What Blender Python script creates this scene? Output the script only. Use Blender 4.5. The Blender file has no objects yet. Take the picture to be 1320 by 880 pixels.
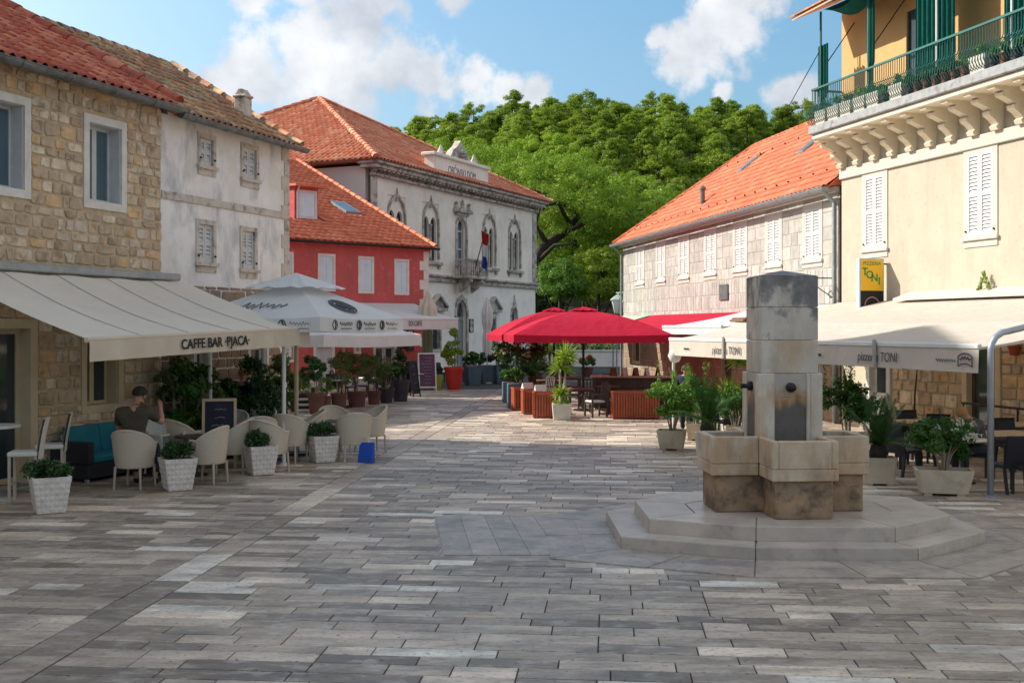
import bpy, math, random
import numpy as np
from mathutils import Vector, Matrix
random.seed(7)
RNG = np.random.default_rng(11)
R = math.radians
sc = bpy.context.scene
COL = sc.collection

# ------------------------------------------------------------------ camera
F, HZ, CX, H = 1450.0, 422.0, 660.0, 2.6        # focal length and horizon in photo pixels, eye height in metres
cam_data = bpy.data.cameras.new('camera')
cam_data.sensor_width = 36.0
cam_data.lens = F / 1320.0 * 36.0
cam_data.shift_y = -(440.0 - HZ) / 1320.0
cam_data.clip_end = 3000
cam = bpy.data.objects.new('camera', cam_data)
cam.location = (0, 0, H)
cam.rotation_euler = (R(90), 0, 0)
COL.objects.link(cam)
sc.camera = cam

# ------------------------------------------------------------------ sun, sky, exposure
SUN_EL, SUN_AZ = R(35), R(-74)                 # azimuth clockwise from +Y
sun_dir = Vector((math.sin(SUN_AZ) * math.cos(SUN_EL), math.cos(SUN_AZ) * math.cos(SUN_EL), math.sin(SUN_EL)))
ld = bpy.data.lights.new('sun', 'SUN')
ld.energy = 2.65
ld.angle = R(0.53)
ld.color = (1.0, 0.93, 0.82)
sun = bpy.data.objects.new('sun', ld)
sun.rotation_euler = sun_dir.to_track_quat('Z', 'Y').to_euler()
sun.location = (-40, 5, 40)
COL.objects.link(sun)

world = bpy.data.worlds.new('World')
sc.world = world
world.use_nodes = True
wn, wl = world.node_tree.nodes, world.node_tree.links
wn.clear()
w_out = wn.new('ShaderNodeOutputWorld')
sky = wn.new('ShaderNodeTexSky')
sky.sky_type = 'NISHITA'
sky.sun_disc = False
sky.sun_elevation = SUN_EL
sky.sun_rotation = SUN_AZ
sky.altitude = 0
sky.air_density = 1.0
sky.dust_density = 4.0
sky.ozone_density = 4.0
bg_sky = wn.new('ShaderNodeBackground')
bg_sky.inputs['Strength'].default_value = 0.087
hsv = wn.new('ShaderNodeHueSaturation')
hsv.inputs['Saturation'].default_value = 1.15
hsv.inputs['Hue'].default_value = 0.48
wl.new(sky.outputs[0], hsv.inputs['Color'])
wl.new(hsv.outputs[0], bg_sky.inputs['Color'])
bg_cl = wn.new('ShaderNodeBackground')
bg_cl.inputs['Strength'].default_value = 0.46
mixs = wn.new('ShaderNodeMixShader')
tc = wn.new('ShaderNodeTexCoord')
def wmath(op, a, b=None, clamp=False):
    n = wn.new('ShaderNodeMath'); n.operation = op; n.use_clamp = clamp
    for i, x in enumerate((a, b)):
        if x is None: continue
        if isinstance(x, (int, float)): n.inputs[i].default_value = x
        else: wl.new(x, n.inputs[i])
    return n.outputs[0]
def wnoise(scale, detail, rough=0.55):
    n = wn.new('ShaderNodeTexNoise')
    n.inputs['Scale'].default_value = scale; n.inputs['Detail'].default_value = detail
    n.inputs['Roughness'].default_value = rough
    wl.new(tc.outputs['Generated'], n.inputs['Vector'])
    return n.outputs['Fac']
# cumulus puffs given by bearing, height above the horizon and angular radius
puffs = [(330, 95, 62), (395, 62, 62), (465, 28, 58), (440, 92, 74), (515, 85, 52), (560, 100, 50), (610, 108, 36),
         (655, 116, 30), (690, 120, 22), (275, 112, 40), (330, -8, 34), (385, -12, 26), (580, -10, 28),
         (895, 64, 48), (938, 22, 56), (975, -10, 44), (850, 48, 16), (1015, 124, 26), (1040, 118, 26), (930, 118, 14)]
cl = []
for (px, py, pr) in puffs:
    v = Vector(((px - CX) / F, 1.0, (HZ - py) / F)).normalized()
    cl.append((v, pr / F))
prng = random.Random(5)
for k in range(110):                                # unseen cumulus round the rest of the sky, added to whiten ambient light
    az = R(prng.uniform(32, 328)); el = math.asin(prng.uniform(.12, .95))
    base = Vector((math.sin(az) * math.cos(el), math.cos(az) * math.cos(el), math.sin(el)))
    cl.append((base, prng.uniform(.09, .2)))
field = None
for (v, r) in cl:
    d = wn.new('ShaderNodeVectorMath'); d.operation = 'DISTANCE'
    wl.new(tc.outputs['Generated'], d.inputs[0]); d.inputs[1].default_value = v
    val = wmath('SUBTRACT', 1.0, wmath('MULTIPLY', d.outputs['Value'], 1.0 / r))
    field = val if field is None else wmath('SMOOTH_MAX', field, val) if False else wmath('MAXIMUM', field, val)
n1 = wnoise(26, 8, 0.6); n2 = wnoise(70, 6, 0.6)
edge = wmath('ADD', field, wmath('MULTIPLY', wmath('SUBTRACT', n1, 0.5), 2.4))
edge = wmath('ADD', edge, wmath('MULTIPLY', wmath('SUBTRACT', n2, 0.5), 0.8))
mr = wn.new('ShaderNodeMapRange'); mr.interpolation_type = 'SMOOTHSTEP'
mr.inputs['From Min'].default_value = -0.2; mr.inputs['From Max'].default_value = 0.55
wl.new(edge, mr.inputs['Value'])
wl.new(wmath('MULTIPLY', mr.outputs['Result'], 0.94), mixs.inputs[0])
cr = wn.new('ShaderNodeValToRGB')
cr.color_ramp.elements[0].position = 0.25; cr.color_ramp.elements[0].color = (0.50, 0.54, 0.61, 1)
cr.color_ramp.elements[1].position = 0.75; cr.color_ramp.elements[1].color = (0.93, 0.93, 0.94, 1)
shade = wmath('ADD', wmath('MULTIPLY', wnoise(14, 5, 0.55), 1.3), -0.15)
wl.new(shade, cr.inputs[0])
wl.new(cr.outputs[0], bg_cl.inputs['Color'])
wl.new(bg_sky.outputs[0], mixs.inputs[1]); wl.new(bg_cl.outputs[0], mixs.inputs[2])
wl.new(mixs.outputs[0], w_out.inputs['Surface'])

sc.view_settings.view_transform = 'Standard'
sc.view_settings.look = 'None'
sc.view_settings.gamma = 1.0
sc.view_settings.use_curve_mapping = False
sc.view_settings.exposure = 1.32
sc.render.engine = 'CYCLES'
sc.cycles.use_denoising = True
sc.cycles.max_bounces = 7
sc.cycles.diffuse_bounces = 4
sc.cycles.glossy_bounces = 3
sc.cycles.transmission_bounces = 4
sc.cycles.transparent_max_bounces = 6

# ------------------------------------------------------------------ geometry helpers
def G(px, py, z=0.0):                              # the ground point (at height z) that a photo pixel looks at
    Y = F * (H - z) / (py - HZ)
    return Vector(((px - CX) / F * Y, Y, z))
def P(px, py, Y):                                  # the point at depth Y along a pixel's ray
    return Vector(((px - CX) / F * Y, Y, H + (HZ - py) / F * Y))

class MB:
    """collects faces for one mesh object"""
    def __init__(s): s.v, s.f, s.m, s.cur = [], [], [], 0
    def face(s, pts):
        i = len(s.v); s.v.extend([tuple(p) for p in pts]); s.f.append(tuple(range(i, i + len(pts)))); s.m.append(s.cur)
    def hexa(s, p):                                # p: bottom 4 (ccw), top 4
        i = len(s.v); s.v.extend([tuple(q) for q in p])
        for q in ((3, 2, 1, 0), (4, 5, 6, 7), (0, 1, 5, 4), (1, 2, 6, 5), (2, 3, 7, 6), (3, 0, 4, 7)):
            s.f.append(tuple(i + k for k in q)); s.m.append(s.cur)
        return s
    def box(s, x0, x1, y0, y1, z0, z1):
        return s.hexa([(x0, y0, z0), (x1, y0, z0), (x1, y1, z0), (x0, y1, z0), (x0, y0, z1), (x1, y0, z1), (x1, y1, z1), (x0, y1, z1)])
    def bbox(s, x0, x1, y0, y1, z0, z1, b):        # box with chamfered edges on all sides
        xs, ys, zs = (x0, x1), (y0, y1), (z0, z1)
        i = len(s.v); idx = {}
        for a in (0, 1):
            for c in (0, 1):
                for e in (0, 1):
                    for k in range(3):
                        p = [xs[a] + (b if a == 0 else -b), ys[c] + (b if c == 0 else -b), zs[e] + (b if e == 0 else -b)]
                        p[k] = (xs[a], ys[c], zs[e])[k]
                        idx[(a, c, e, k)] = len(s.v); s.v.append(tuple(p))
        def q(*t): s.f.append(tuple(idx[x] for x in t)); s.m.append(s.cur)
        for a in (0, 1):
            t = [(a, 0, 0, 0), (a, 0, 1, 0), (a, 1, 1, 0), (a, 1, 0, 0)]; q(*(t if a == 0 else t[::-1]))
            t = [(0, a, 0, 1), (1, a, 0, 1), (1, a, 1, 1), (0, a, 1, 1)]; q(*(t if a == 0 else t[::-1]))
            t = [(0, 0, a, 2), (0, 1, a, 2), (1, 1, a, 2), (1, 0, a, 2)]; q(*(t if a == 0 else t[::-1]))
        for a in (0, 1):
            for c in (0, 1):
                q((a, c, 0, 0), (a, c, 1, 0), (a, c, 1, 1), (a, c, 0, 1))
                q((a, 0, c, 0), (a, 1, c, 0), (a, 1, c, 2), (a, 0, c, 2))
                q((0, a, c, 1), (1, a, c, 1), (1, a, c, 2), (0, a, c, 2))
                for e in (0, 1): q((a, c, e, 0), (a, c, e, 1), (a, c, e, 2))
        return s
    def tube(s, p0, p1, r0, r1=None, n=8):
        return s.path([p0, p1], [r0, r0 if r1 is None else r1], n)
    def path(s, pts, r, n=8, cap=True):
        pts = [Vector(p) for p in pts]
        if not isinstance(r, (list, tuple)): r = [r] * len(pts)
        rings = []; ref = None
        for k, p in enumerate(pts):
            t = (pts[min(k + 1, len(pts) - 1)] - pts[max(k - 1, 0)])
            t = t.normalized() if t.length > 1e-9 else Vector((0, 0, 1))
            if ref is None:
                ref = Vector((1, 0, 0)) if abs(t.x) < .8 else Vector((0, 1, 0))
            a = (ref - t * ref.dot(t)).normalized(); ref = a; b = t.cross(a)
            i = len(s.v)
            for j in range(n):
                q = p + (a * math.cos(2 * math.pi * j / n) + b * math.sin(2 * math.pi * j / n)) * r[k]
                s.v.append(tuple(q))
            rings.append(i)
        for k in range(len(pts) - 1):
            for j in range(n):
                s.f.append((rings[k] + j, rings[k] + (j + 1) % n, rings[k + 1] + (j + 1) % n, rings[k + 1] + j)); s.m.append(s.cur)
        if cap:
            s.f.append(tuple(rings[0] + j for j in range(n))[::-1]); s.m.append(s.cur)
            s.f.append(tuple(rings[-1] + j for j in range(n))); s.m.append(s.cur)
        return s
    def lathe(s, prof, n=16, c=(0, 0, 0), sx=1, sy=1):
        rings = []
        for (r, z) in prof:
            rings.append(len(s.v))
            for j in range(n):
                a = 2 * math.pi * j / n
                s.v.append((c[0] + r * sx * math.cos(a), c[1] + r * sy * math.sin(a), c[2] + z))
        for k in range(len(prof) - 1):
            for j in range(n):
                s.f.append((rings[k] + j, rings[k] + (j + 1) % n, rings[k + 1] + (j + 1) % n, rings[k + 1] + j)); s.m.append(s.cur)
        s.f.append(tuple(rings[0] + j for j in range(n))[::-1]); s.m.append(s.cur)
        s.f.append(tuple(rings[-1] + j for j in range(n))); s.m.append(s.cur)
        return s
    def prism(s, poly, z0, z1):                    # vertical prism from a ccw polygon
        n = len(poly); i = len(s.v)
        s.v.extend([(p[0], p[1], z0) for p in poly] + [(p[0], p[1], z1) for p in poly])
        s.f.append(tuple(i + k for k in range(n))[::-1]); s.m.append(s.cur)
        s.f.append(tuple(i + n + k for k in range(n))); s.m.append(s.cur)
        for k in range(n):
            j = (k + 1) % n
            s.f.append((i + k, i + j, i + n + j, i + n + k)); s.m.append(s.cur)
        return s
    def prism_x(s, poly, x0, x1):                  # polygon in (y, z) pushed along x
        n = len(poly); i = len(s.v)
        s.v.extend([(x0, p[0], p[1]) for p in poly] + [(x1, p[0], p[1]) for p in poly])
        s.f.append(tuple(i + k for k in range(n))[::-1]); s.m.append(s.cur)
        s.f.append(tuple(i + n + k for k in range(n))); s.m.append(s.cur)
        for k in range(n):
            j = (k + 1) % n
            s.f.append((i + k, i + j, i + n + j, i + n + k)); s.m.append(s.cur)
        return s
    def prism_y(s, poly, y0, y1):                  # polygon in (x, z) pushed along y
        n = len(poly); i = len(s.v)
        s.v.extend([(p[0], y0, p[1]) for p in poly] + [(p[0], y1, p[1]) for p in poly])
        s.f.append(tuple(i + k for k in range(n))); s.m.append(s.cur)
        s.f.append(tuple(i + n + k for k in range(n))[::-1]); s.m.append(s.cur)
        for k in range(n):
            j = (k + 1) % n
            s.f.append((i + j, i + k, i + n + k, i + n + j)); s.m.append(s.cur)
        return s
    def grid(s, fn, nu, nv):
        i = len(s.v)
        for a in range(nu + 1):
            for b in range(nv + 1): s.v.append(tuple(fn(a / nu, b / nv)))
        for a in range(nu):
            for b in range(nv):
                k = i + a * (nv + 1) + b
                s.f.append((k, k + nv + 1, k + nv + 2, k + 1)); s.m.append(s.cur)
        return s
    def mesh(s, name, mats, smooth=False):
        me = bpy.data.meshes.new(name)
        me.from_pydata(s.v, [], s.f)
        if not isinstance(mats, (list, tuple)): mats = [mats]
        for m in mats: me.materials.append(m)
        if len(mats) > 1: me.polygons.foreach_set('material_index', s.m)
        if smooth: me.polygons.foreach_set('use_smooth', [True] * len(me.polygons))
        me.update()
        return me
    def build(s, name, mats, parent=None, loc=(0, 0, 0), rz=0, smooth=False):
        return link(name, s.mesh(name, mats, smooth), parent, loc, rz)

def link(name, me, parent=None, loc=(0, 0, 0), rz=0, rot=None, scale=None):
    o = bpy.data.objects.new(name, me)
    COL.objects.link(o)
    o.location = loc
    o.rotation_euler = rot if rot is not None else (0, 0, rz)
    if scale is not None: o.scale = scale
    if parent is not None: o.parent = parent
    return o
def tag(o, label=None, cat=None, group=None, kind=None):
    if label: o['label'] = label
    if cat: o['category'] = cat
    if group: o['group'] = group
    if kind: o['kind'] = kind
    return o
def thing(name, label, cat, loc=(0, 0, 0), rz=0, group=None):
    return tag(link(name, None, None, loc, rz), label, cat, group)
def copy_tree(o, parent=None):
    c = o.copy(); COL.objects.link(c); c.parent = parent
    for ch in list(o.children): copy_tree(ch, c)
    return c
def place(o, loc, rz=0, label=None, scale=None):
    o.location = loc; o.rotation_euler = (0, 0, rz)
    if label: o['label'] = label
    if scale: o.scale = (scale,) * 3
    return o

class Fac:
    """a facade line on the ground; local x runs along it, local y goes into the building, z is up"""
    def __init__(s, a, b):
        s.o = Vector((a[0], a[1])); d = Vector((b[0], b[1])) - s.o
        s.L = d.length; s.d = d.normalized(); s.n = Vector((-s.d.y, s.d.x)); s.rz = math.atan2(s.d.y, s.d.x)
    def uz(s, px, py, w=0.0):                      # pixel -> (u, z) on the plane w metres in front of the wall
        rx = (px - CX) / F
        t = (s.o.dot(s.n) - w) / (rx * s.n.x + s.n.y)
        q = Vector((rx * t, t)) - s.o
        return q.dot(s.d), H + (HZ - py) / F * t
    def u(s, px, w=0.0): return s.uz(px, 0, w)[0]
    def z(s, px, py, w=0.0): return s.uz(px, py, w)[1]
    def pt(s, u, w=0.0, z=0.0):
        p = s.o + s.d * u - s.n * w
        return Vector((p.x, p.y, z))
    def root(s, name, label, cat, group=None):
        return thing(name, label, cat, (s.o.x, s.o.y, 0), s.rz, group)

# ------------------------------------------------------------------ materials
def nmath(nt, op, a, b=None, clamp=False):
    n = nt.nodes.new('ShaderNodeMath'); n.operation = op; n.use_clamp = clamp
    for i, x in enumerate((a, b)):
        if x is None: continue
        if isinstance(x, (int, float)): n.inputs[i].default_value = x
        else: nt.links.new(x, n.inputs[i])
    return n.outputs[0]
def nnoise(nt, vec, scale, detail=5, rough=.55, stretch=None):
    n = nt.nodes.new('ShaderNodeTexNoise')
    n.inputs['Scale'].default_value = scale; n.inputs['Detail'].default_value = detail; n.inputs['Roughness'].default_value = rough
    if stretch:
        m = nt.nodes.new('ShaderNodeMapping'); m.inputs['Scale'].default_value = stretch
        nt.links.new(vec, m.inputs['Vector']); vec = m.outputs[0]
    nt.links.new(vec, n.inputs['Vector'])
    return n.outputs['Fac']
def nramp(nt, fac, stops, interp='LINEAR'):
    r = nt.nodes.new('ShaderNodeValToRGB'); r.color_ramp.interpolation = interp
    e = r.color_ramp.elements
    while len(e) < len(stops): e.new(0.5)
    for k, (p, c) in enumerate(stops):
        e[k].position = p; e[k].color = (*c, 1) if len(c) == 3 else c
    nt.links.new(fac, r.inputs[0])
    return r.outputs[0]
def nmix(nt, fac, a, b, mode='MIX'):
    m = nt.nodes.new('ShaderNodeMix'); m.data_type = 'RGBA'; m.blend_type = mode; m.clamp_factor = True
    for sock, x in ((m.inputs[0], fac), (m.inputs[6], a), (m.inputs[7], b)):
        if isinstance(x, (int, float)): sock.default_value = x
        elif isinstance(x, tuple): sock.default_value = (*x, 1) if len(x) == 3 else x
        else: nt.links.new(x, sock)
    return m.outputs[2]
def mat(name, c, c2=None, scale=2.0, rough=.75, bump=0.0, bscale=30.0, rnd=0.0, metal=0.0, spec=.4, stains=(), stretch=None,
        palette=None, rvar=0.0, alpha=None, coat=0.0, contrast=(.35, .65)):
    """procedural surface: mottled colour, optional per-piece variation, stains and fine relief, in world space"""
    m = bpy.data.materials.new(name); m.use_nodes = True; nt = m.node_tree
    b = nt.nodes['Principled BSDF']; b.inputs['Roughness'].default_value = rough; b.inputs['Metallic'].default_value = metal
    b.inputs['Specular IOR Level'].default_value = spec
    if coat: b.inputs['Coat Weight'].default_value = coat
    geo = nt.nodes.new('ShaderNodeNewGeometry'); pos = geo.outputs['Position']
    oi = nt.nodes.new('ShaderNodeObjectInfo')
    per = nmath(nt, 'FRACT', nmath(nt, 'ADD', oi.outputs['Random'], geo.outputs['Random Per Island']))
    c2 = c2 or tuple(x * .82 for x in c)
    nz = nnoise(nt, pos, scale, 6, .6, stretch)
    f = nramp(nt, nz, [(contrast[0], (0, 0, 0)), (contrast[1], (1, 1, 1))])
    if palette:
        base = nramp(nt, per, [(k / len(palette), q) for k, q in enumerate(palette)], 'CONSTANT')
        k2 = tuple(min(1, y / max(x, 1e-3)) for x, y in zip(c, c2))
        col = nmix(nt, f, base, nmix(nt, 1.0, base, k2, 'MULTIPLY'))
    else:
        col = nmix(nt, f, c, c2)
    if rnd:
        hs = nt.nodes.new('ShaderNodeHueSaturation')
        nt.links.new(nmath(nt, 'ADD', 1 - rnd, nmath(nt, 'MULTIPLY', per, 2 * rnd)), hs.inputs['Value'])
        nt.links.new(col, hs.inputs['Color']); col = hs.outputs[0]
    for st in stains:                              # (colour, scale, low, high, strength[, stretch])
        g = nnoise(nt, pos, st[1], 7, .62, st[5] if len(st) > 5 else None)
        g = nramp(nt, g, [(st[2] - .065, (0, 0, 0)), (st[3] - .10, (st[4],) * 3)])
        col = nmix(nt, g, col, st[0])
    nt.links.new(col, b.inputs['Base Color'])
    if rvar:
        rn = nnoise(nt, pos, scale * 1.7, 5)
        nt.links.new(nmath(nt, 'ADD', rough - rvar, nmath(nt, 'MULTIPLY', rn, 2 * rvar), True), b.inputs['Roughness'])
    if bump:
        bn = nt.nodes.new('ShaderNodeBump'); bn.inputs['Strength'].default_value = bump; bn.inputs['Distance'].default_value = .02
        nt.links.new(nnoise(nt, pos, bscale, 6, .65), bn.inputs['Height'])
        nt.links.new(bn.outputs[0], b.inputs['Normal'])
    if alpha is not None: b.inputs['Alpha'].default_value = alpha
    return m
def leaf_mat(name, c1, c2, trans=.35, rough=.55):
    m = bpy.data.materials.new(name); m.use_nodes = True; nt = m.node_tree
    b = nt.nodes['Principled BSDF']; b.inputs['Roughness'].default_value = rough; b.inputs['Specular IOR Level'].default_value = .3
    geo = nt.nodes.new('ShaderNodeNewGeometry'); oi = nt.nodes.new('ShaderNodeObjectInfo')
    f = nmath(nt, 'ADD', nmath(nt, 'MULTIPLY', geo.outputs['Random Per Island'], .5), nmath(nt, 'MULTIPLY', oi.outputs['Random'], .5))
    col = nmix(nt, f, c1, c2)
    nt.links.new(col, b.inputs['Base Color'])
    tr = nt.nodes.new('ShaderNodeBsdfTranslucent'); mx = nt.nodes.new('ShaderNodeMixShader'); mx.inputs[0].default_value = trans
    nt.links.new(nmix(nt, 1.0, col, (1.0, 1.0, .55), 'MULTIPLY'), tr.inputs['Color'])
    nt.links.new(b.outputs[0], mx.inputs[1]); nt.links.new(tr.outputs[0], mx.inputs[2])
    nt.links.new(mx.outputs[0], nt.nodes['Material Output'].inputs['Surface'])
    return m
def cloth_mat(name, c, c2, trans=.2, scale=1.2):
    m = mat(name, c, c2, scale=scale, rough=.85, bump=.08, bscale=220, spec=.2); nt = m.node_tree
    b = nt.nodes['Principled BSDF']
    geo = nt.nodes.new('ShaderNodeNewGeometry'); wr_ = nt.nodes.new('ShaderNodeBump'); wr_.inputs['Strength'].default_value = .55; wr_.inputs['Distance'].default_value = .09
    nt.links.new(nnoise(nt, geo.outputs['Position'], 2.6, 4, .55, (1, 1, .6)), wr_.inputs['Height']); nt.links.new(b.inputs['Normal'].links[0].from_socket, wr_.inputs['Normal']); nt.links.new(wr_.outputs[0], b.inputs['Normal'])
    tr = nt.nodes.new('ShaderNodeBsdfTranslucent'); tr.inputs['Color'].default_value = (*c, 1)
    mx = nt.nodes.new('ShaderNodeMixShader'); mx.inputs[0].default_value = trans
    nt.links.new(b.outputs[0], mx.inputs[1]); nt.links.new(tr.outputs[0], mx.inputs[2])
    nt.links.new(mx.outputs[0], nt.nodes['Material Output'].inputs['Surface'])
    return m

def glass_mat(name, c=(.02, .03, .035), rough=.06):
    m = bpy.data.materials.new(name); m.use_nodes = True; b = m.node_tree.nodes['Principled BSDF']
    nt = m.node_tree; geo = nt.nodes.new('ShaderNodeNewGeometry')
    nt.links.new(nmix(nt, nnoise(nt, geo.outputs['Position'], 1.3), c, tuple(x * 2.2 for x in c)), b.inputs['Base Color'])
    b.inputs['Roughness'].default_value = rough; b.inputs['Specular IOR Level'].default_value = .8
    return m
DIRT = (.10, .09, .08)
m_rubble = mat('rubble_stone', (.60, .44, .28), (.44, .31, .19), scale=5, rough=.9, bump=.7, bscale=22, rnd=.14,
               palette=[(.72, .54, .36), (.63, .48, .33), (.78, .62, .44), (.56, .43, .30), (.82, .68, .50), (.72, .49, .27), (.66, .55, .42), (.48, .36, .24), (.60, .50, .40)],
               stains=[((.16, .12, .08), 3.5, .58, .75, .6)])
m_mortar = mat('mortar', (.62, .47, .31), (.45, .34, .22), scale=8, rough=.95, bump=.6, bscale=40)
m_whitestone = mat('white_stone', (.74, .70, .64), (.62, .57, .50), scale=4, rough=.7, bump=.15, bscale=50)
m_cream = mat('cream_paint', (.62, .50, .33), (.54, .43, .28), scale=3, rough=.7, bump=.1)
m_greyplaster = mat('grey_plaster', (.86, .82, .78), (.76, .73, .70), scale=1.3, rough=.88, bump=.25, bscale=25,
                    stains=[((.30, .30, .32), 2.2, .56, .78, .6, (1, 1, .45)), ((.70, .62, .52), .9, .62, .72, .5), ((.34, .34, .36), 9, .66, .80, .3)])
m_palestone = mat('pale_stone_trim', (.62, .54, .46), (.48, .42, .36), scale=5, rough=.85, bump=.3, bscale=40,
                  stains=[(DIRT, 5, .6, .75, .6)])
m_redplaster = mat('red_plaster', (.58, .105, .095), (.50, .09, .083), scale=1.2, rough=.85, bump=.15, stains=[((.42, .10, .095), .8, .5, .7, .5), ((.34, .09, .085), 2.0, .55, .72, .4, (1, 1, .14)), ((.62, .20, .18), 3, .64, .74, .4)])
m_whitepaint = mat('white_paint', (.60, .60, .59), (.53, .53, .53), scale=5, rough=.5)
m_blueshutter = mat('pale_blue_shutter', (.60, .72, .77), (.55, .66, .71), scale=3, rough=.6)
m_hall = mat('hall_stone', (.92, .83, .70), (.82, .74, .63), scale=.9, rough=.85, bump=.2, bscale=18,
             stains=[((.52, .48, .43), .7, .56, .78, .45, (1, 1, .6)), ((.56, .48, .38), 2.3, .64, .80, .4)])
m_hall_low = mat('hall_lower_stone', (.92, .85, .76), (.84, .77, .69), scale=.9, rough=.85, bump=.2, bscale=18, stains=[((.56, .52, .48), .9, .6, .80, .35)])
m_hall_trim = mat('hall_trim', (.62, .56, .48), (.42, .38, .33), scale=2, rough=.85, bump=.3, bscale=22, stains=[((.13, .12, .11), 2.5, .54, .7, .7)])
m_hall_side = mat('hall_side_plaster', (.78, .72, .64), (.72, .66, .58), scale=1, rough=.85)
m_ashlar = mat('ashlar', (.50, .475, .425), (.41, .385, .345), scale=4, rough=.85, bump=.4, bscale=20, rnd=.10,
               palette=[(.47, .46, .42), (.43, .42, .385), (.51, .50, .455), (.39, .38, .35), (.45, .43, .38), (.43, .42, .395)],
               stains=[((.33, .25, .19), 3, .62, .75, .5)])
m_ashmortar = mat('ashlar_mortar', (.40, .365, .32), (.33, .30, .26), scale=8, rough=.95, bump=.4)
m_yellow = mat('yellow_plaster', (.505, .46, .362), (.465, .42, .328), scale=1.0, rough=.85, bump=.12, bscale=30, stains=[((.42, .375, .295), 1.5, .56, .74, .5), ((.37, .33, .265), 2.2, .55, .72, .4, (1, 1, .14)), ((.33, .295, .24), 8, .66, .74, .35)])
m_wall_bounce = mat('warm_bounce_plaster', (.66, .40, .16), (.58, .34, .14), scale=1.0, rough=.85, bump=.1)  # orange tone stands in for warm indirect light on the upper wall
m_trimwhite = mat('trim_white', (.58, .545, .475), (.51, .475, .41), scale=3, rough=.75, bump=.1)
m_console_bounce = mat('console_bounce', (.80, .70, .53), (.72, .63, .48), scale=3, rough=.75, bump=.1)  # trim colour lightened and warmed to paint in bounced light under the balcony
m_greyslab = mat('grey_slab', (.38, .39, .40), (.28, .29, .30), scale=5, rough=.8, bump=.2, stains=[(DIRT, 4, .6, .75, .5)])
m_tile_red = mat('clay_tile_red', (.50, .115, .05), (.36, .075, .04), scale=9, rough=.8, bump=.25, bscale=60, rnd=.10,
                 palette=[(.64, .165, .08), (.56, .13, .065), (.68, .20, .095), (.50, .115, .065), (.70, .25, .14)], stains=[((.14, .08, .06), 5, .6, .78, .5)])
m_tile_old = mat('clay_tile_old', (.42, .26, .15), (.22, .13, .08), scale=8, rough=.9, bump=.4, bscale=45, rnd=.16,
                 palette=[(.60, .37, .20), (.52, .25, .13), (.70, .48, .29), (.42, .25, .16), (.62, .29, .14), (.64, .42, .22)],
                 stains=[((.12, .10, .075), 6, .56, .76, .6)])
m_tile_hall = mat('clay_tile_hall', (.56, .17, .08), (.44, .12, .06), scale=4, rough=.85, bump=.25, bscale=40, rnd=.10,
                  palette=[(.74, .25, .12), (.68, .21, .10), (.78, .30, .16), (.64, .22, .12), (.76, .36, .22), (.70, .24, .11)], stains=[((.66, .40, .26), 1.5, .6, .78, .4)])
m_tile_row = mat('clay_tile_row', (.56, .15, .07), (.46, .11, .055), scale=3, rough=.8, bump=.2, bscale=40, rnd=.07,
                 palette=[(.68, .195, .09), (.63, .175, .08), (.72, .23, .11), (.66, .205, .10)])
m_tile_right = mat('clay_tile_right', (.66, .155, .055), (.58, .12, .045), scale=2, rough=.75, bump=.2, bscale=40, rnd=.09,
                   palette=[(.64, .15, .055), (.58, .13, .05), (.68, .18, .07), (.62, .145, .055), (.55, .14, .07), (.66, .20, .09)],
                   stains=[((.36, .13, .07), 1.1, .58, .76, .45), ((.20, .12, .08), 5, .66, .76, .4)])
m_gutter = mat('zinc', (.20, .22, .22), (.13, .145, .15), scale=6, rough=.5, metal=.5, bump=.1, stains=[(DIRT, 4, .55, .7, .5)])
m_zinc = mat('zinc_light', (.34, .37, .38), (.26, .29, .30), scale=6, rough=.5, metal=.4)
m_glass = glass_mat('window_glass')
m_glass_b = glass_mat('window_glass_blue', (.05, .08, .10))
m_dark = mat('dark_interior', (.012, .011, .010), (.02, .018, .016), rough=.9)
m_black = mat('black_metal', (.02, .02, .022), (.03, .03, .03), rough=.45, metal=.3)
m_steel = mat('steel_pipe', (.45, .49, .54), (.38, .42, .47), rough=.35, metal=.6, scale=4)
m_whitemetal = mat('white_metal', (.72, .72, .70), (.64, .64, .62), rough=.4)
m_awning = cloth_mat('awning_cloth', (.90, .81, .69), (.86, .77, .65), .25)
m_valance = cloth_mat('valance_cloth', (.82, .71, .57), (.76, .65, .51), .3)
m_toni = cloth_mat('beige_awning', (.66, .60, .525), (.62, .56, .485), .25)
m_umbwhite = cloth_mat('white_umbrella', (.80, .80, .79), (.76, .76, .75), .28)
m_umbcream = cloth_mat('cream_umbrella', (.78, .70, .58), (.72, .64, .52), .3)
m_umbred = cloth_mat('red_umbrella', (.52, .012, .045), (.46, .012, .04), .22)
m_umbgreen = cloth_mat('green_cloth', (.01, .14, .115), (.008, .11, .09), .25)
m_ink = mat('black_print', (.02, .02, .022), rough=.8)
m_inkgrey = mat('grey_print', (.10, .11, .13), rough=.8)
m_wicker = mat('wicker', (.70, .60, .47), (.58, .49, .38), scale=60, rough=.6, bump=.7, bscale=160, rnd=.04)
m_wickerleg = mat('chair_leg', (.50, .43, .34), (.42, .36, .28), rough=.5)
m_wickerw = mat('wicker_white', (.62, .62, .60), (.52, .52, .50), scale=60, rough=.6, bump=.6, bscale=160)
m_darkrattan = mat('dark_rattan', (.018, .018, .026), (.03, .03, .04), scale=50, rough=.5, bump=.6, bscale=150)
m_teal = mat('teal_cushion', (.015, .20, .27), (.012, .16, .22), scale=3, rough=.8, bump=.15)
m_cushgrey = mat('grey_cushion', (.17, .17, .18), (.13, .13, .14), scale=5, rough=.9)
m_white_fab = mat('white_fabric', (.70, .68, .64), (.62, .60, .56), scale=5, rough=.9)
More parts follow.
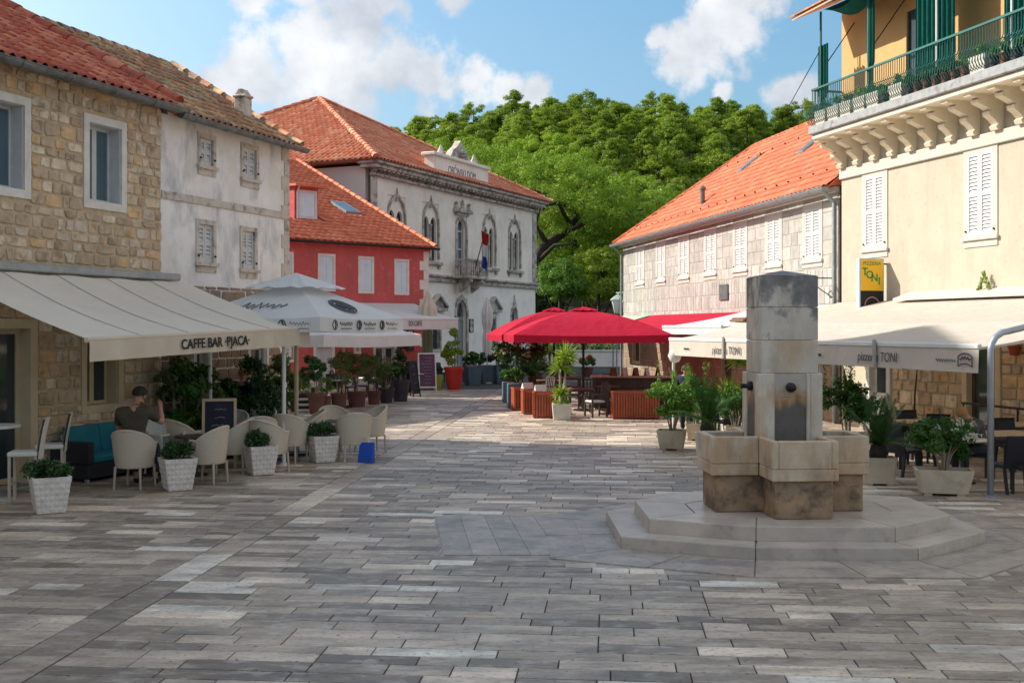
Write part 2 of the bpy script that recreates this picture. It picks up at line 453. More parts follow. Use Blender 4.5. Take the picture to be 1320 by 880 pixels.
m_woven = mat('white_woven_pot', (.74, .67, .60), (.62, .56, .50), scale=6, rough=.7, bump=.2, bscale=60)
m_soil = mat('soil', (.06, .045, .03), (.03, .022, .015), scale=20, rough=.95, bump=.6)
m_terracotta = mat('terracotta', (.16, .065, .05), (.11, .05, .04), scale=5, rough=.8, bump=.2)
m_darkpot = mat('dark_pot', (.03, .03, .045), (.05, .045, .05), scale=5, rough=.5)
m_redpot = mat('red_pot', (.56, .04, .025), (.50, .035, .02), rough=.35)
m_limepot = mat('lime_pot', (.42, .45, .04), (.36, .40, .04), rough=.45)
m_bluegrey = mat('blue_grey_pot', (.10, .16, .20), (.08, .13, .17), rough=.5)
m_concrete = mat('cream_concrete', (.60, .50, .37), (.50, .41, .30), scale=4, rough=.85, bump=.25, bscale=40, stains=[((.30, .24, .16), 3, .58, .75, .5)])
m_paleconcrete = mat('pale_concrete', (.66, .62, .54), (.56, .52, .45), scale=4, rough=.8, bump=.2, bscale=40)
m_orangewood = mat('orange_slats', (.42, .085, .03), (.32, .065, .025), scale=6, rough=.65, rnd=.1, bump=.1)
m_wood = mat('brown_wood', (.20, .105, .055), (.13, .065, .035), scale=7, rough=.6, rnd=.1, stretch=(1, 1, .3))
m_darkwood = mat('dark_wood', (.085, .06, .048), (.05, .036, .03), scale=7, rough=.6, rnd=.1)
m_paletop = mat('pale_table_top', (.60, .46, .30), (.52, .38, .24), scale=6, rough=.5)
m_bark = mat('bark', (.055, .042, .034), (.03, .024, .02), scale=8, rough=.95, bump=.8, bscale=18)
m_palebark = mat('pale_bark', (.34, .28, .21), (.24, .19, .14), scale=12, rough=.9, bump=.5)
m_skin = mat('skin', (.50, .27, .18), (.44, .22, .15), scale=8, rough=.55)
m_hair = mat('dark_hair', (.020, .014, .010), (.03, .022, .016), scale=40, rough=.6, bump=.5, bscale=120)
m_blond = mat('fair_hair', (.46, .24, .09), (.36, .18, .07), scale=40, rough=.6, bump=.5, bscale=120)
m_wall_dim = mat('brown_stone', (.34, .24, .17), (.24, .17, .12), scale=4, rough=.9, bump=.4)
L_shrub = leaf_mat('leaf_shrub', (.026, .07, .02), (.07, .15, .04), .25, .4)
L_green = leaf_mat('leaf_green', (.035, .10, .02), (.09, .20, .035))
L_bright = leaf_mat('leaf_bright', (.07, .17, .02), (.16, .30, .04))
L_lime = leaf_mat('leaf_lime', (.16, .27, .03), (.30, .40, .05))
L_olive = leaf_mat('leaf_olive', (.10, .14, .05), (.19, .23, .08))
L_dark = leaf_mat('leaf_dark', (.012, .035, .012), (.03, .07, .02), .2)
L_pine = leaf_mat('leaf_pine', (.15, .28, .022), (.33, .48, .045), .45)
L_pine_big = leaf_mat('leaf_pine_big', (.07, .15, .018), (.27, .42, .04), .38)
L_pine_far = leaf_mat('leaf_pine_far', (.16, .26, .028), (.36, .48, .06), .42)
L_pine_dark = leaf_mat('leaf_pine_dark', (.13, .22, .022), (.28, .38, .04), .45)
L_white = leaf_mat('petal_white', (.6, .58, .52), (.75, .73, .68))
L_orange = leaf_mat('petal_orange', (.55, .12, .02), (.65, .25, .04))
# ------------------------------------------------------------------ building kit
def wall(root, L0, L1, z0, z1, holes, m, t=.35, name='wall'):
    xs = sorted({L0, L1, *[min(max(h[k], L0), L1) for h in holes for k in (0, 1)]})
    zs = sorted({z0, z1, *[min(max(h[k], z0), z1) for h in holes for k in (2, 3)]})
    mb = MB()
    def hole(x, z): return any(h[0] < x < h[1] and h[2] < z < h[3] for h in holes)
    for a, b in zip(xs, xs[1:]):
        for c, d in zip(zs, zs[1:]):
            if not hole((a + b) / 2, (c + d) / 2):
                mb.face([(a, 0, c), (b, 0, c), (b, 0, d), (a, 0, d)])
                mb.face([(a, t, c), (a, t, d), (b, t, d), (b, t, c)])
    for (a, b, c, d) in holes:
        a, b, c, d = max(a, L0), min(b, L1), max(c, z0), min(d, z1)
        if b <= a: continue
        mb.face([(a, 0, c), (a, 0, d), (a, t, d), (a, t, c)]); mb.face([(b, 0, c), (b, t, c), (b, t, d), (b, 0, d)])
        mb.face([(a, 0, d), (b, 0, d), (b, t, d), (a, t, d)]); mb.face([(a, 0, c), (a, t, c), (b, t, c), (b, 0, c)])
    return mb.build(name, m, root)
def shell(root, L0, L1, D, z1, m, name='side_wall', t=.3):
    """the other three walls of a house, set just behind its facade"""
    mb = MB()
    mb.box(L0, L0 + t, .351, D, 0, z1); mb.box(L1 - t, L1, .351, D, 0, z1); mb.box(L0 + t, L1 - t, D - t, D, 0, z1)
    return mb.build(name, m, root)
def ring(mb, u0, u1, z0, z1, wd, y0, y1, sill=None):
    """four butted bars round an opening; wd is the bar width"""
    s = wd if sill is None else sill
    mb.box(u0, u0 + wd, y0, y1, z0 + s, z1 - wd); mb.box(u1 - wd, u1, y0, y1, z0 + s, z1 - wd)
    mb.box(u0, u1, y0, y1, z1 - wd, z1); mb.box(u0, u1, y0, y1, z0, z0 + s)
    return mb
def stone_outline(rng, rough):
    pts = []
    for (x, z) in ((-.5, -.28), (-.3, -.5), (.3, -.5), (.5, -.28), (.5, .28), (.3, .5), (-.3, .5), (-.5, .28)):
        k = 1 - rough * rng.random()
        cx = x + (0.17 * (1 if x > 0 else -1) * (1 - rough * 2.2) if abs(x) == .3 else 0)
        cz = z + (0.20 * (1 if z > 0 else -1) * (1 - rough * 2.2) if abs(z) == .28 else 0)
        pts.append((max(-.5, min(.5, cx * k)), max(-.5, min(.5, cz * k))))
    return pts
def stone_into(mb, pts, cx, cz, w, h, proud, inset=.9, tilt=(0, 0)):
    i = len(mb.v); n = len(pts)
    for (k, y) in ((1.0, .004), (.985, -proud * .6), (inset, -proud)):
        for (x, z) in pts:
            mb.v.append((cx + x * k * w, y - (tilt[0] * x + tilt[1] * z) * proud * (1 if k < .95 else 0), cz + z * k * h))
    for r_ in range(2):
        for j in range(n):
            jj = (j + 1) % n
            mb.f.append((i + r_ * n + j, i + r_ * n + jj, i + (r_ + 1) * n + jj, i + (r_ + 1) * n + j)); mb.m.append(mb.cur)
    mb.f.append(tuple(i + 2 * n + j for j in range(n))); mb.m.append(mb.cur)
def veneer(parent, L0, L1, z0, z1, holes, hr, wr, proud, m, rough=.12, maxobj=300, key=None, gap=.014, seed=3, name='stone', special=None):
    """lay a wall of single stones; the ones that show largest are objects, the rest one joined part"""
    rng = random.Random(seed); items = []
    z = z0
    while z < z1 - .05:
        h = rng.uniform(*hr); w_r = wr
        if special and special[0] < z < special[1]: h, w_r = special[2], special[3]
        if z + h > z1 - .06: h = z1 - z
        iv = [(L0, L1)]
        for (a, b, c, d) in holes:
            if c < z + h - .02 and d > z + .02:
                iv = [q for (p, r_) in iv for q in ((p, min(r_, a)), (max(p, b), r_)) if q[1] - q[0] > .05]
        for (a, b) in iv:
            x = a
            while x < b - .01:
                w = rng.uniform(*w_r)
                if b - (x + w) < w_r[0] * .6: w = b - x
                items.append((x + w / 2, z + h / 2, w - gap, h - gap)); x += w
        z += h
    key = key or (lambda it: -it[0])
    items.sort(key=key)
    var = []
    for k in range(10):
        mb = MB(); stone_into(mb, stone_outline(rng, rough), 0, 0, 1, 1, 1, tilt=(rng.uniform(-.4, .4), rng.uniform(-.4, .4)))
        var.append(mb.mesh(name, m))
    for it in items[:maxobj]:
        link(name, rng.choice(var), parent, (it[0], 0, it[1]), scale=(it[2], proud * rng.uniform(.7, 1.2), it[3]))
    if len(items) > maxobj:
        mb = MB()
        for it in items[maxobj:]:
            stone_into(mb, stone_outline(rng, rough), it[0], it[1], it[2], it[3], proud * rng.uniform(.7, 1.2))
        tag(mb.build('stonework', m, parent), kind='stuff')
# --- roof tiles
def tile_mesh_into(mb, fr, w, l, hh, kind, lip=.018):
    """fr(x, s, n) maps tile space (across, up the slope, off the roof) to the house"""
    nx = 7 if kind == 'barrel' else 3
    xs = [k / (nx - 1) for k in range(nx)]
    def zz(x):
        if kind == 'barrel': return hh * (math.sin(math.pi * x / .62) if x < .62 else -.35 * math.sin(math.pi * (x - .62) / .38))
        return hh * (.0, .35, .0)[int(round(x * 2))]
    i = len(mb.v)
    for (s_, up) in ((0, .034), (l * 1.12, .0)):
        for x in xs: mb.v.append(tuple(fr(x * w * 1.03, s_, zz(x) + up + .012)))
    for x in xs: mb.v.append(tuple(fr(x * w * 1.03, .004, zz(x) + .034 - lip + .006)))
    for k in range(nx - 1):
        mb.f.append((i + k, i + k + 1, i + nx + k + 1, i + nx + k)); mb.m.append(mb.cur)
        mb.f.append((i + 2 * nx + k, i + 2 * nx + k + 1, i + k + 1, i + k)); mb.m.append(mb.cur)
def tile_roof(parent, x0, x1, y0, z0, S, ang, w, l, m, hh=.05, kind='barrel', ok=None, maxobj=0, key=None, smooth=True):
    """tiles a slope that starts at the eave (y0, z0) and climbs inward; parent is the roof part"""
    ca, sa = math.cos(ang), math.sin(ang)
    nx, ns = int((x1 - x0) / w), int(S / l)
    cells = [(x0 + i * w, j * l) for j in range(ns + 1) for i in range(nx + 1)]
    cells = [c for c in cells if c[0] + w <= x1 + .02 and c[1] + l * .3 <= S and (ok is None or ok(c[0] + w / 2, c[1] + l / 2))]
    if key: cells.sort(key=key)
    if maxobj:
        mb = MB(); tile_mesh_into(mb, lambda x, s, n: (x, s, n), w, l, hh, kind); me = mb.mesh('roof_tile', m, smooth)
        for (x, s) in cells[:maxobj]:
            link('roof_tile', me, parent, (x, y0 + s * ca, z0 + s * sa), rot=(ang + random.uniform(-.012, .012), random.uniform(-.012, .012), random.uniform(-.01, .01)))
    if len(cells) > maxobj:
        mb = MB()
        for (x, s) in cells[maxobj:]:
            jx, jn = random.uniform(-.006, .006), random.uniform(-.004, .006)
            tile_mesh_into(mb, lambda a, b, n: (x + a + jx, y0 + (s + b) * ca - (n + jn) * sa, z0 + (s + b) * sa + (n + jn) * ca), w, l, hh, kind)
        tag(mb.build('roof_tiling', m, parent, smooth=smooth), kind='stuff')
def ridge_caps(parent, p0, p1, m, r=.11, l=.4, name='ridge_cap'):
    """half-round cap tiles one by one along an edge (given in the parent's space)"""
    p0, p1 = Vector(p0), Vector(p1); d = p1 - p0; n = max(1, int(d.length / l)); st = d / n
    mb = MB(); ll = st.length
    for k in range(2):
        pass
    segs = 6
    i = 0
    for (x, rr) in ((0, r * 1.12), (ll * 1.08, r * .9)):
        for j in range(segs + 1):
            a = math.pi * j / segs
            mb.v.append((x, rr * math.cos(a), rr * math.sin(a)))
    for j in range(segs):
        mb.f.append((j, j + 1, segs + 1 + j + 1, segs + 1 + j)); mb.m.append(0)
    mb.f.append(tuple(range(segs + 1))); mb.m.append(0)
    me = mb.mesh(name, m, True)
    q = st.to_track_quat('X', 'Z').to_euler()
    for k in range(n):
        link(name, me, parent, p0 + st * k, rot=q)
def gutter(root, L0, L1, y, z, m, r=.085, brackets=1.1):
    mb = MB(); seg = 8
    for (rr, flip) in ((r, False), (r - .01, True)):
        i = len(mb.v)
        for x in (L0, L1):
            for j in range(seg + 1):
                a = math.pi + math.pi * j / seg
                mb.v.append((x, y + rr * math.cos(a), z + rr * math.sin(a)))
        for j in range(seg):
            t = (i + j, i + j + 1, i + seg + 2 + j, i + seg + 1 + j)
            mb.f.append(t[::-1] if flip else t); mb.m.append(0)
    mb.tube((L0, y - r, z), (L1, y - r, z), .014, n=6)
    for x in (L0, L1): mb.face([(x, y + r * math.cos(math.pi + math.pi * j / seg), z + r * math.sin(math.pi + math.pi * j / seg)) for j in range(seg + 1)])
    g = mb.build('gutter', m, root)
    mb = MB()
    seg = 8
    for j in range(seg):
        a0, a1 = math.pi + math.pi * j / seg, math.pi + math.pi * (j + 1) / seg
        mb.hexa([(0, y + q * math.cos(a), z + q * math.sin(a)) for (a, q) in ((a0, r + .001), (a1, r + .001), (a1, r + .009), (a0, r + .009))] +
                [(.03, y + q * math.cos(a), z + q * math.sin(a)) for (a, q) in ((a0, r + .001), (a1, r + .001), (a1, r + .009), (a0, r + .009))])
    me = mb.mesh('gutter_bracket', m)
    x = L0 + .4
    while x < L1:
        link('gutter_bracket', me, g, (x, 0, 0)); x += brackets
    return g
def louvre_shutter(parent, u0, u1, z0, z1, y, m, pitch=.055, th=.035, mid=True, name='shutter', slat=.04):
    """one leaf: stiles and rails with a field of tilted slats"""
    st = min(.07, (u1 - u0) * .2); mb = MB()
    mb.box(u0, u0 + st, y, y + th, z0, z1); mb.box(u1 - st, u1, y, y + th, z0, z1)
    zb = [(z0, z0 + .1)] + ([((z0 + z1) / 2 - .04, (z0 + z1) / 2 + .04)] if mid else []) + [(z1 - .08, z1)]
    for (a, b) in zb: mb.box(u0 + st, u1 - st, y, y + th, a, b)
    o = mb.build(name, m, parent)
    mb = MB()
    for (a, b) in zip([q[1] for q in zb[:-1]], [q[0] for q in zb[1:]]):
        n = max(1, int((b - a) / pitch)); p = (b - a) / n
        for k in range(n):
            z = a + (k + .5) * p; hy, hz = th * .36, p * .42
            mb.hexa([(u0 + st, y + th / 2 - hy, z - hz), (u1 - st, y + th / 2 - hy, z - hz), (u1 - st, y + th / 2 - hy + .006, z - hz - .004), (u0 + st, y + th / 2 - hy + .006, z - hz - .004),
                     (u0 + st, y + th / 2 + hy, z + hz), (u1 - st, y + th / 2 + hy, z + hz), (u1 - st, y + th / 2 + hy + .006, z + hz - .004), (u0 + st, y + th / 2 + hy + .006, z + hz - .004)])
    tag(mb.build('louvre_slats', m, o), kind='stuff')
    return o
def louvre_window(root, u0, u1, z0, z1, frame=.12, m_fr=m_whitestone, m_sh=m_whitepaint, y_sh=.06, name='window', pitch=.055, sill=.16):
    fr = ring(MB(), u0, u1, z0, z1, frame, -.025, .2, sill).build(name, m_fr, root)
    a, b, c, d = u0 + frame, u1 - frame, z0 + sill, z1 - frame
    mb = MB(); mb.box(u0 - .04, u1 + .04, -.075, -.027, z0 + sill - .07, z0 + sill); mb.build('sill', m_fr, fr)
    mid = (a + b) / 2
    louvre_shutter(fr, a + .004, mid - .004, c + .004, d - .004, y_sh, m_sh, pitch)
    louvre_shutter(fr, mid + .004, b - .004, c + .004, d - .004, y_sh, m_sh, pitch)
    mb = MB(); mb.face([(a, .19, c), (b, .19, c), (b, .19, d), (a, .19, d)]); mb.build('dark_reveal', m_dark, fr)
    mb = MB()
    for s in (a - .05, b + .02): mb.box(s, s + .03, -.06, -.026, c + .12, c + .16)
    mb.build('shutter_catch', m_black, fr)
    return fr
def casement(root, u0, u1, z0, z1, frame=.14, depth=.24, m_fr=m_whitestone, m_in=m_whitepaint, leaves=2, m_gl=m_glass, name='window'):
    fr = ring(MB(), u0, u1, z0, z1, frame, -.03, .02).build(name, m_fr, root)
    a, b, c, d = u0 + frame, u1 - frame, z0 + frame, z1 - frame
    mb = MB()                                         # painted reveal
    mb.box(a, a + .012, .0201, depth, c, d); mb.box(b - .012, b, .0201, depth, c, d)
    mb.box(a + .012, b - .012, .0201, depth, d - .012, d); mb.box(a + .012, b - .012, .0201, depth, c, c + .012)
    mb.build('reveal', m_in, fr)
    a, b, c, d = a + .014, b - .014, c + .014, d - .014
    wd = (b - a) / leaves
    for k in range(leaves):
        p = a + k * wd
        s = ring(MB(), p + .002, p + wd - .002, c, d, .055, depth - .06, depth - .01).build('casement_frame', m_in, fr)
        mb = MB(); mb.box(p + .057, p + wd - .057, depth - .04, depth - .03, c + .055, d - .055); mb.build('pane', m_gl, s)
    mb = MB(); mb.face([(a, depth + .05, c), (b, depth + .05, c), (b, depth + .05, d), (a, depth + .05, d)]); mb.build('dark_room', m_dark, fr)
    return fr
def gable_roof(root, L0, L1, D, ze, ang, m, over=.3, name='roof', m_wall=None, th=.08):
    """two slopes with ridge parallel to the facade; returns the part and the ridge height"""
    ry = D / 2; zr = ze + (ry + over) * math.tan(ang)
    mb = MB()
    mb.prism_x([(-over, ze - th), (-over, ze), (ry, zr), (D + over, ze), (D + over, ze - th), (ry, zr - th)][::-1], L0, L1)
    if m_wall:                                         # walls carried up under the slopes and into the gables
        ta_ = math.tan(ang); e0 = ze + over * ta_ - th - .01
        g_ = MB(); g_.prism_x([(.012, ze - .25), (D - .012, ze - .25), (D - .012, e0), (ry, zr - th - .02), (.012, e0)], L0 + .14, L1 - .14); g_.build('gable_wall', m_wall, root)
    return mb.build(name, m, root), zr
def text_part(txt, size, m, parent, loc, rot, name='lettering', depth=.004, shear=0, xs=1.0, align='CENTER', bold=0.0):
    cu = bpy.data.curves.new(name, 'FONT'); cu.body = txt; cu.size = size; cu.extrude = depth; cu.shear = shear; cu.offset = bold
    cu.align_x = align; cu.align_y = 'CENTER'
    tmp = bpy.data.objects.new(name + '_tmp', cu); COL.objects.link(tmp)
    bpy.context.view_layer.update()
    me = bpy.data.meshes.new_from_object(tmp.evaluated_get(bpy.context.evaluated_depsgraph_get()))
    bpy.data.objects.remove(tmp); me.name = name; me.materials.clear(); me.materials.append(m)
    return link(name, me, parent, loc, rot=rot, scale=(xs, 1, 1))

# ------------------------------------------------------------------ ground, plaza and hill
mb = MB(); mb.face([(-500, -300, -.03), (500, -300, -.03), (500, 900, -.03), (-500, 900, -.03)])
tag(mb.build('ground', mat('ground_paving', (.30, .28, .26), (.22, .21, .20), scale=.6, rough=.75, bump=.2, bscale=6)), 'broad paved ground of the town square and streets', 'ground', kind='structure')

PAL = [(0.454, 0.364, 0.277), (0.583, 0.468, 0.356), (0.373, 0.299, 0.228), (0.68, 0.546, 0.416), (0.518, 0.416, 0.317), (0.275, 0.221, 0.168), (0.81, 0.65, 0.495), (0.567, 0.455, 0.346), (0.421, 0.338, 0.257), (0.95, 0.86, 0.713), (0.518, 0.416, 0.317), (0.243, 0.195, 0.148), (0.616, 0.494, 0.376), (0.95, 0.78, 0.594), (0.34, 0.273, 0.208), (0.713, 0.572, 0.436)]
m_slab = mat('paving_stone', (.40, .37, .34), (.30, .275, .255), scale=4.0, rough=.46, bump=.2, bscale=16, rnd=.08, palette=PAL, spec=.38, rvar=.18, stretch=(.45, 1.6, 1),
             stains=[((.17, .14, .115), 2.4, .52, .74, .6, (.5, 1.5, 1)), ((.66, .58, .49), 5.5, .57, .72, .45, (.6, 1.4, 1)), ((.12, .10, .085), .35, .50, .74, .4), ((.09, .075, .06), 28, .60, .74, .5, (.5, 1.3, 1)), ((.04, .036, .032), 14, .68, .77, .7)])
m_joint = mat('paving_joint', (.075, .068, .06), (.05, .045, .04), scale=9, rough=.9)
m_slab_ring = mat('ring_paving', (.45, .375, .305), (.34, .28, .23), scale=3.2, rough=.42, bump=.18, bscale=16, rnd=.10, spec=.5, rvar=.12, stains=[((.16, .147, .14), 1.8, .54, .74, .6), ((.05, .045, .04), 14, .67, .74, .5), ((.58, .55, .52), 5, .62, .76, .35)])
mb = MB(); mb.face([(-40, -12, -.014), (40, -12, -.014), (40, 110, -.014), (-40, 110, -.014)])
plaza = tag(mb.build('plaza', m_joint), 'stone paved plaza with long grey slabs in rows', 'plaza', kind='structure')
E1, E2 = Vector((.9962, -.0872)), Vector((.0872, .9962))
FC = None
# fountain step outline from the photo (top edge of the lower step, height .15)
SH = .15
front = [G(776, 668, SH), G(800, 691, SH), G(974, 705, SH), G(1184, 706, SH), G(1271, 684, SH)]
front = [Vector((p.x, p.y)) for p in front]
fc = Vector(((front[0].x + front[4].x) / 2 + .05, (front[0].y + front[4].y) / 2 + .30))
back = [2 * fc - p for p in front]
step_poly = [front[1], front[2], front[3], front[4], 2 * fc - front[1], 2 * fc - front[2], 2 * fc - front[3], 2 * fc - front[4]]
def offset_poly(poly, k, c=fc):                        # grow a star-shaped polygon by k metres
    out = []
    n = len(poly)
    for i in range(n):
        p0, p1, p2 = poly[i - 1], poly[i], poly[(i + 1) % n]
        d1, d2 = (p1 - p0).normalized(), (p2 - p1).normalized()
        n1, n2 = Vector((d1.y, -d1.x)), Vector((d2.y, -d2.x))
        b = (n1 + n2); b = b / max(.35, b.dot(n1)) if b.length > 0 else n1
        out.append(p1 + b * k)
    return out
ring_poly = offset_poly(step_poly, .85)
comb = [Vector((-1.06, 15.55)), Vector((-.78, 12.85)), Vector((1.55, 12.85)), Vector((1.3, 15.55))]
def chord(poly, v):                                    # interval of the row line e2 = v inside a polygon, in e1
    xs = []
    n = len(poly)
    for i in range(n):
        a, b = poly[i], poly[(i + 1) % n]
        va, vb = a.dot(E2), b.dot(E2)
        if (va - v) * (vb - v) < 0:
            t = (v - va) / (vb - va); xs.append((a + (b - a) * t).dot(E1))
    return (min(xs), max(xs)) if len(xs) >= 2 else None
rng = random.Random(21)
slabs = []
STRIP = (-4.70, -4.30)
v = 6.9; ROW = .24
while v < 47:
    row = ROW * rng.uniform(.9, 1.12) * (1.0 if v < 33 else 1.5)
    vm = v + row / 2
    half = .5 * (vm + 2) + 2.0
    cuts = [STRIP]
    for poly in (ring_poly, comb):
        ch = [chord(poly, q) for q in (v + .03, vm, v + row - .03)]; ch = [c for c in ch if c]
        if ch: cuts.append((min(c[0] for c in ch), max(c[1] for c in ch)))
    iv = [(-half - 1, half)]
    for (a, b) in cuts:
        iv = [q for (p, r_) in iv for q in ((p, min(r_, a)), (max(p, b), r_)) if q[1] - q[0] > .04]
    for (a, b) in iv:
        x = a - (rng.uniform(0, .5) if a == -half - 1 else 0)
        while x < b - .005:
            L = round(rng.choice((.4, .5, .6, .7, .7, .8, .9, 1.0)) * (1 if v < 33 else 1.3), 2)
            if b - (x + L) < .3: L = b - x
            slabs.append((x, v, L, row)); x += L
    v += row
# the diagonal border strip
s_ = 6.0
while s_ < 47:
    L = rng.uniform(1.1, 1.7); slabs.append((STRIP[0] + .004, s_, STRIP[1] - STRIP[0] - .008, L)); s_ += L
def slab_into(mb, x, y, L, W, z=0, g=.006, c=.007, rel=None):
    pts = []
    for (k, zz) in ((g, z - .013), (g, z - .004), (g + c, z)):
        for (a, b) in ((x + k, y + k), (x + L - k, y + k), (x + L - k, y + W - k), (x + k, y + W - k)):
            pts.append((a, b, zz))
    i = len(mb.v); mb.v.extend(pts)
    for r_ in range(2):
        for j in range(4):
            jj = (j + 1) % 4
            mb.f.append((i + 4 * r_ + j, i + 4 * r_ + jj, i + 4 * r_ + 4 + jj, i + 4 * r_ + 4 + j)); mb.m.append(0)
    mb.f.append((i + 8, i + 9, i + 10, i + 11)); mb.m.append(0)
def vis_key(s):
    p = E1 * (s[0] + s[2] / 2) + E2 * (s[1] + s[3] / 2)
    px = CX + F * p.x / p.y; py = HZ + F * H / p.y
    return (0 if -20 < px < 1340 and py < 890 else 1, p.y)
slabs.sort(key=vis_key)
cache = {}
RZ = math.atan2(E1.y, E1.x)
for (x, y, L, W) in slabs[:300]:
    kk = (round(L, 2), round(W, 2))
    if kk not in cache:
        mb = MB(); slab_into(mb, 0, 0, *kk); cache[kk] = mb.mesh('paving_slab', m_slab)
    p = E1 * x + E2 * y
    link('paving_slab', cache[kk], plaza, (p.x, p.y, rng.uniform(-.0015, .0015)), rot=(rng.uniform(-.002, .002), rng.uniform(-.002, .002), RZ))
mb = MB()
for s in slabs[300:]: slab_into(mb, *s, z=rng.uniform(-.0015, .0015))
tag(mb.build('paving', m_slab, plaza, rz=RZ), kind='stuff')
# bedding stone under the patterned areas round the fountain
for (poly, zz) in ((offset_poly(ring_poly, .22), -.0075), (offset_poly(comb, .14), -.0060)):
    mb = MB(); mb.face([(q.x, q.y, zz) for q in poly]); mb.build('bedding_slab', m_slab_ring, plaza)
# long slabs set crosswise beside the fountain
tl, bl, br, tr = comb
for k in range(7):
    a0, a1 = k / 7, (k + 1) / 7
    q = [bl.lerp(br, a0), bl.lerp(br, a1), tl.lerp(tr, a1), tl.lerp(tr, a0)]
    c_ = sum(q, Vector((0, 0))) / 4
    mb = MB(); q2 = [c_ + (p - c_) * .985 for p in q]
    mb.prism([tuple(p) for p in q2], -.012, .0045 + .0003 * k); mb.build('paving_slab', m_slab_ring, plaza)
# slabs fanned round the steps
n = len(step_poly)
for i in range(n):
    a, b, c_, d = step_poly[i], step_poly[(i + 1) % n], ring_poly[(i + 1) % n], ring_poly[i]
    if max(p.y for p in (a, b, c_, d)) < 6: continue
    parts = max(2, int((b - a).length / .75))
    for (r0, r1) in ((.0, .5), (.5, 1.0)):
        for k in range(parts):
            t0, t1 = k / parts, (k + 1) / parts
            o0, o1, o2, o3 = a.lerp(b, t0), a.lerp(b, t1), d.lerp(c_, t0), d.lerp(c_, t1)
            q = [o0.lerp(o2, r0), o0.lerp(o2, r1), o1.lerp(o3, r1), o1.lerp(o3, r0)]
            m0 = sum(q, Vector((0, 0))) / 4; q = [m0 + (p - m0) * .982 for p in q]
            mb = MB(); mb.prism([tuple(p) for p in q], -.012, .0095 + .0004 * ((i * 7 + k) % 5)); mb.build('paving_slab', m_slab_ring, plaza)

def hill_h(x, y):
    t = min(1, max(0, (y - 104) / 150)); t = t * t * (3 - 2 * t)
    hh = 40.5 * t + 2.2 * math.sin(x * .05 + 1) * t + 1.6 * math.sin(x * .11 + y * .03) * t
    if y > 262: hh -= (y - 262) * .12
    hh *= 1 - .12 * min(1, max(0, (-x - 90) / 60)) + .10 * math.exp(-((x - 42) / 24) ** 2)
    return hh - .02
mb = MB()
mb.grid(lambda a, b: (-260 + 520 * a, 98 + 402 * b, hill_h(-260 + 520 * a, 98 + 402 * b) - (.3 if b == 0 else 0)), 70, 60)
tag(mb.build('hill', mat('hill_ground', (.06, .065, .025), (.10, .085, .05), scale=.2, rough=.95, bump=.5, bscale=2), smooth=True), 'wooded hill rising behind the town', 'hill', kind='structure')

# ------------------------------------------------------------------ foliage kit
def leaf_arrays(blobs, n, size, aspect=.5, shell_=.5, up=.3, rng=RNG, jit=.35, spread=.6):
    """n diamond leaves spread through ellipsoids (cx, cy, cz, rx, ry, rz)"""
    b = np.array(blobs, float); wts = (b[:, 3] * b[:, 4] * b[:, 5]) ** (2 / 3); wts /= wts.sum()
    k = rng.choice(len(b), n, p=wts)
    d = rng.normal(size=(n, 3)); d /= np.linalg.norm(d, axis=1, keepdims=True)
    r = shell_ + (1 - shell_) * rng.random(n) ** .6
    r *= 1 + .12 * rng.normal(size=n)
    c = b[k, :3] + d * r[:, None] * b[k, 3:6]
    nrm = d * .8 + rng.normal(size=(n, 3)) * spread + np.array([0, 0, up]); nrm /= np.linalg.norm(nrm, axis=1, keepdims=True)
    a = rng.normal(size=(n, 3)); t = np.cross(nrm, a); t /= np.linalg.norm(t, axis=1, keepdims=True) + 1e-9
    u = np.cross(nrm, t)
    L = size * (1 + jit * rng.normal(size=n)).clip(.4, 1.8)
    v = np.stack([c - t * L[:, None] / 2, c + u * (L * aspect / 2)[:, None] + nrm * (L * .06)[:, None], c + t * L[:, None] / 2, c - u * (L * aspect / 2)[:, None] + nrm * (L * .06)[:, None]], 1)
    return v
def quads_mesh(name, v, m):
    """v: (N, 4, 3) array of separate quads"""
    n = len(v); me = bpy.data.meshes.new(name)
    me.vertices.add(n * 4); me.vertices.foreach_set('co', np.ascontiguousarray(v, dtype=np.float32).ravel())
    me.loops.add(n * 4); me.loops.foreach_set('vertex_index', np.arange(n * 4, dtype=np.int32))
    me.polygons.add(n); me.polygons.foreach_set('loop_start', np.arange(0, n * 4, 4, dtype=np.int32))
    me.materials.append(m); me.update(calc_edges=True)
    return me
def clumps(c, rad, n, r0, r1, low=-.25, flat=.75, rng=None, fill=.25):
    """small ellipsoids spread over (and a little inside) a big one"""
    rng = rng or random; out = []
    while len(out) < n:
        d = Vector((rng.gauss(0, 1), rng.gauss(0, 1), rng.gauss(0, 1))).normalized()
        if d.z < low: continue
        k = 1 - fill * rng.random() if rng.random() < .75 else rng.uniform(.3, .8)
        r = rng.uniform(r0, r1)
        out.append((c[0] + d.x * rad[0] * k, c[1] + d.y * rad[1] * k, c[2] + d.z * rad[2] * k, r, r, r * flat))
    return out
def leaves(name, blobs, n, size, m, parent, aspect=.5, shell_=.5, up=.3, spread=.55):
    return link(name, quads_mesh(name, leaf_arrays(blobs, n, size, aspect, shell_, up, spread=spread), m), parent)

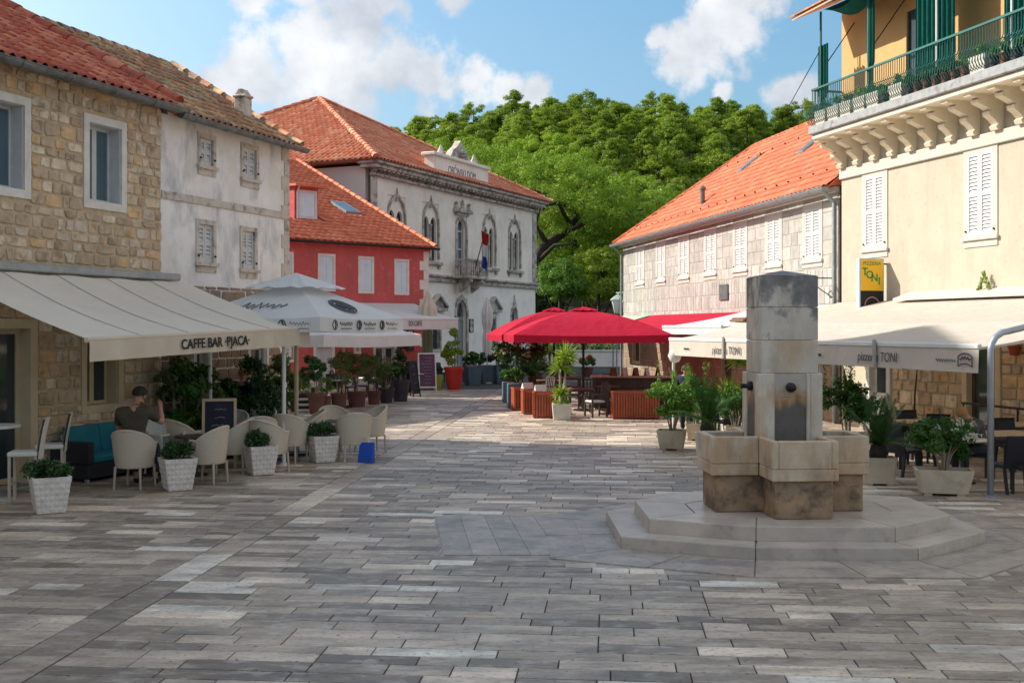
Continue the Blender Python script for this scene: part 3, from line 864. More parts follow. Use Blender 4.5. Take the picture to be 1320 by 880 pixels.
# hillside pines: six kinds, copied
trng = random.Random(4); protos = []
for k in range(10):
    hgt = trng.uniform(6.2, 8.8)
    cr = []; lean = trng.uniform(-.6, .6)
    tiers = trng.randint(5, 7); broad = trng.uniform(2.2, 3.4); top_ = trng.uniform(.25, .6)
    for q in range(tiers):
        f = q / (tiers - 1); cz = hgt * (.28 + .62 * f); rad = broad * (1 - (1 - top_) * f ** 1.4) * trng.uniform(.75, 1.2)
        for j in range(trng.randint(7, 10)):
            a_ = trng.uniform(0, 6.28); d_ = rad * trng.uniform(.35, 1.05); r_ = trng.uniform(.38, .85)
            cr.append((lean * f + d_ * math.cos(a_), d_ * math.sin(a_), cz + trng.uniform(-.5, .5) - .12 * d_, r_ * 1.15, r_ * 1.15, r_ * .62))
    cr.append((lean, 0, hgt * .96, .5, .5, .6))
    protos.append((hgt, quads_mesh('crown', leaf_arrays(cr, 8200, .27, .42, .35, .55, spread=.5), L_pine_far if k % 3 else L_pine_dark)))
    mb = MB(); mb.path([(0, 0, -.5), (trng.uniform(-.2, .2), .1, hgt * .45), (trng.uniform(-.4, .4), 0, hgt * .88)], [.2, .14, .04], 6)
    protos[-1] += (mb.mesh('trunk', m_bark),)
spots = []
y = 136.0
while y < 268:
    x0, x1 = (300 - CX) / F * y, (1085 - CX) / F * y
    x = x0 + trng.uniform(0, 4)
    while x < x1:
        px = CX + F * x / y
        if not (y < 232 and (px < 540 or px > 965)): spots.append((x + trng.uniform(-1.5, 1.5), y + trng.uniform(-2.5, 2.5)))
        x += trng.uniform(4.2, 6.4)
    y += 6.4
HOUSE = P(838, 192, 205)
spots = [s for s in spots if not (abs(s[0] - HOUSE.x) < 2.6 and -7 < s[1] - HOUSE.y < 4)]
print('pines', len(spots)); spots = spots[-300:]
for (x, y) in spots:
    hgt, cm, tm = trng.choice(protos); s = trng.uniform(.8, 1.2)
    t = thing('pine_tree', 'pine tree in the dense wood on the hillside', 'tree', (x, y, hill_h(x, y)), trng.uniform(0, 6.28), 'pines on the hillside')
    t.scale = (s * 1.18, s * 1.18, s * trng.uniform(.85, 1.05))
    link('crown', cm, t); link('trunk', tm, t)
# the small tiled house among them
gz = hill_h(HOUSE.x, HOUSE.y)
t = thing('hillside_house', 'small stone house with orange roof among the hillside pines', 'house', (HOUSE.x, HOUSE.y, gz - .4), 0)
mb = MB(); mb.box(-2.6, 2.6, -2.5, 2.5, 0, HOUSE.z - gz); mb.build('wall', m_wall_dim, t)
mb = MB(); e = HOUSE.z - gz; mb.prism_x([(-2.9, e), (2.9, e), (0, e + 1.5)], -2.9, 2.9); mb.build('roof', m_tile_row, t)
for x in (-1.6, 0, 1.6): mb = MB(); mb.box(x - .4, x + .4, -2.53, -2.45, e - 1.9, e - .6); mb.build('window', m_dark, t)

def big_tree(name, label, base, trunk, limbs, crowns, lm, n, size, group=None, aspect=.35, tr=.35, cl=(.9, 1.5)):
    t = thing(name, label, 'tree', base, 0, group)
    b = Vector(base)
    mb = MB(); mb.path([Vector(p) - b for p in trunk], [tr * (1 - .75 * k / (len(trunk) - 1)) for k in range(len(trunk))], 10)
    for L in limbs: mb.path([Vector(p) - b for p in L], [tr * .42 * (1 - .8 * k / (len(L) - 1)) for k in range(len(L))], 7)
    mb.build('trunk', m_bark, t, smooth=True)
    rr = random.Random(9); bl = []
    for (c, rad, k) in crowns: bl += clumps(Vector(c) - b, rad, k, *cl, rng=rr, low=-.35, flat=.6)
    leaves('crown', bl, n, size, lm, t, aspect, .5, .6, .38)
    return t
def pc(px, py, Y, rx, ry, rz=None):                    # crown ellipsoid seen at a pixel, radii in photo pixels
    p = P(px, py, Y); k = Y / F
    return (p, (rx * k, (rx + ry) / 2 * k, ry * k))
Y0 = 96
tb = P(684, 0, Y0); tb.z = 0
crown = [(*pc(700, 262, Y0, 120, 62), 60), (*pc(790, 280, Y0, 85, 60), 46), (*pc(620, 215, Y0 + 8, 70, 30), 30), (*pc(835, 285, Y0 + 6, 55, 48), 26),
         (*pc(765, 335, Y0 + 3, 70, 48), 40), (*pc(800, 320, Y0 + 1, 55, 50), 34), (*pc(735, 345, Y0 + 5, 40, 40), 24), (*pc(715, 225, Y0 + 4, 80, 28), 28)]
big_tree('stone_pine', 'great umbrella pine with leaning dark trunk beside the town hall', tb,
         [tb, P(686, 345, Y0), P(700, 318, Y0), P(728, 300, Y0 + 1), P(748, 275, Y0 + 1), P(760, 240, Y0 + 2)],
         [[P(690, 340, Y0), P(715, 316, Y0 - 1), P(745, 314, Y0 - 2)], [P(705, 314, Y0), P(690, 290, Y0), P(700, 255, Y0 + 1)],
          [P(728, 300, Y0 + 1), P(770, 280, Y0), P(830, 270, Y0)], [P(748, 275, Y0), P(700, 250, Y0 - 2), P(650, 235, Y0)], [P(735, 290, Y0), P(720, 262, Y0 - 3), P(680, 268, Y0 - 4)]],
         [(c, rd, int(k * 2.6)) for (c, rd, k) in crown], L_pine_big, 90000, .22, cl=(.4, .85), tr=.62)
for (lab, cx, cy, Y, rx, ry, lm, n) in (
        ('broad bright green pine rising behind the town hall roof', 585, 212, 118, 75, 34, L_pine, 15000),
        ('rounded pine between the umbrella pine and the hillside wood', 700, 212, 126, 70, 40, L_pine, 14000),
        ('bushy pine just above the long red roof', 868, 268, 112, 45, 40, L_pine_dark, 9000),
        ('leafy pale green tree under the umbrella pine', 722, 372, 90, 34, 40, L_bright, 8000),
        ('dark green tree behind the iron lantern', 772, 372, 92, 42, 55, L_pine_dark, 11000)):
    c, rad = pc(cx, cy, Y, rx, ry)
    b = Vector((c.x, c.y, max(0, hill_h(c.x, c.y)) if c.y > 100 else 0))
    big_tree('pine_tree' if lm in (L_pine, L_pine_dark) else 'leafy_tree', lab, b, [b, b.lerp(c, .6), c + Vector((0, 0, rad[2] * .4))],
             [[b.lerp(c, .5), c + Vector((s * rad[0] * .6, 0, 0))] for s in (-1, 1)], [(c, rad, max(40, n // 150))], lm, int(n * 1.8), .22 if Y > 100 else .20, cl=(.4, .8), tr=.3)

for k, (cx, cy, Y, rx, ry) in enumerate(((705, 330, 104, 40, 60), (752, 345, 103, 45, 60), (800, 350, 104, 40, 62), (690, 395, 100, 30, 25), (840, 330, 106, 40, 50))):
    c, rad = pc(cx, cy, Y, rx, ry); b = Vector((c.x, c.y, 0))
    big_tree('evergreen_tree', 'dense dark evergreen growing at the foot of the hill behind the pines', b, [b, c], [[b.lerp(c, .4), c + Vector((rad[0] * .5, 0, 0))]], [(c, rad, 70)], L_dark if k % 2 else L_pine_dark, 14000, .24, 'evergreens at the foot of the hill', cl=(.7, 1.2), tr=.25)
# ------------------------------------------------------------------ rubble stone house on the left
C1 = Vector(((207 - CX) / F * 22.0, 22.0)); DL = Vector((.343, .939)).normalized()
FS = Fac(C1 - DL * 32, C1); LS = FS.L
st = FS.root('stone_house', 'rubble stone house with orange tiled roof above the cream cafe awning', 'house')
def srect(fac, x0, yt, x1, yb, w=0.0):                 # pixel box (left, top, right, bottom; heights read at the left edge) -> u0, u1, z0, z1
    u0, z1 = fac.uz(x0, yt, w); u1 = fac.u(x1, w); z0 = fac.z(x0, yb, w)
    return u0, u1, z0, z1
W2 = srect(FS, 107, 145, 162, 267)
ww, wh = W2[1] - W2[0], (W2[2], W2[3])
u1 = FS.u(38.5)
W1 = (u1 - ww, u1, *wh)
W3 = (*srect(FS, 104, 434, 158, 534)[:3], 0); W3 = (W3[0], W3[1], W3[2], W3[2] + 1.45)
du = FS.u(47); DR = (du - 1.5, du, 0, FS.z(47, 411))
step = W2[0] - W1[0]
more = [(W1[0] - k * step, W1[1] - k * step, *wh) for k in (1.2, 2.4, 3.6, 4.8)]
holes = [W1, W2, W3, DR] + more
inner = [(a + .1, b - .1, c + (.1 if c > .05 else 0), d - .1) for (a, b, c, d) in holes]
eS = FS.z(100, 101, .35)
ws = wall(st, 0, LS, 0, eS, inner, m_mortar, t=.5)
shell(st, 0, LS, 8.0, eS, m_mortar)
veneer(ws, LS - 7.5, LS + .02, 0, eS - .02, holes, (.15, .29), (.16, .50), .024, m_rubble, rough=.26, seed=5, key=lambda it: -it[0] - (.5 if it[1] > 3 else 0))
tag(MB().box(0, LS - 7.6, -.02, 0, .01, eS).build('rendered_wall', m_rubble, st), kind='stuff')
for wn_ in [W1, W2] + more: casement(st, *wn_, frame=.14, depth=.30, m_gl=m_glass_b)
casement(st, *W3, frame=.13, depth=.30, m_fr=m_cream, m_in=m_cream)
fr = MB(); a, b, c, d = DR
fr.box(a, a + .16, -.03, .3, 0, d - .16); fr.box(b - .16, b, -.03, .3, 0, d - .16); fr.box(a, b, -.03, .3, d - .16, d)
dfr = fr.build('door_frame', m_cream, st)
dd = ring(MB(), a + .16, b - .16, .02, d - .16, .09, .2, .26).build('door', m_cream, st)
MB().box(a + .25, b - .25, .225, .235, .11, d - .25).build('pane', m_glass, dd)
MB().box(a + .3, a + .33, .15, .2, .95, 1.15).build('handle', m_steel, dd)
MB().face([(a + .16, .5, 0), (b - .16, .5, 0), (b - .16, .5, d), (a + .16, .5, d)])
angS = math.atan2(9.25 - eS, 4.0 + .3)
rf, zr = gable_roof(st, 0, LS + .08, 8.0, eS + .02, angS, m_tile_old, m_wall=m_mortar)
tile_roof(rf, 0, LS + .06, -.36, eS + .02, 4.3 / math.cos(angS) - .2, angS, .235, .38, m_tile_red, .055, maxobj=300, key=lambda c: (-(c[0]) // 1.2, c[1]))
ridge_caps(rf, (LS + .04, -.4, eS + .1), (LS + .04, 4.0, zr + .1), m_tile_red, .12, .46, 'verge_cap')
gutter(st, 0, LS + .25, -.42, eS - .02, m_gutter, .1)
# ------------------------------------------------------------------ grey plastered house
C2 = C1 + DL * ((288 / F * C1.y + C1.x) / -(DL.x + 288 / F * DL.y))
FG = Fac(C1, C2); LG = FG.L
g = FG.root('grey_house', 'weathered grey plaster house with small louvred windows and old tiles', 'house')
eG = FG.z(300, 166, .3)
gw = [srect(FG, 254.6, 170, 277.6, 224), srect(FG, 310, 183, 333, 240), srect(FG, 252, 281.5, 278, 350), srect(FG, 309, 291, 331, 358)]
gd = (FG.u(248), FG.u(270), 0, 2.25)
gd2 = (FG.u(318), FG.u(345), 0, 2.3)
gh = gw + [gd, gd2]
wg = wall(g, .001, LG, 0, eG, [(a + .06, b - .06, c + (.1 if c > .1 else 0), d - .06) for a, b, c, d in gh], m_greyplaster)
shell(g, 0.001, LG, 6.6, eG, m_greyplaster)
for q in gw: louvre_window(g, *q, frame=.10, m_fr=m_palestone, y_sh=.03, pitch=.07, sill=.2)
za, zb = FG.z(212, 246), FG.z(212, 256)
MB().bbox(.01, LG - .01, -.035, -.002, zb, za, .006).build('string_course', m_palestone, g)
k = 0; z = .02
while z < eG - .3:
    h = .34; L = .32 if k % 2 else .2
    MB().bbox(LG - L, LG + .015, -.02, .3, z, z + h - .015, .008).build('quoin', m_palestone, g); z += h; k += 1
zt = FG.z(270, 369)
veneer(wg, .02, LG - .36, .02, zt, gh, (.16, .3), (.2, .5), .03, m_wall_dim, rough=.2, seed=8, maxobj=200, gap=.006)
for q in (gd, gd2):
    f = MB(); f.box(q[0], q[0] + .1, -.04, .25, 0, q[3] - .1); f.box(q[1] - .1, q[1], -.04, .25, 0, q[3] - .1); f.box(q[0], q[1], -.04, .25, q[3] - .1, q[3]); f = f.build('door_frame', m_whitestone, g)
    dl = ring(MB(), q[0] + .1, q[1] - .1, .02, q[3] - .1, .1, .1, .15).build('door', m_whitepaint, g)
    MB().box(q[0] + .2, q[1] - .2, .115, .13, .12, q[3] - .2).build('pane', m_glass, dl)
angG = math.atan2(9.0 - eG, 3.4 + .3)
rg, zrg = gable_roof(g, .09, LG + .1, 6.8, eG, angG, m_tile_old, m_wall=m_greyplaster)
tile_roof(rg, .1, LG + .1, -.34, eG, 3.7 / math.cos(angG) - .22, angG, .21, .36, m_tile_old, .05, maxobj=300, key=lambda c: -c[0])
ridge_caps(rg, (.1, 3.4, zrg + .02), (LG + .1, 3.4, zrg + .02), m_tile_old, .11, .42)
ridge_caps(rg, (LG + .06, -.3, eG + .06), (LG + .06, 3.3, zrg + .05), m_tile_old, .1, .42, 'verge_cap')
gutter(g, .1, LG + .15, -.40, eG - .03, m_gutter, .09)
cq = (LG - .45, .95); cz = eG + (cq[1] + .3) * math.tan(angG)
ch = MB(); ch.bbox(cq[0] - .15, cq[0] + .15, cq[1] - .15, cq[1] + .15, cz - .3, cz + .42, .02)
ch = ch.build('chimney', m_palestone, g)
MB().bbox(cq[0] - .18, cq[0] + .18, cq[1] - .18, cq[1] + .18, cz + .42, cz + .48, .02).build('chimney_cap', m_palestone, ch)
mb = MB(); mb.prism_x([(cq[1] - .15, cz + .48), (cq[1] + .15, cz + .48), (cq[1] + .05, cz + .62), (cq[1] - .05, cz + .62)], cq[0] - .12, cq[0] + .12); mb.build('chimney_hood', m_palestone, ch)
# ------------------------------------------------------------------ unseen houses and tall nave added to shade the square
def plain_house(fac, label, h, D, nw, wall_m, ang, name='shade_house', cat='house', zwin=((3.9, 5.4), (.9, 2.3))):
    t_ = fac.root(name, label, cat); L_ = fac.L; pitch_ = (L_ - 1.0) / nw
    hw = [(.7 + pitch_ * (k + .2), .7 + pitch_ * (k + .2) + 1.0, c, d) for k in range(nw) for (c, d) in zwin]
    wall(t_, 0, L_, 0, h, [(a + .08, b - .08, c + .1, d - .08) for a, b, c, d in hw], wall_m)
    shell(t_, 0, L_, D, h, wall_m)
    for q_ in hw: louvre_window(t_, *q_, pitch=.12)
    rf_, zr_ = gable_roof(t_, -.1, L_ + .1, D, h, ang, m_tile_row)
    mb = MB(); 
    for x in (0.0, L_ - .3): mb.prism_x([(.0, h), (D, h), (D / 2, zr_ - .35)], x, x + .3)
    mb.build('gable', wall_m, t_)
    tile_roof(rf_, -.1, L_ + .1, -.34, h, (D / 2 + .34) / math.cos(ang), ang, .3, .4, m_tile_row, .05)
    return t_
plain_house(Fac((-14.0, 29.6), (-9.7, 36.6)), 'plain plastered house in the side street behind the grey house', 6.4, 6.5, 3, m_hall_side, R(24))
plain_house(Fac((-8.75, 37.4), (-9.15, 43.2)), 'narrow plastered house between the side street and the red house', 6.2, 6, 2, m_hall_side, R(24))
plain_house(Fac(Vector((-14.2, 27.7)) - DL * 42, (-14.2, 27.7)), 'tall parish church nave rising behind the stone house', 18.5, 6, 8, m_hall, R(30), 'church', 'church', ((5.5, 8.5), (10, 12.5)))
# ------------------------------------------------------------------ red house
dR = Vector((.728, .686)).normalized(); BR = Vector(((552 - CX) / F * 50.3, 50.3))
FR = Fac(BR - dR * 8.6, BR); LR = FR.L
r = FR.root('red_house', 'crimson plaster house with pale blue shutters and a dormer', 'house')
eR = FR.z(548, 318.5, .3)
rw = [srect(FR, 409.5, 326.4, 432, 375), srect(FR, 461.4, 330, 481.8, 378), srect(FR, 508, 333.5, 527, 380)]
dlt = rw[1][0] - rw[0][0]
rw.append((rw[0][0] - dlt, rw[0][1] - dlt, rw[0][2], rw[0][3]))
rd1 = (FR.u(404), FR.u(431), 0, FR.z(404, 444)); rd2 = (FR.u(481), FR.u(511), 0, FR.z(481, 443)); rwl = (*srect(FR, 456, 443, 465, 456),)
rwl2 = (FR.u(372), FR.u(381), 1.2, 2.3)
rh_ = [(a + .08, b - .08, c + (.08 if c > .05 else 0), d - .08) for a, b, c, d in rw + [rd1, rd2, rwl, rwl2]]
wall(r, 0, LR, 0, eR, rh_, m_redplaster)
shell(r, 0, LR, 20, eR, m_redplaster)
for q in rw:
    fr = ring(MB(), *q, .11, -.03, .15).build('window', m_whitestone, r)
    mid = (q[0] + q[1]) / 2
    for (a, b) in ((q[0] + .115, mid - .004), (mid + .004, q[1] - .115)):
        s = MB(); s.box(a, b, .0, .04, q[2] + .115, q[3] - .115); s = s.build('shutter', m_blueshutter, fr)
        mb = MB()
        for zz in (q[2] + .3, q[3] - .35): mb.box(a, b, -.02, -.001, zz, zz + .07)
        mb.build('batten', m_blueshutter, s)
for q, m_ in ((rd1, m_whitepaint), (rd2, m_whitepaint)):
    f = MB(); f.box(q[0], q[0] + .12, -.04, .2, 0, q[3] - .12); f.box(q[1] - .12, q[1], -.04, .2, 0, q[3] - .12); f.box(q[0], q[1], -.04, .2, q[3] - .12, q[3]); f.build('door_frame', m_whitestone, r)
    mid = (q[0] + q[1]) / 2
    for (a, b) in ((q[0] + .12, mid - .004), (mid + .004, q[1] - .12)):
        s = ring(MB(), a, b, .03, q[3] - .12, .09, .08, .13).build('door', m_, r)
        (MB().box(a + .09, b - .09, .095, .11, .12, q[3] - .21)).build('pane' if q is rd2 else 'panel', m_glass if q is rd2 else m_, s)
for q in (rwl, rwl2): casement(r, *q, frame=.1, depth=.15, leaves=1)
for (a, b) in ((0, rd1[0]), (rd1[1], rd2[0]), (rd2[1], LR - .3)): MB().box(a, b, -.02, -.001, .0, .45).build('plinth', m_whitestone, r)
k = 0; z = .46
while z < eR - .3:
    L = .5 if k % 2 else .28
    MB().bbox(LR - L, LR + .02, -.03, .3, z, z + .42, .01).build('quoin', m_whitestone, r); z += .425; k += 1
angR = math.atan(.45)
RD = 11.0
rr, zrr = gable_roof(r, -.2, LR + .25, 2 * RD, eR, angR, m_tile_row, m_wall=m_redplaster)
# dormer and skylight positions on the slope
def on_slope(fac, px, py, ze, tan_, over=.3):
    lo, hi = -1.0, 14.0
    for _ in range(50):
        q = (lo + hi) / 2
        if fac.z(px, py, -q) > ze + (q + over) * tan_: lo = q
        else: hi = q
    return fac.u(px, -q), q, ze + (q + over) * tan_
u_l, q_d, z_d = on_slope(FR, 395, 283, eR, .45)
da, db = FR.u(379.5, -q_d), FR.u(410, -q_d); zd1 = FR.z(395, 238, -q_d)
sk_u, sk_q, sk_z = on_slope(FR, 445, 269, eR, .45)
tile_roof(rr, -.2, LR + .25, -.34, eR, (RD + .34) / math.cos(angR), angR, .33, .42, m_tile_row, .028, 'barrel',
          ok=lambda x, s: not (da - .1 < x < db + .1 and q_d - .2 < s * math.cos(angR) - .34 < q_d + (zd1 - z_d) / .45 + .2) and not (abs(x - sk_u) < .5 and abs(s * math.cos(angR) - .34 - sk_q) < .75))
ridge_caps(rr, (LR + .2, -.3, eR + .05), (LR + .2, RD, zrr + .05), m_tile_row, .1, .5, 'verge_cap')
gutter(r, -.2, LR + .3, -.4, eR - .04, m_black, .08)
dm = MB(); hd = zd1 - z_d; dep = hd / .45
dm.prism_x([(q_d, z_d - .1), (q_d, zd1 - .05), (q_d + dep, zd1 - .05 + .02)], da, db)
dm = dm.build('dormer', m_redplaster, r)
cu0, cu1, cz0, cz1 = FR.u(383.5, -q_d), FR.u(408, -q_d), z_d + .03, FR.z(395, 245.5, -q_d)
wf = ring(MB(), cu0, cu1, cz0, cz1, .12, q_d - .05, q_d - .002).build('dormer_window', m_whitepaint, dm)
MB().box(cu0 + .12, cu1 - .12, q_d - .03, q_d - .004, cz0 + .12, cz1 - .12).build('shutter', m_blueshutter, wf)
mb = MB(); mb.prism_x([(q_d - .35, zd1 - .13), (q_d - .35, zd1 - .03), (q_d + dep + .5, zd1 + .22), (q_d + dep + .5, zd1 + .1)][::-1], da - .15, db + .25); mb.build('dormer_roof', m_tile_row, dm)
mb = MB(); mb.path([(da + .06, q_d - .32, zd1 - .12), (da + .1, q_d - .06, zd1 - .35), (da + .1, q_d - .06, z_d)], .035, 6); mb.build('downpipe', m_whitemetal, dm)
sk = MB(); sk.hexa([(-.42, -.7, .0), (.42, -.7, .0), (.42, .7, .0), (-.42, .7, .0), (-.42, -.7, .11), (.42, -.7, .11), (.42, .7, .11), (-.42, .7, .11)])
sk = link('skylight', sk.mesh('skylight', m_zinc), r, (sk_u, sk_q, sk_z), rot=(angR, 0, 0))
MB().box(-.34, .34, -.6, .6, .1105, .118).build('pane', m_glass_b, sk)
mb = MB(); mb.box(FR.u(524), FR.u(532.5), -.06, -.005, FR.z(524, 452), FR.z(524, 424)); mbd = mb.build('menu_board', m_black, r)
for k in range(4):
    mb = MB(); a, b = FR.u(524.8), FR.u(531.8); zc = FR.z(524, 428.5 + 6 * k); mb.box(a + .03 + .05 * (k % 2), b - .05, -.066, -.061, zc - .07, zc + .07); mb.build('menu_print', m_inkgrey if k % 2 else m_white_fab, mbd)
# ------------------------------------------------------------------ town hall
TL, TR_ = Vector(((478 - CX) / F * 58.5, 58.5)), Vector(((690 - CX) / F * 77.6, 77.6))
FT = Fac(TL, TR_); LT = FT.L
t = FT.root('town_hall', 'pale stone town hall with pointed twin windows and pyramid tiled roof', 'town hall')
zc = 11.05; DT = LT
zs1 = FT.z(620, 364.5)
def arch_fn(c, hw, spring, pointed):
    def f(x):
        d = abs(x - c)
        if d >= hw: return None
        if pointed:                                    # two arcs of radius 1.6*hw
            Rr = 1.5 * hw; return spring + math.sqrt(max(0, Rr * Rr - (d + Rr - hw) ** 2))
        return spring + math.sqrt(max(0, hw * hw - d * d))
    return f
def arch_plate(mb, u0, u1, z0, z1, lights, y0, y1):
    """a panel from u0 to u1 pierced by arched lights (centre, half width, foot, spring, pointed)"""
    xs = sorted({u0, u1, *[l[0] + l[1] * math.sin(math.pi / 2 * k / 6) for l in lights for k in range(-6, 7)]})
    for a, b in zip(xs, xs[1:]):
        mdl = [l for l in lights if l[0] - l[1] - 1e-6 <= a and b <= l[0] + l[1] + 1e-6]
        if not mdl:
            mb.box(a, b, y0, y1, z0, z1); continue
        l = mdl[0]; f = arch_fn(l[0], l[1], l[3], l[4])
        fa, fb = (f(min(max(q, l[0] - l[1] + 1e-4), l[0] + l[1] - 1e-4)) for q in (a, b))
        mb.hexa([(a, y0, fa), (b, y0, fb), (b, y1, fb), (a, y1, fa), (a, y0, z1), (b, y0, z1), (b, y1, z1), (a, y1, z1)])
        if l[2] > z0 + 1e-3: mb.box(a, b, y0, y1, z0, l[2])
    return mb
def arch_band(mb, c, hw, foot, spring, pointed, wd, y0, y1, n=14):
    """a moulding that follows an arch"""
    def curve(h2):
        f = arch_fn(c, h2, spring, pointed); pts = [(c - h2, foot)]
        for k in range(n + 1):
            x = c - h2 * math.cos(math.pi * k / n) * .9999; pts.append((x, f(x)))
        return pts + [(c + h2, foot)]
    A, B = curve(hw), curve(hw + wd)
    for k in range(len(A) - 1):
        mb.hexa([(A[k][0], y0, A[k][1]), (A[k + 1][0], y0, A[k + 1][1]), (A[k + 1][0], y1, A[k + 1][1]), (A[k][0], y1, A[k][1]),
                 (B[k][0], y0, B[k][1]), (B[k + 1][0], y0, B[k + 1][1]), (B[k + 1][0], y1, B[k + 1][1]), (B[k][0], y1, B[k][1])])
    return mb
bif = []
for (cx, yb, half) in ((511, 330, 9.5), (555, 336, 9), (630.5, 345, 8), (663, 348, 7.5)):
    c = FT.u(cx); zb_ = FT.z(cx, yb)
    bif.append((c, zb_))
zb_ = sum(b[1] for b in bif) / 4
cD = FT.u(594.5)
holesT = [(b[0] - .95, b[0] + .95, zb_, zb_ + 3.3) for b in bif] + [(cD - .75, cD + .75, zs1 + .1, zb_ + 2.9), (cD - .8, cD + .8, 0, 4.35)]
pw = [FT.u(562), FT.u(634)]; gwR = FT.u(662.5)
holesT += [(p - .6, p + .6, 1.2, 3.3) for p in pw] + [(gwR - .5, gwR + .5, 1.6, 4.2)]
wall(t, 0, LT, zs1, zc, [h for h in holesT if h[3] > zs1 + .3 and h[2] > zs1], m_hall, .5, 'upper_wall')
wall(t, 0, LT, 0, zs1, [h for h in holesT if h[2] < zs1], m_hall_low, .5, 'lower_wall')
shell(t, 0, LT, DT, zc, m_hall_side)
for (c, _) in bif:
    w_ = arch_plate(MB(), c - .95, c + .95, zb_, zb_ + 3.3, [(c - .42, .33, zb_, zb_ + 2.05, True), (c + .42, .33, zb_, zb_ + 2.05, True)], .06, .2).build('window', m_hall, t)
    mb = MB(); mb.face([(c - .9, .3, zb_), (c + .9, .3, zb_), (c + .9, .3, zb_ + 3), (c - .9, .3, zb_ + 3)]); mb.build('pane', m_glass_b, w_)
    mb = MB()
    for s in (-1, 1):
        mb.box(c + s * .42 - .02, c + s * .42 + .02, .24, .29, zb_, zb_ + 2.4)
        for zz in (.75, 1.5): mb.box(c + s * .42 - .33, c + s * .42 + .33, .245, .285, zb_ + zz, zb_ + zz + .04)
    mb.build('glazing_bar', m_inkgrey, w_)
    mb = MB(); mb.lathe([(.09, 0), (.09, .1), (.06, .14), (.055, 1.9), (.09, 1.96), (.11, 2.06)], 10, (c, .0, zb_ + .02)); mb.build('column', m_hall_trim, w_, smooth=True)
    mb = arch_band(MB(), c, .86, zb_ + .1, zb_ + 2.05, True, .12, -.08, -.001); mb.lathe([(.08, 0), (.05, .2), (.09, .3), (.01, .75)], 8, (c, -.05, zb_ + 3.0)); mb.build('hood_moulding', m_hall_trim, w_)
    mb = MB(); mb.bbox(c - 1.15, c + 1.15, -.22, -.002, zb_ - .24, zb_ - .04, .03); mb.box(c - 1.0, c - .8, -.14, -.002, zb_ - .45, zb_ - .241); mb.box(c + .8, c + 1.0, -.14, -.002, zb_ - .45, zb_ - .241); mb.build('sill', m_hall_trim, w_)
# balcony door
z0, z1 = zs1 + .1, zb_ + 2.9
w_ = arch_plate(MB(), cD - .75, cD + .75, z0, z1, [(cD, .56, z0, z1 - .85, False)], .06, .2).build('balcony_door', m_hall, t)
mb = MB(); mb.face([(cD - .7, .3, z0), (cD + .7, .3, z0), (cD + .7, .3, z1), (cD - .7, .3, z1)]); mb.build('pane', m_glass_b, w_)
mb = MB()
for s in (-.54, -.03, .48): mb.box(cD + s, cD + s + .06, .22, .28, z0, z1 - .4)
for zz in (z0 + .9, z0 + 1.8, z1 - .95): mb.box(cD - .56, cD + .56, .225, .275, zz, zz + .08)
mb.build('door_bars', m_whitepaint, w_)
mb = arch_band(MB(), cD, .62, z0, z1 - .85, False, .16, -.07, -.001)
mb.bbox(cD - 1.05, cD + 1.05, -.3, -.002, z1 + .15, z1 + .4, .03); mb.box(cD - .85, cD + .85, -.12, -.002, z1 + .0, z1 + .149)
for s in (-.8, 0, .8): mb.lathe([(.14, 0), (.08, .2), (.12, .32), (.01, .62 if s == 0 else .42)], 8, (cD + s, -.12, z1 + .4))
mb.build('door_hood', m_hall_trim, w_)
# string course, balcony, cornice
mb = MB(); mb.bbox(-.05, LT + .15, -.16, -.002, zs1 - .16, zs1 + .12, .04); mb.bbox(-.1, LT + .25, -.3, -.003, zs1 + .121, zs1 + .26, .03); mb.build('string_course', m_hall_trim, t)
bz = zs1 + .30; bw = 1.35
b_ = MB(); b_.bbox(cD - bw, cD + bw, -1.2, -.31, bz - .2, bz, .04); b_ = b_.build('balcony', m_hall_trim, t)
mb = MB()
for x in (cD - bw + .02, cD + bw - .14): mb.box(x, x + .12, -1.18, -1.06, bz, bz + .86); mb.box(x, x + .12, -.45, -.33, bz, bz + .86)
mb.bbox(cD - bw, cD + bw, -1.21, -1.03, bz + .86, bz + .98, .02)
for x in (cD - bw, cD + bw - .16): mb.bbox(x, x + .16, -1.02, -.31, bz + .862, bz + .978, .02)
mb.build('handrail', m_hall_trim, b_)
bal = MB(); bal.lathe([(.05, 0), (.07, .06), (.04, .14), (.075, .34), (.045, .62), (.06, .76), (.06, .858)], 8); bal = bal.mesh('baluster', m_hall_trim, True)
for k in range(9): link('baluster', bal, b_, (cD - bw + .32 + k * (2 * bw - .64) / 8, -1.12, bz))
for x in (cD - bw + .08, cD + bw - .08):
    for k in range(3): link('baluster', bal, b_, (x, -.95 + k * .21, bz))
for s in (-.75, .75):
    mb = MB(); mb.prism_x([(-.32, bz - .2), (-1.1, bz - .2), (-1.1, bz - .36), (-.85, bz - .5), (-.72, bz - .72), (-.32, bz - 1.0)], cD + s - .17, cD + s + .17); mb.build('console', m_hall_trim, b_)
mb = MB(); mb.bbox(-.15, LT + .15, -.25, -.002, zc - .55, zc - .4, .03)
mb.bbox(-.45, LT + .45, -.6, .4, zc - .18, zc + .02, .03); mb.bbox(-.6, LT + .6, -.78, .5, zc + .021, zc + .18, .04); mb.build('cornice', m_hall_trim, t)
mb = MB(); n = 46
for k in range(n):
    x = .1 + k * (LT - .2) / (n - 1); mb.prism_x([(-.003, zc - .4), (-.5, zc - .181), (-.003, zc - .181)][::-1], x - .09, x + .09); mb.box(x - .1, x + .1, -.52, -.26, zc - .27, zc - .182)
tag(mb.build('modillion_row', m_hall_trim, t), kind='stuff')
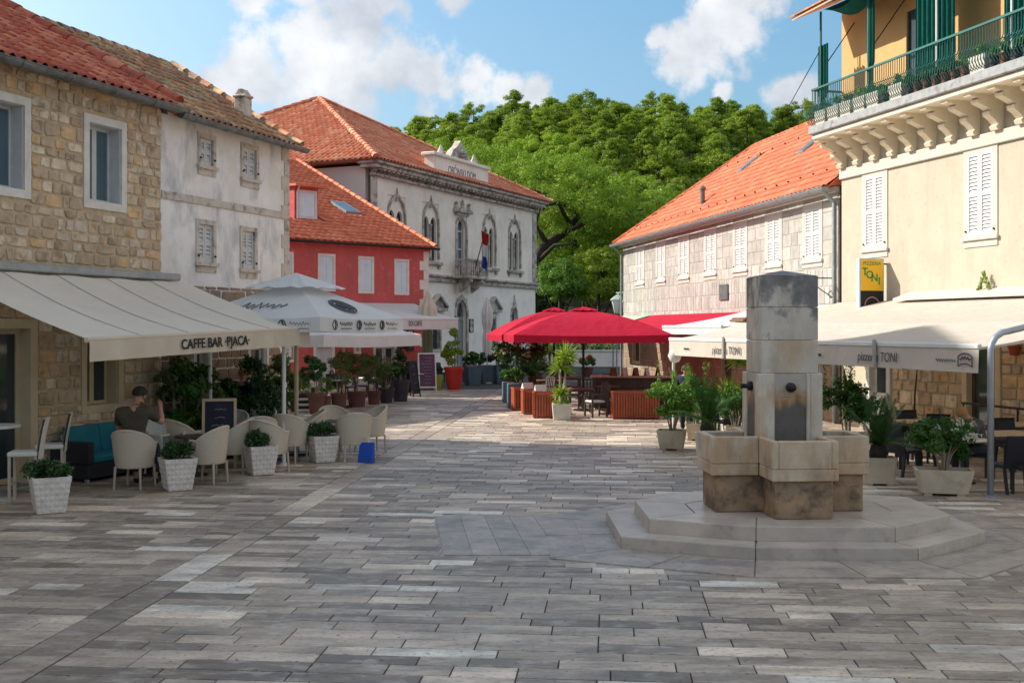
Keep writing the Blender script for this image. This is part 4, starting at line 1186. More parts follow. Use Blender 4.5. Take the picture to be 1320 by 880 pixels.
for (a, b) in ((-.06, .55), (LT - .5, LT + .06)): MB().bbox(a, b, -.08, -.002, zs1 + .3, zc - .6, .02).build('corner_pilaster', m_hall_trim, t)
# parapet with its lettering
pa, pb = FT.u(557, .2), FT.u(627.5, .2); zp0 = zc + .2; zp1 = zp0 + 1.15
pp = MB(); pp.box(pa, pb, -.3, .3, zp0, zp1); pp.bbox(pa - .15, pb + .15, -.45, .45, zp1 + .001, zp1 + .2, .04); pp = pp.build('parapet', m_hall, t)
text_part('OBĆINSKI DOM', .62, m_inkgrey, pp, ((pa + pb) / 2, -.305, zp0 + .52), (R(90), 0, 0), xs=.80)
mc = (pa + pb) / 2
mb = MB(); mb.prism_y([(mc - 1.35, zp1 + .2), (mc + 1.35, zp1 + .2), (mc + .95, zp1 + .62), (mc + .35, zp1 + 1.0), (mc, zp1 + 1.35), (mc - .35, zp1 + 1.0), (mc - .95, zp1 + .62)], -.2, .2)
for s in (-2.1, 2.1): mb.lathe([(.2, 0), (.26, .15), (.14, .35), (.05, .6)], 8, (mc + s, 0, zp1 + .2))
mb.lathe([(.35, 0), (.45, .2), (.3, .4), (.1, .5)], 10, (mc, -.2, zp1 + .35)); mb.build('pediment', m_hall_trim, pp)
# ground floor door, windows, plaque
d_ = arch_plate(MB(), cD - .8, cD + .8, 0, 4.35, [(cD, .62, .0, 3.35, True)], .06, .22).build('entrance', m_hall_low, t)
mb = MB(); mb.face([(cD - .75, .42, 0), (cD + .75, .42, 0), (cD + .75, .42, 4.3), (cD - .75, .42, 4.3)]); mb.build('dark_hall', m_dark, d_)
mb = MB(); mb.box(cD + .02, cD + .6, .24, .32, .05, 3.0); mb.build('door_leaf', m_zinc, d_)
mb = MB(); mb.box(cD - .62, cD + .62, .22, .34, 3.02, 3.25)
for k in range(5): mb.tube((cD - .5 + .25 * k, .28, 3.25), (cD - .3 + .15 * k, .28, 4.0), .025, n=5)
mb.build('fanlight_grille', m_zinc, d_)
arch_band(MB(), cD, .66, 0, 3.35, True, .2, -.07, -.001).build('door_surround', m_hall_trim, d_)
for p in pw:
    w_ = ring(MB(), p - .6, p + .6, 1.2, 3.3, .15, -.05, .2).build('window', m_hall_trim, t)
    mb = MB(); mb.box(p - .45, p + .45, .2, .21, 1.35, 3.15); mb.build('pane', m_glass, w_)
    mb = MB(); mb.bbox(p - .95, p + .95, -.3, -.052, 3.55, 3.72, .02); mb.prism_y([(p - .95, 3.722), (p + .95, 3.722), (p, 4.4)], -.12, -.003)
    for s in (-1, 1): mb.hexa([(p + s * 1.0, -.3, 3.722), (p, -.3, 4.4), (p, -.003, 4.4), (p + s * 1.0, -.003, 3.722), (p + s * 1.05, -.3, 3.85), (p, -.3, 4.55), (p, -.003, 4.55), (p + s * 1.05, -.003, 3.85)])
    mb.build('pediment', m_hall_trim, w_)
w_ = arch_plate(MB(), gwR - .5, gwR + .5, 1.6, 4.2, [(gwR, .4, 1.7, 3.3, True)], .05, .2).build('window', m_hall_low, t)
mb = MB(); mb.box(gwR - .45, gwR + .45, .25, .26, 1.65, 4.1); mb.build('pane', m_glass, w_)
mb = arch_band(MB(), gwR, .42, 1.7, 3.3, True, .12, -.07, -.001); mb.lathe([(.1, 0), (.06, .2), (.1, .35), (.02, .8)], 8, (gwR, -.04, 3.95)); mb.build('hood_moulding', m_hall_trim, w_)
mb = MB(); u0 = FT.u(603.5); mb.bbox(u0, u0 + .62, -.06, -.003, FT.z(606, 428), FT.z(606, 411), .01); pq = mb.build('plaque', m_black, t)
for k in range(2): mb = MB(); zz = FT.z(606, 424 - 8 * k); mb.lathe([(.18, 0), (.2, .01), (.18, .02)], 12); link('plaque_emblem', mb.mesh('plaque_emblem', m_hall_trim), pq, (u0 + .31, -.062, zz), rot=(R(90), 0, 0))
# pyramid roof
ap = Vector((LT / 2, DT / 2, 17.3)); ov = .85; ez = zc + .2
cr4 = [Vector((-ov, -ov, ez)), Vector((LT + ov, -ov, ez)), Vector((LT + ov, DT + ov, ez)), Vector((-ov, DT + ov, ez))]
mb = MB()
for k in range(4): mb.face([cr4[k], cr4[(k + 1) % 4], ap])
mb.face(cr4[::-1]); rfT = mb.build('roof', m_tile_hall, t)
def slope_tiles(parent, A, B, T, w, l, m, hh=.05):
    """tile a triangle with eave A-B and top T"""
    ex = (B - A).normalized(); up = (T - A) - ex * (T - A).dot(ex); Ls = up.length; up.normalize(); nn = ex.cross(up)
    if nn.z < 0: nn = -nn
    Wd = (B - A).length; tx = (T - A).dot(ex); mb = MB()
    for j in range(int(Ls / l)):
        s = j * l; f = (s + l / 2) / Ls; xa, xb = tx * f, Wd + (tx - Wd) * f
        x = math.ceil(xa / w) * w - w
        while x < xb:
            if x + w > xa and x < xb:
                o = A + ex * (x + random.uniform(-.01, .01)) + up * s + nn * random.uniform(-.006, .008)
                tile_mesh_into(mb, lambda a, b, c: o + ex * a + up * b + nn * c, w, l, hh, 'barrel')
            x += w
    tag(mb.build('roof_tiling', m, parent, smooth=True), kind='stuff')
slope_tiles(rfT, cr4[0], cr4[1], ap, .34, .5, m_tile_hall, .07)
slope_tiles(rfT, cr4[3], cr4[0], ap, .34, .5, m_tile_hall, .07)
ridge_caps(rfT, cr4[0] + Vector((0, 0, .05)), ap + Vector((0, 0, .08)), m_tile_hall, .17, .6, 'hip_cap')
ridge_caps(rfT, cr4[1] + Vector((0, 0, .05)), ap + Vector((0, 0, .08)), m_tile_hall, .17, .6, 'hip_cap')
ridge_caps(rfT, cr4[3] + Vector((0, 0, .05)), ap + Vector((0, 0, .08)), m_tile_hall, .17, .6, 'hip_cap')
# flag hanging from its slanted pole on the balcony
p0, p1 = FT.pt(FT.u(612, 1.1), 1.12, bz + .4), FT.pt(FT.u(626, 2.0), 2.0, FT.z(626, 296, 2.0))
fl = thing('flag', 'red white and blue flag hanging from the slanted balcony pole', 'flag', p0)
MB().tube((0, 0, 0), p1 - p0, .035, .028).build('flag_pole', m_wood, fl)
top = p1 - p0
def fold(a, b):
    return (top.x - .05 + .42 * (a - .5) * (1 - .25 * b) + .05 * math.sin(9 * a + 3 * b), top.y + .10 * math.sin(12 * a), top.z - .05 - 2.15 * b - .25 * a)
m_flag = [cloth_mat('flag_red', (.45, .02, .02), (.4, .02, .02)), cloth_mat('flag_white', (.7, .7, .7), (.6, .6, .6)), cloth_mat('flag_blue', (.03, .05, .35), (.02, .04, .3))]
for k in range(3):
    mb = MB(); mb.grid(lambda a, b: fold(a, (k + b) / 3), 12, 5); mb.build('stripe', m_flag[k], fl, smooth=True)
# ------------------------------------------------------------------ long ashlar house on the right
QL = Vector(((803 - CX) / F * 52.0, 52.0)); dQ = Vector((.173, -.985)).normalized()
k_ = (1083 - CX) / F; s = (k_ * QL.y - QL.x) / (dQ.x - k_ * dQ.y)
FQ = Fac(QL, QL + dQ * s); LQ = FQ.L
q = FQ.root('ashlar_house', 'long pale ashlar house with seven white shuttered windows and orange roof', 'house')
eQ = FQ.z(1000, 258, .3)
qb = [(820, 317, 831, 367.5), (845.5, 310, 859, 367), (874.5, 301.5, 889.5, 364.5), (908, 293.7, 924.5, 360.7), (945.7, 285, 963.7, 357), (988, 275, 1007.5, 352), (1035.5, 265.5, 1060.5, 348)]
qw = []
for b in qb:
    u0, u1 = FQ.u(b[0]), FQ.u(b[2]); qw.append(((u0 + u1) / 2, FQ.z((b[0] + b[2]) / 2, b[1]), FQ.z((b[0] + b[2]) / 2, b[3]), u1 - u0))
wz1, wz0, wdt = sum(w[1] for w in qw) / 7, sum(w[2] for w in qw) / 7, sum(w[3] for w in qw) / 7
qh = [(w[0] - wdt / 2, w[0] + wdt / 2, wz0, wz1) for w in qw]
qd = [(FQ.u(930), FQ.u(944), 0, 2.25), (FQ.u(816), FQ.u(826), 1.0, 2.2)]
wq = wall(q, 0, LQ, 0, eQ, [(a + .06, b - .06, c + (.1 if c > .1 else 0), d - .06) for a, b, c, d in qh + qd], m_ashmortar)
shell(q, 0, LQ, 9.2, eQ, m_ashmortar)
veneer(wq, .02, LQ - .12, 2.9, eQ - .05, qh + qd, (.28, .42), (.32, .75), .012, m_ashlar, rough=.03, seed=12, gap=.012, special=(3.1, 4.0, .5, (.14, .32)))
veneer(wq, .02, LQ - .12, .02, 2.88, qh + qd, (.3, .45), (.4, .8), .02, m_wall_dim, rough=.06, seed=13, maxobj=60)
for h in qh: louvre_window(q, *h, frame=.15, m_fr=m_trimwhite, m_sh=m_whitepaint, y_sh=-.02, pitch=.085, sill=.2)
a, b, c, d = qd[0]; MB().box(a + .06, b - .06, .1, .16, .02, d - .06).build('door', m_darkwood, q)
a, b, c, d = qd[1]; f = ring(MB(), a, b, c, d, .12, -.04, .2).build('window', m_cream, q); MB().box(a + .12, b - .12, .1, .12, c + .12, d - .12).build('pane', m_glass, f)
MB().box(0, LQ, -.15, -.021, eQ - .16, eQ - .02).build('eaves_band', m_trimwhite, q)
angQ = math.atan2(10.35 - eQ, 4.6 + .3); zq = 10.35; RQ = 4.6
mb = MB(); o = .35
A_, B_, Cc, D_ = (-o, -o, eQ), (LQ + .1, -o, eQ), (LQ + .1, 9.2 + o, eQ), (-o, 9.2 + o, eQ)
h0, h1 = (RQ, RQ, zq), (LQ + .1, RQ, zq)
mb.face([A_, B_, h1, h0]); mb.face([Cc, D_, h0, h1]); mb.face([D_, A_, h0]); mb.face([B_, Cc, h1]); mb.face([A_, D_, Cc, B_])
rq = mb.build('roof', m_tile_right, q)
sl = math.tan(angQ)
sky1, sky2, vp = (on_slope(FQ, *p_, eQ, sl) for p_ in ((966, 214), (1046, 189), (905.7, 266)))
def okq(x, s_):
    yy = s_ * math.cos(angQ) - o
    return x > yy - .05 and not any(abs(x - k[0]) < .35 and abs(yy - k[1]) < .55 for k in (sky1, sky2))
tile_roof(rq, -o, LQ + .1, -o - .03, eQ, (RQ + o) / math.cos(angQ), angQ, .30, .40, m_tile_right, .022, 'barrel', ok=okq, maxobj=300, key=lambda c: -c[0])
ridge_caps(rq, Vector(A_) + Vector((0, 0, .04)), Vector(h0) + Vector((0, 0, .05)), m_tile_right, .12, .45, 'hip_cap')
ridge_caps(rq, Vector(h0) + Vector((0, 0, .03)), Vector(h1) + Vector((0, 0, .03)), m_tile_right, .12, .45)
hk = MB(); hk.box(-.015, .015, -.05, .0, .04, .12); hk = hk.mesh('snow_hook', m_black)
for (s0, n) in ((.9, 24), (4.8, 18)):
    for k in range(n):
        x = 1 + (LQ - 1.5) * k / (n - 1); yy = s0 * math.cos(angQ) - o
        if x > yy + .3: link('snow_hook', hk, rq, (x, yy, eQ + s0 * math.sin(angQ)), rot=(angQ, 0, 0))
for k in (sky1, sky2):
    sk = link('skylight', MB().box(-.3, .3, -.5, .5, .03, .12).mesh('skylight', m_zinc), q, (k[0], k[1], k[2]), rot=(angQ, 0, 0))
    MB().box(-.24, .24, -.42, .42, .1205, .13).build('pane', m_glass_b, sk)
vt = MB(); vt.lathe([(.09, -.2), (.09, .62), (.13, .63), (.13, .72), (.04, .8)], 12); vt = vt.build('vent_pipe', m_gutter, q, (vp[0], vp[1], vp[2]))
gutter(q, -.3, LQ + .05, -.46, eQ - .05, m_zinc, .11)
mb = MB(); mb.path([(LQ - .1, -.45, eQ - .15), (LQ - .1, -.3, eQ - .3), (LQ - .1, -.12, eQ - .45), (LQ - .1, -.12, 0)], .065, 8); mb.build('downpipe', m_zinc, q)
mb = MB(); mb.path([(.05, -.45, eQ - .15), (.05, -.2, eQ - .4), (.05, -.1, eQ - .5), (.05, -.1, 0)], .05, 8); mb.build('downpipe', m_zinc, q)
a, b, c, d = srect(FQ, 929, 367, 940, 387); MB().bbox(a, b, -.07, -.022, c, d, .01).build('vent_cover', m_gutter, q)
# wrought-iron sign bracket by the downpipe
ux = LQ - .35; zb1, zb2 = FQ.z(1076, 358, .1), FQ.z(1076, 384, .1)
br = thing('iron_bracket', 'green wrought iron wall bracket with scroll on the ashlar house', 'bracket', FQ.pt(ux, .03, zb1), FQ.rz)
mb = MB(); mb.tube((0, 0, 0), (0, -.9, 0), .018, n=6); mb.tube((0, -.85, 0), (0, 0, zb2 - zb1), .014, n=6); mb.tube((0, 0, .06), (0, 0, zb2 - zb1 - .06), .016, n=6)
mb.path([(0, -.06 - .09 * math.cos(a * .5) , zb2 - zb1 + .1 + .09 * math.sin(a * .5)) for a in range(12)], .012, 5); mb.build('bracket_frame', m_umbgreen, br)
# street lantern on the far corner
lp = FQ.pt(-.02, 0, FQ.z(801, 377)); ln = thing('wall_lantern', 'pale green iron lantern hanging from a bracket on the house corner', 'lantern', lp, FQ.rz)
m_lgreen = mat('pale_green_iron', (.36, .46, .42), (.28, .37, .34), rough=.5)
mb = MB(); mb.tube((0, .05, 0), (-.75, -.1, 0), .03, n=6); mb.tube((0, .05, -.5), (-.6, -.08, -.02), .02, n=6); mb.tube((0, .05, .1), (0, .05, -.75), .03, n=6); mb.build('arm', m_lgreen, ln)
mb = MB(); mb.lathe([(.03, -.08), (.1, -.12), (.34, -.3), (.36, -.34), (.3, -.36)], 6, (-.62, -.08, 0)); mb.build('lamp_cap', m_lgreen, ln)
mb = MB(); mb.lathe([(.29, -.361), (.14, -.95), (.1, -.98)], 6, (-.62, -.08, 0)); mb.build('lamp_glass', mat('frosted_glass', (.62, .68, .66), (.55, .62, .60), rough=.25), ln)
mb = MB()
for k in range(6):
    a = 2 * math.pi * k / 6; mb.tube((-.62 + .3 * math.cos(a), -.08 + .3 * math.sin(a), -.36), (-.62 + .15 * math.cos(a), -.08 + .15 * math.sin(a), -.96), .014, n=5)
mb.build('lamp_frame', m_lgreen, ln)
# ------------------------------------------------------------------ yellow house with the balcony
YL = Vector(((1085 - CX) / F * 30.2, 30.2)); dY = Vector((.2666, -.9638)).normalized()
FY = Fac(YL, YL + dY * 17.0); LY = FY.L
y = FY.root('yellow_house', 'pale yellow house with a bracketed balcony and tall white shutters', 'house')
zB = FY.z(1090, 224); zS = FY.z(1047, 173, 1.0)
yw = [srect(FY, 1112, 222, 1138, 333), srect(FY, 1243, 193, 1287, 320)]
yw = [(yw[0][0], yw[0][0] + 1.12, yw[1][2], yw[1][3]), (yw[1][0], yw[1][0] + 1.12, yw[1][2], yw[1][3])]
gap = yw[1][0] - yw[0][0]; yw += [(yw[1][0] + gap * k, yw[1][1] + gap * k, yw[1][2], yw[1][3]) for k in (1, 2)]
yd = [(FY.u(1119), FY.u(1150), 0, 2.3), (FY.u(1243), FY.u(1243) + 1.25, 0, 2.45), (FY.u(1243) + 4.2, FY.u(1243) + 5.4, 0, 2.45)]
wy = wall(y, 0, LY, 0, zS, [(a + .06, b - .06, c + (.1 if c > .1 else 0), d - .06) for a, b, c, d in yw + yd], m_yellow)
shell(y, 0, LY, 10, zS + 3.2, m_yellow)
for h in yw: louvre_window(y, *h, frame=.13, m_fr=m_trimwhite, m_sh=m_whitepaint, y_sh=-.03, pitch=.075, sill=.22)
veneer(wy, yd[0][1] + .05, LY, .02, 2.75, yd, (.2, .34), (.25, .55), .04, m_rubble, rough=.14, seed=17, key=lambda it: it[0], maxobj=220)
for i, h in enumerate(yd):
    f = MB(); f.box(h[0], h[0] + .16, -.07, .25, 0, h[3] - .16); f.box(h[1] - .16, h[1], -.07, .25, 0, h[3] - .16); f.box(h[0], h[1], -.07, .25, h[3] - .16, h[3]); f.build('door_frame', m_whitepaint if i == 0 else m_cream, y)
    dl = ring(MB(), h[0] + .16, h[1] - .16, .02, h[3] - .16, .1, .08, .14).build('door', m_whitepaint if i == 0 else m_darkwood, y)
    MB().box(h[0] + .26, h[1] - .26, .1, .115, .95 if i == 0 else .12, h[3] - .26).build('pane', m_glass, dl)
    if i == 0: MB().box(h[0] + .26, h[1] - .26, .095, .12, .12, .94).build('panel', m_whitepaint, dl)
MB().bbox(-.03, LY, -.07, -.002, zB - .14, zB + .14, .015).build('belt_course', m_trimwhite, y)
sd = 1.0
sb = MB(); sb.bbox(-.02, LY, -sd, .0, zS, zS + .22, .02); sb = sb.build('balcony_slab', m_greyslab, y)
MB().bbox(.02, LY, -sd + .08, -.001, zS - .13, zS - .001, .02).build('soffit', m_console_bounce, y)
hgt = zS - .13 - (zB + .14); ys = [(-.002, 0), (-.16, 0), (-.2, .1), (-.14, .16), (-.24, .3), (-.36, .40), (-.38, .5), (-.3, .54), (-.5, .66), (-.66, .74), (-.68, .82), (-.6, .86), (-.74, .9), (-.84, .92), (-.86, 1.0), (-.002, 1.0)]
cm = MB(); cm.prism_x([(p_[0], p_[1] * hgt) for p_ in ys][::-1], -.11, .11); cm = cm.mesh('console', m_console_bounce)
k = 0
while .14 + k * .76 < 11: link('console', cm, sb, (.14 + k * .76, -.001, zB + .14)); k += 1
# upper storey, railing
zF = zS + .22
ud = [(FY.u(1168, -.02), FY.u(1168, -.02) + 1.3, zF, zF + 2.4)]; ud.append((ud[0][0] + 4, ud[0][1] + 4, *ud[0][2:]))
wall(y, .002, LY, zS + .001, zS + 3.3, [(a + .05, b - .05, c, d - .05) for a, b, c, d in ud], m_wall_bounce, name='upper_wall')
m_dkgreen = mat('dark_green_paint', (.015, .06, .05), (.01, .045, .04), rough=.5)
for h in ud:
    mid = (h[0] + h[1]) / 2
    for (a, b) in ((h[0], mid - .004), (mid + .004, h[1])):
        dl = ring(MB(), a, b, h[2], h[3], .1, .05, .11).build('balcony_door', m_dkgreen, y)
        for (c_, d_) in ((h[2] + .1, h[2] + 1.2), (h[2] + 1.26, h[3] - .1)): MB().box(a + .1, b - .1, .07, .08, c_, d_).build('pane', m_glass_b, dl)
        MB().box(a + .1, b - .1, .06, .1, h[2] + 1.2, h[2] + 1.26).build('glazing_bar', m_dkgreen, dl)
rail = MB(); rh2 = .98; yr = -sd + .1
rail.box(0, LY, yr - .02, yr + .03, zF + rh2 - .03, zF + rh2 + .02); rail.box(0, .05, yr + .03, -.02, zF + rh2 - .03, zF + rh2 + .02)
rail.tube((0, yr + .005, zF + .55), (LY, yr + .005, zF + .55), .012, n=6); rail.tube((0, yr, zF + .03), (LY, yr, zF + .03), .014, n=6)
m_rail = mat('green_iron', (.02, .12, .11), (.03, .16, .14), rough=.5)
rl = rail.build('railing', m_rail, y)
bm_ = MB(); bm_.path([(0, .005, .03), (0, -.12, .08), (0, -.2, .2), (0, -.17, .36), (0, -.05, .5), (0, .005, .62), (0, .005, rh2 - .03)], .011, 5); bm_ = bm_.mesh('baluster', m_rail)
k = 0
while k * .088 < 10.5 and k < 118: link('baluster', bm_, rl, (.02 + k * .088, yr, zF)); k += 1
for k in range(9): link('baluster', bm_, rl, (.0, yr + .1 + k * .09, zF), rot=(0, 0, R(90)) if False else (0, 0, -R(90)))
# timber canopy over the balcony, with poles and rolled green blinds
cn = thing('balcony_canopy', 'timber and green canvas canopy on poles above the balcony', 'canopy', FY.pt(0, 0, 0), FY.rz)
zc_ = FY.z(1030, 24, 1.25)
mb = MB(); mb.hexa([(-.25, -1.35, zc_ - .02), (LY, -1.35, zc_ - .02), (LY, .0, zc_ + .55), (-.25, .0, zc_ + .55), (-.25, -1.35, zc_ + .05), (LY, -1.35, zc_ + .05), (LY, .0, zc_ + .62), (-.25, .0, zc_ + .62)])
mb.build('canopy_roof', m_paletop, cn)
mb = MB(); mb.hexa([(-.28, -1.4, zc_ + .055), (LY, -1.4, zc_ + .055), (LY, .0, zc_ + .625), (-.28, .0, zc_ + .625), (-.28, -1.4, zc_ + .1), (LY, -1.4, zc_ + .1), (LY, .0, zc_ + .67), (-.28, .0, zc_ + .67)]); mb.build('canopy_tiles', m_tile_old, cn)
for u_ in (.35, 2.55, 5.2, 7.6):
    mb = MB(); mb.tube((u_, yr + .06, zF), (u_, yr + .06, zc_ + .1), .03, n=8); mb.build('pole', m_rail if u_ < 5 else m_whitemetal, cn)
    mb = MB(); mb.tube((u_, yr + .06, zF + 1.4), (u_ + .3, -.02, zc_ - .2), .015, n=5); mb.build('stay', m_black, cn)
mb = MB(); mb.path([(.35, yr + .06, zF + 2.0), (-.45, yr - .5, zF + .5), (.3, yr, zF + .5)], .012, 5); mb.build('stay', m_black, cn)
def drape(u0, u1, z0, z1, folds, amp, yy=yr + .12, pinch=None):
    def f(a, b):
        k = 1 if pinch is None else 1 - .75 * math.exp(-((b - pinch) / .06) ** 2)
        um = (u0 + u1) / 2
        return (um + (u0 + (u1 - u0) * a - um) * k, yy + amp * math.sin(a * folds * 6.28) * k, z1 + (z0 - z1) * b)
    mb = MB(); mb.grid(f, folds * 8, 14); return mb.build('green_blind', m_umbgreen, cn, smooth=True)
drape(.12, .62, zF + .3, zF + 2.1, 4, .05, pinch=.82)
drape(2.4, 2.72, zF + .1, zc_ + .2, 3, .06, pinch=.75)
drape(4.35, 5.75, zF + .05, zc_ + .2, 8, .06)
drape(7.3, 8.3, zF + .05, zc_ + .2, 6, .06)
mb = MB(); mb.grid(lambda a, b: (1.0 + 1.7 * a, -1.15 + .9 * b, zc_ - .05 + .42 * b - .5 * math.sin(math.pi * a) * math.sin(math.pi * (b * .8 + .1))), 12, 8); mb.build('canvas_swag', m_umbgreen, cn, smooth=True)
# pizzeria sign box with its lettering, on edge to the wall
su, sz0, sz1 = FY.u(1127, .35), FY.z(1131, 400, .35), FY.z(1131, 333, .35)
sg = thing('shop_sign', 'yellow over black projecting sign box lettered pizzeria', 'sign', FY.pt(su, .1, sz0), FY.rz)
sw_, sh = .62, sz1 - sz0
sb_ = MB(); sb_.bbox(-.08, .08, -.1 - sw_, -.02, 0, sh, .01); sb_ = sb_.build('sign_box', mat('sign_blue_grey', (.42, .52, .62), (.38, .48, .58), rough=.5), sg)
m_sy = mat('sign_yellow', (.86, .50, .02), (.82, .46, .02), rough=.5); m_sg = mat('sign_green', (.02, .26, .06), rough=.5)
for sgn in (1, -1):
    x = .0815 * sgn; rot = (R(90), 0, R(90) if sgn > 0 else -R(90))
    a, b = (x, x + .004 * sgn); a, b = min(a, b), max(a, b)
    MB().box(a, b, -.1 - sw_ + .03, -.05, sh * .38, sh - .03).build('yellow_panel', m_sy, sb_)
    MB().box(a, b, -.1 - sw_ + .03, -.05, .03, sh * .378).build('black_panel', m_ink, sb_)
    xx = x + .006 * sgn; cy_ = -.06 - sw_ / 2
    text_part('PIZZERIA', .125, m_sg, sb_, (xx, cy_, sh * .90), rot)
    for k, chh in enumerate('TONI'): text_part(chh, .26, m_sg, sb_, (xx, cy_ + sgn * (-.2 + .135 * k), sh * (.74 - .06 * k)), rot, bold=.006)
    mb = MB(); mb.path([(xx, cy_ + .2 * math.cos(R(12 * k)), sh * .1 + .2 * math.sin(R(12 * k))) for k in range(16)], .012, 5); mb.build('print_arc', mat('sign_pink', (.6, .3, .32), rough=.6), sb_)
mb = MB(); mb.tube((0, -.02, sh * .9), (0, .14, sh * .9), .02); mb.tube((0, -.02, sh * .12), (0, .14, sh * .12), .02); mb.build('sign_bracket', m_black, sg)
# small tiled ledge above the awning
zl = FY.z(1300, 376, .3)
ul = FY.u(1160, .3)
MB().hexa([(ul, -.5, zl - .1), (LY, -.5, zl - .1), (LY, -.001, zl + .05), (ul, -.001, zl + .05), (ul, -.5, zl - .05), (LY, -.5, zl - .05), (LY, -.001, zl + .12), (ul, -.001, zl + .12)]).build('ledge', m_trimwhite, y)
# ------------------------------------------------------------------ fountain
m_fount = mat('fountain_stone', (.68, .59, .48), (.55, .475, .385), scale=3, rough=.6, bump=.25, bscale=25, rnd=.05,
              stains=[((.22, .19, .17), 2.2, .55, .75, .5, (1, 1, .35)), ((.46, .26, .11), 1.7, .55, .72, .6, (1, 1, .4))])
m_fount_basin = mat('basin_stone', (.66, .52, .37), (.50, .385, .265), scale=2.5, rough=.6, bump=.25, bscale=25, rnd=.05,
                    stains=[((.44, .24, .10), 2.1, .50, .72, .6, (1, 1, .45)), ((.16, .125, .095), 4, .58, .80, .55, (1, 1, .4)), ((.64, .60, .54), 2.2, .62, .78, .4)])
m_fount_low = mat('pedestal_stone', (.42, .27, .155), (.27, .17, .10), scale=4, rough=.7, bump=.4, bscale=25,
                  stains=[((.07, .05, .04), 3.5, .52, .70, .75), ((.42, .30, .19), 2, .62, .74, .5)])
def soot_mat():
    m = mat('sooty_stone', (.66, .58, .48), (.54, .475, .39), scale=3, rough=.65, bump=.25, bscale=25, stains=[((.36, .30, .23), 1.5, .56, .72, .5, (1, 1, .4))]); nt = m.node_tree
    b = nt.nodes['Principled BSDF']; src = b.inputs['Base Color'].links[0].from_socket
    geo = nt.nodes.new('ShaderNodeNewGeometry'); sp = nt.nodes.new('ShaderNodeSeparateXYZ'); nt.links.new(geo.outputs['Position'], sp.inputs[0])
    n1_ = nnoise(nt, geo.outputs['Position'], 4.2, 6, .6, (1, 1, .7)); n2_ = nnoise(nt, geo.outputs['Position'], 14, 5, .65)
    f = nmath(nt, 'ADD', nmath(nt, 'MULTIPLY', nmath(nt, 'SUBTRACT', sp.outputs[2], 2.74), 1.15), nmath(nt, 'MULTIPLY', nmath(nt, 'SUBTRACT', n1_, .5), 3.6))
    f = nmath(nt, 'ADD', f, nmath(nt, 'MULTIPLY', nmath(nt, 'SUBTRACT', n2_, .5), .9))
    g_ = nramp(nt, f, [(.0, (0, 0, 0)), (.45, (.76, .76, .76)), (1.0, (.94, .94, .94))])
    soot = nmix(nt, nnoise(nt, geo.outputs['Position'], 11, 5), (.05, .05, .058), (.24, .23, .232))
    nt.links.new(nmix(nt, g_, src, soot), b.inputs['Base Color'])
    return m
m_fount_top = m_fount_mid = soot_mat()
m_slime = mat('dark_wet_stone', (.085, .07, .06), (.05, .042, .038), scale=6, rough=.4, bump=.3, bscale=30, stains=[((.30, .16, .06), 2.5, .6, .72, .5)])
m_steps = mat('step_stone', (.56, .475, .395), (.45, .385, .32), scale=2.5, rough=.34, bump=.12, bscale=14, rnd=.06, spec=.5,
              stains=[((.32, .27, .225), 2.2, .54, .78, .5), ((.16, .135, .11), 9, .62, .84, .4)])
def wet_mat():
    m = mat('wet_stained_stone', (.52, .47, .40), (.42, .37, .31), scale=3, rough=.5, bump=.25, bscale=25); nt = m.node_tree
    b = nt.nodes['Principled BSDF']; src = b.inputs['Base Color'].links[0].from_socket
    geo = nt.nodes.new('ShaderNodeNewGeometry'); sp = nt.nodes.new('ShaderNodeSeparateXYZ'); nt.links.new(geo.outputs['Position'], sp.inputs[0])
    hgt_ = nmath(nt, 'ADD', sp.outputs[2], nmath(nt, 'MULTIPLY', nmath(nt, 'SUBTRACT', nnoise(nt, geo.outputs['Position'], 7, 5, .6, (1, 1, .5)), .5), .42))
    h2 = nmath(nt, 'MULTIPLY', nmath(nt, 'SUBTRACT', hgt_, 1.0), 1.0)
    k1 = nramp(nt, h2, [(.70, (1, 1, 1)), (.90, (0, 0, 0))]); k2 = nramp(nt, h2, [(.62, (1, 1, 1)), (.74, (0, 0, 0))])
    dark = nmix(nt, nnoise(nt, geo.outputs['Position'], 9, 5), (.085, .07, .062), (.17, .145, .13))
    nt.links.new(nmix(nt, k2, nmix(nt, k1, src, (.42, .22, .08)), dark), b.inputs['Base Color'])
    return m
m_wet = wet_mat()
fo = thing('stone_fountain', 'square stone drinking fountain with four basins on octagonal steps', 'fountain', (fc.x, fc.y, 0))
def poly_step(poly, z0, z1, name, tread):
    """one step laid from wedge stones with open joints; tread is the width of the ring"""
    n = len(poly); inn = offset_poly(poly, -tread)
    st_ = MB(); st_.prism([tuple((p - fc) * .985) for p in poly], z0, z1 - .012); st_ = st_.build(name, m_joint, fo)
    for i in range(n):
        a, b, c_, d = poly[i], poly[(i + 1) % n], inn[(i + 1) % n], inn[i]
        parts = 1 if (b - a).length < 1.9 else 2
        for k in range(parts):
            q = [a.lerp(b, k / parts), a.lerp(b, (k + 1) / parts), d.lerp(c_, (k + 1) / parts), d.lerp(c_, k / parts)]
            m0 = sum(q, Vector((0, 0))) / 4
            q = [m0 + (p - m0) * .993 - fc for p in q]
            mb = MB(); mb.prism([tuple(p) for p in q], z0, z1 - .012)
            top = [p.lerp(m0 - fc, .018) for p in q]
            i0 = len(mb.v) - 4; mb.f.pop(1); mb.m.pop(1)
            mb.v.extend([(p.x, p.y, z1) for p in top])
            for j in range(4): jj = (j + 1) % 4; mb.f.append((i0 + j, i0 + jj, i0 + 4 + jj, i0 + 4 + j)); mb.m.append(0)
            mb.f.append((i0 + 4, i0 + 5, i0 + 6, i0 + 7)); mb.m.append(0)
            mb.build('step_stone', m_steps, st_)
    return inn
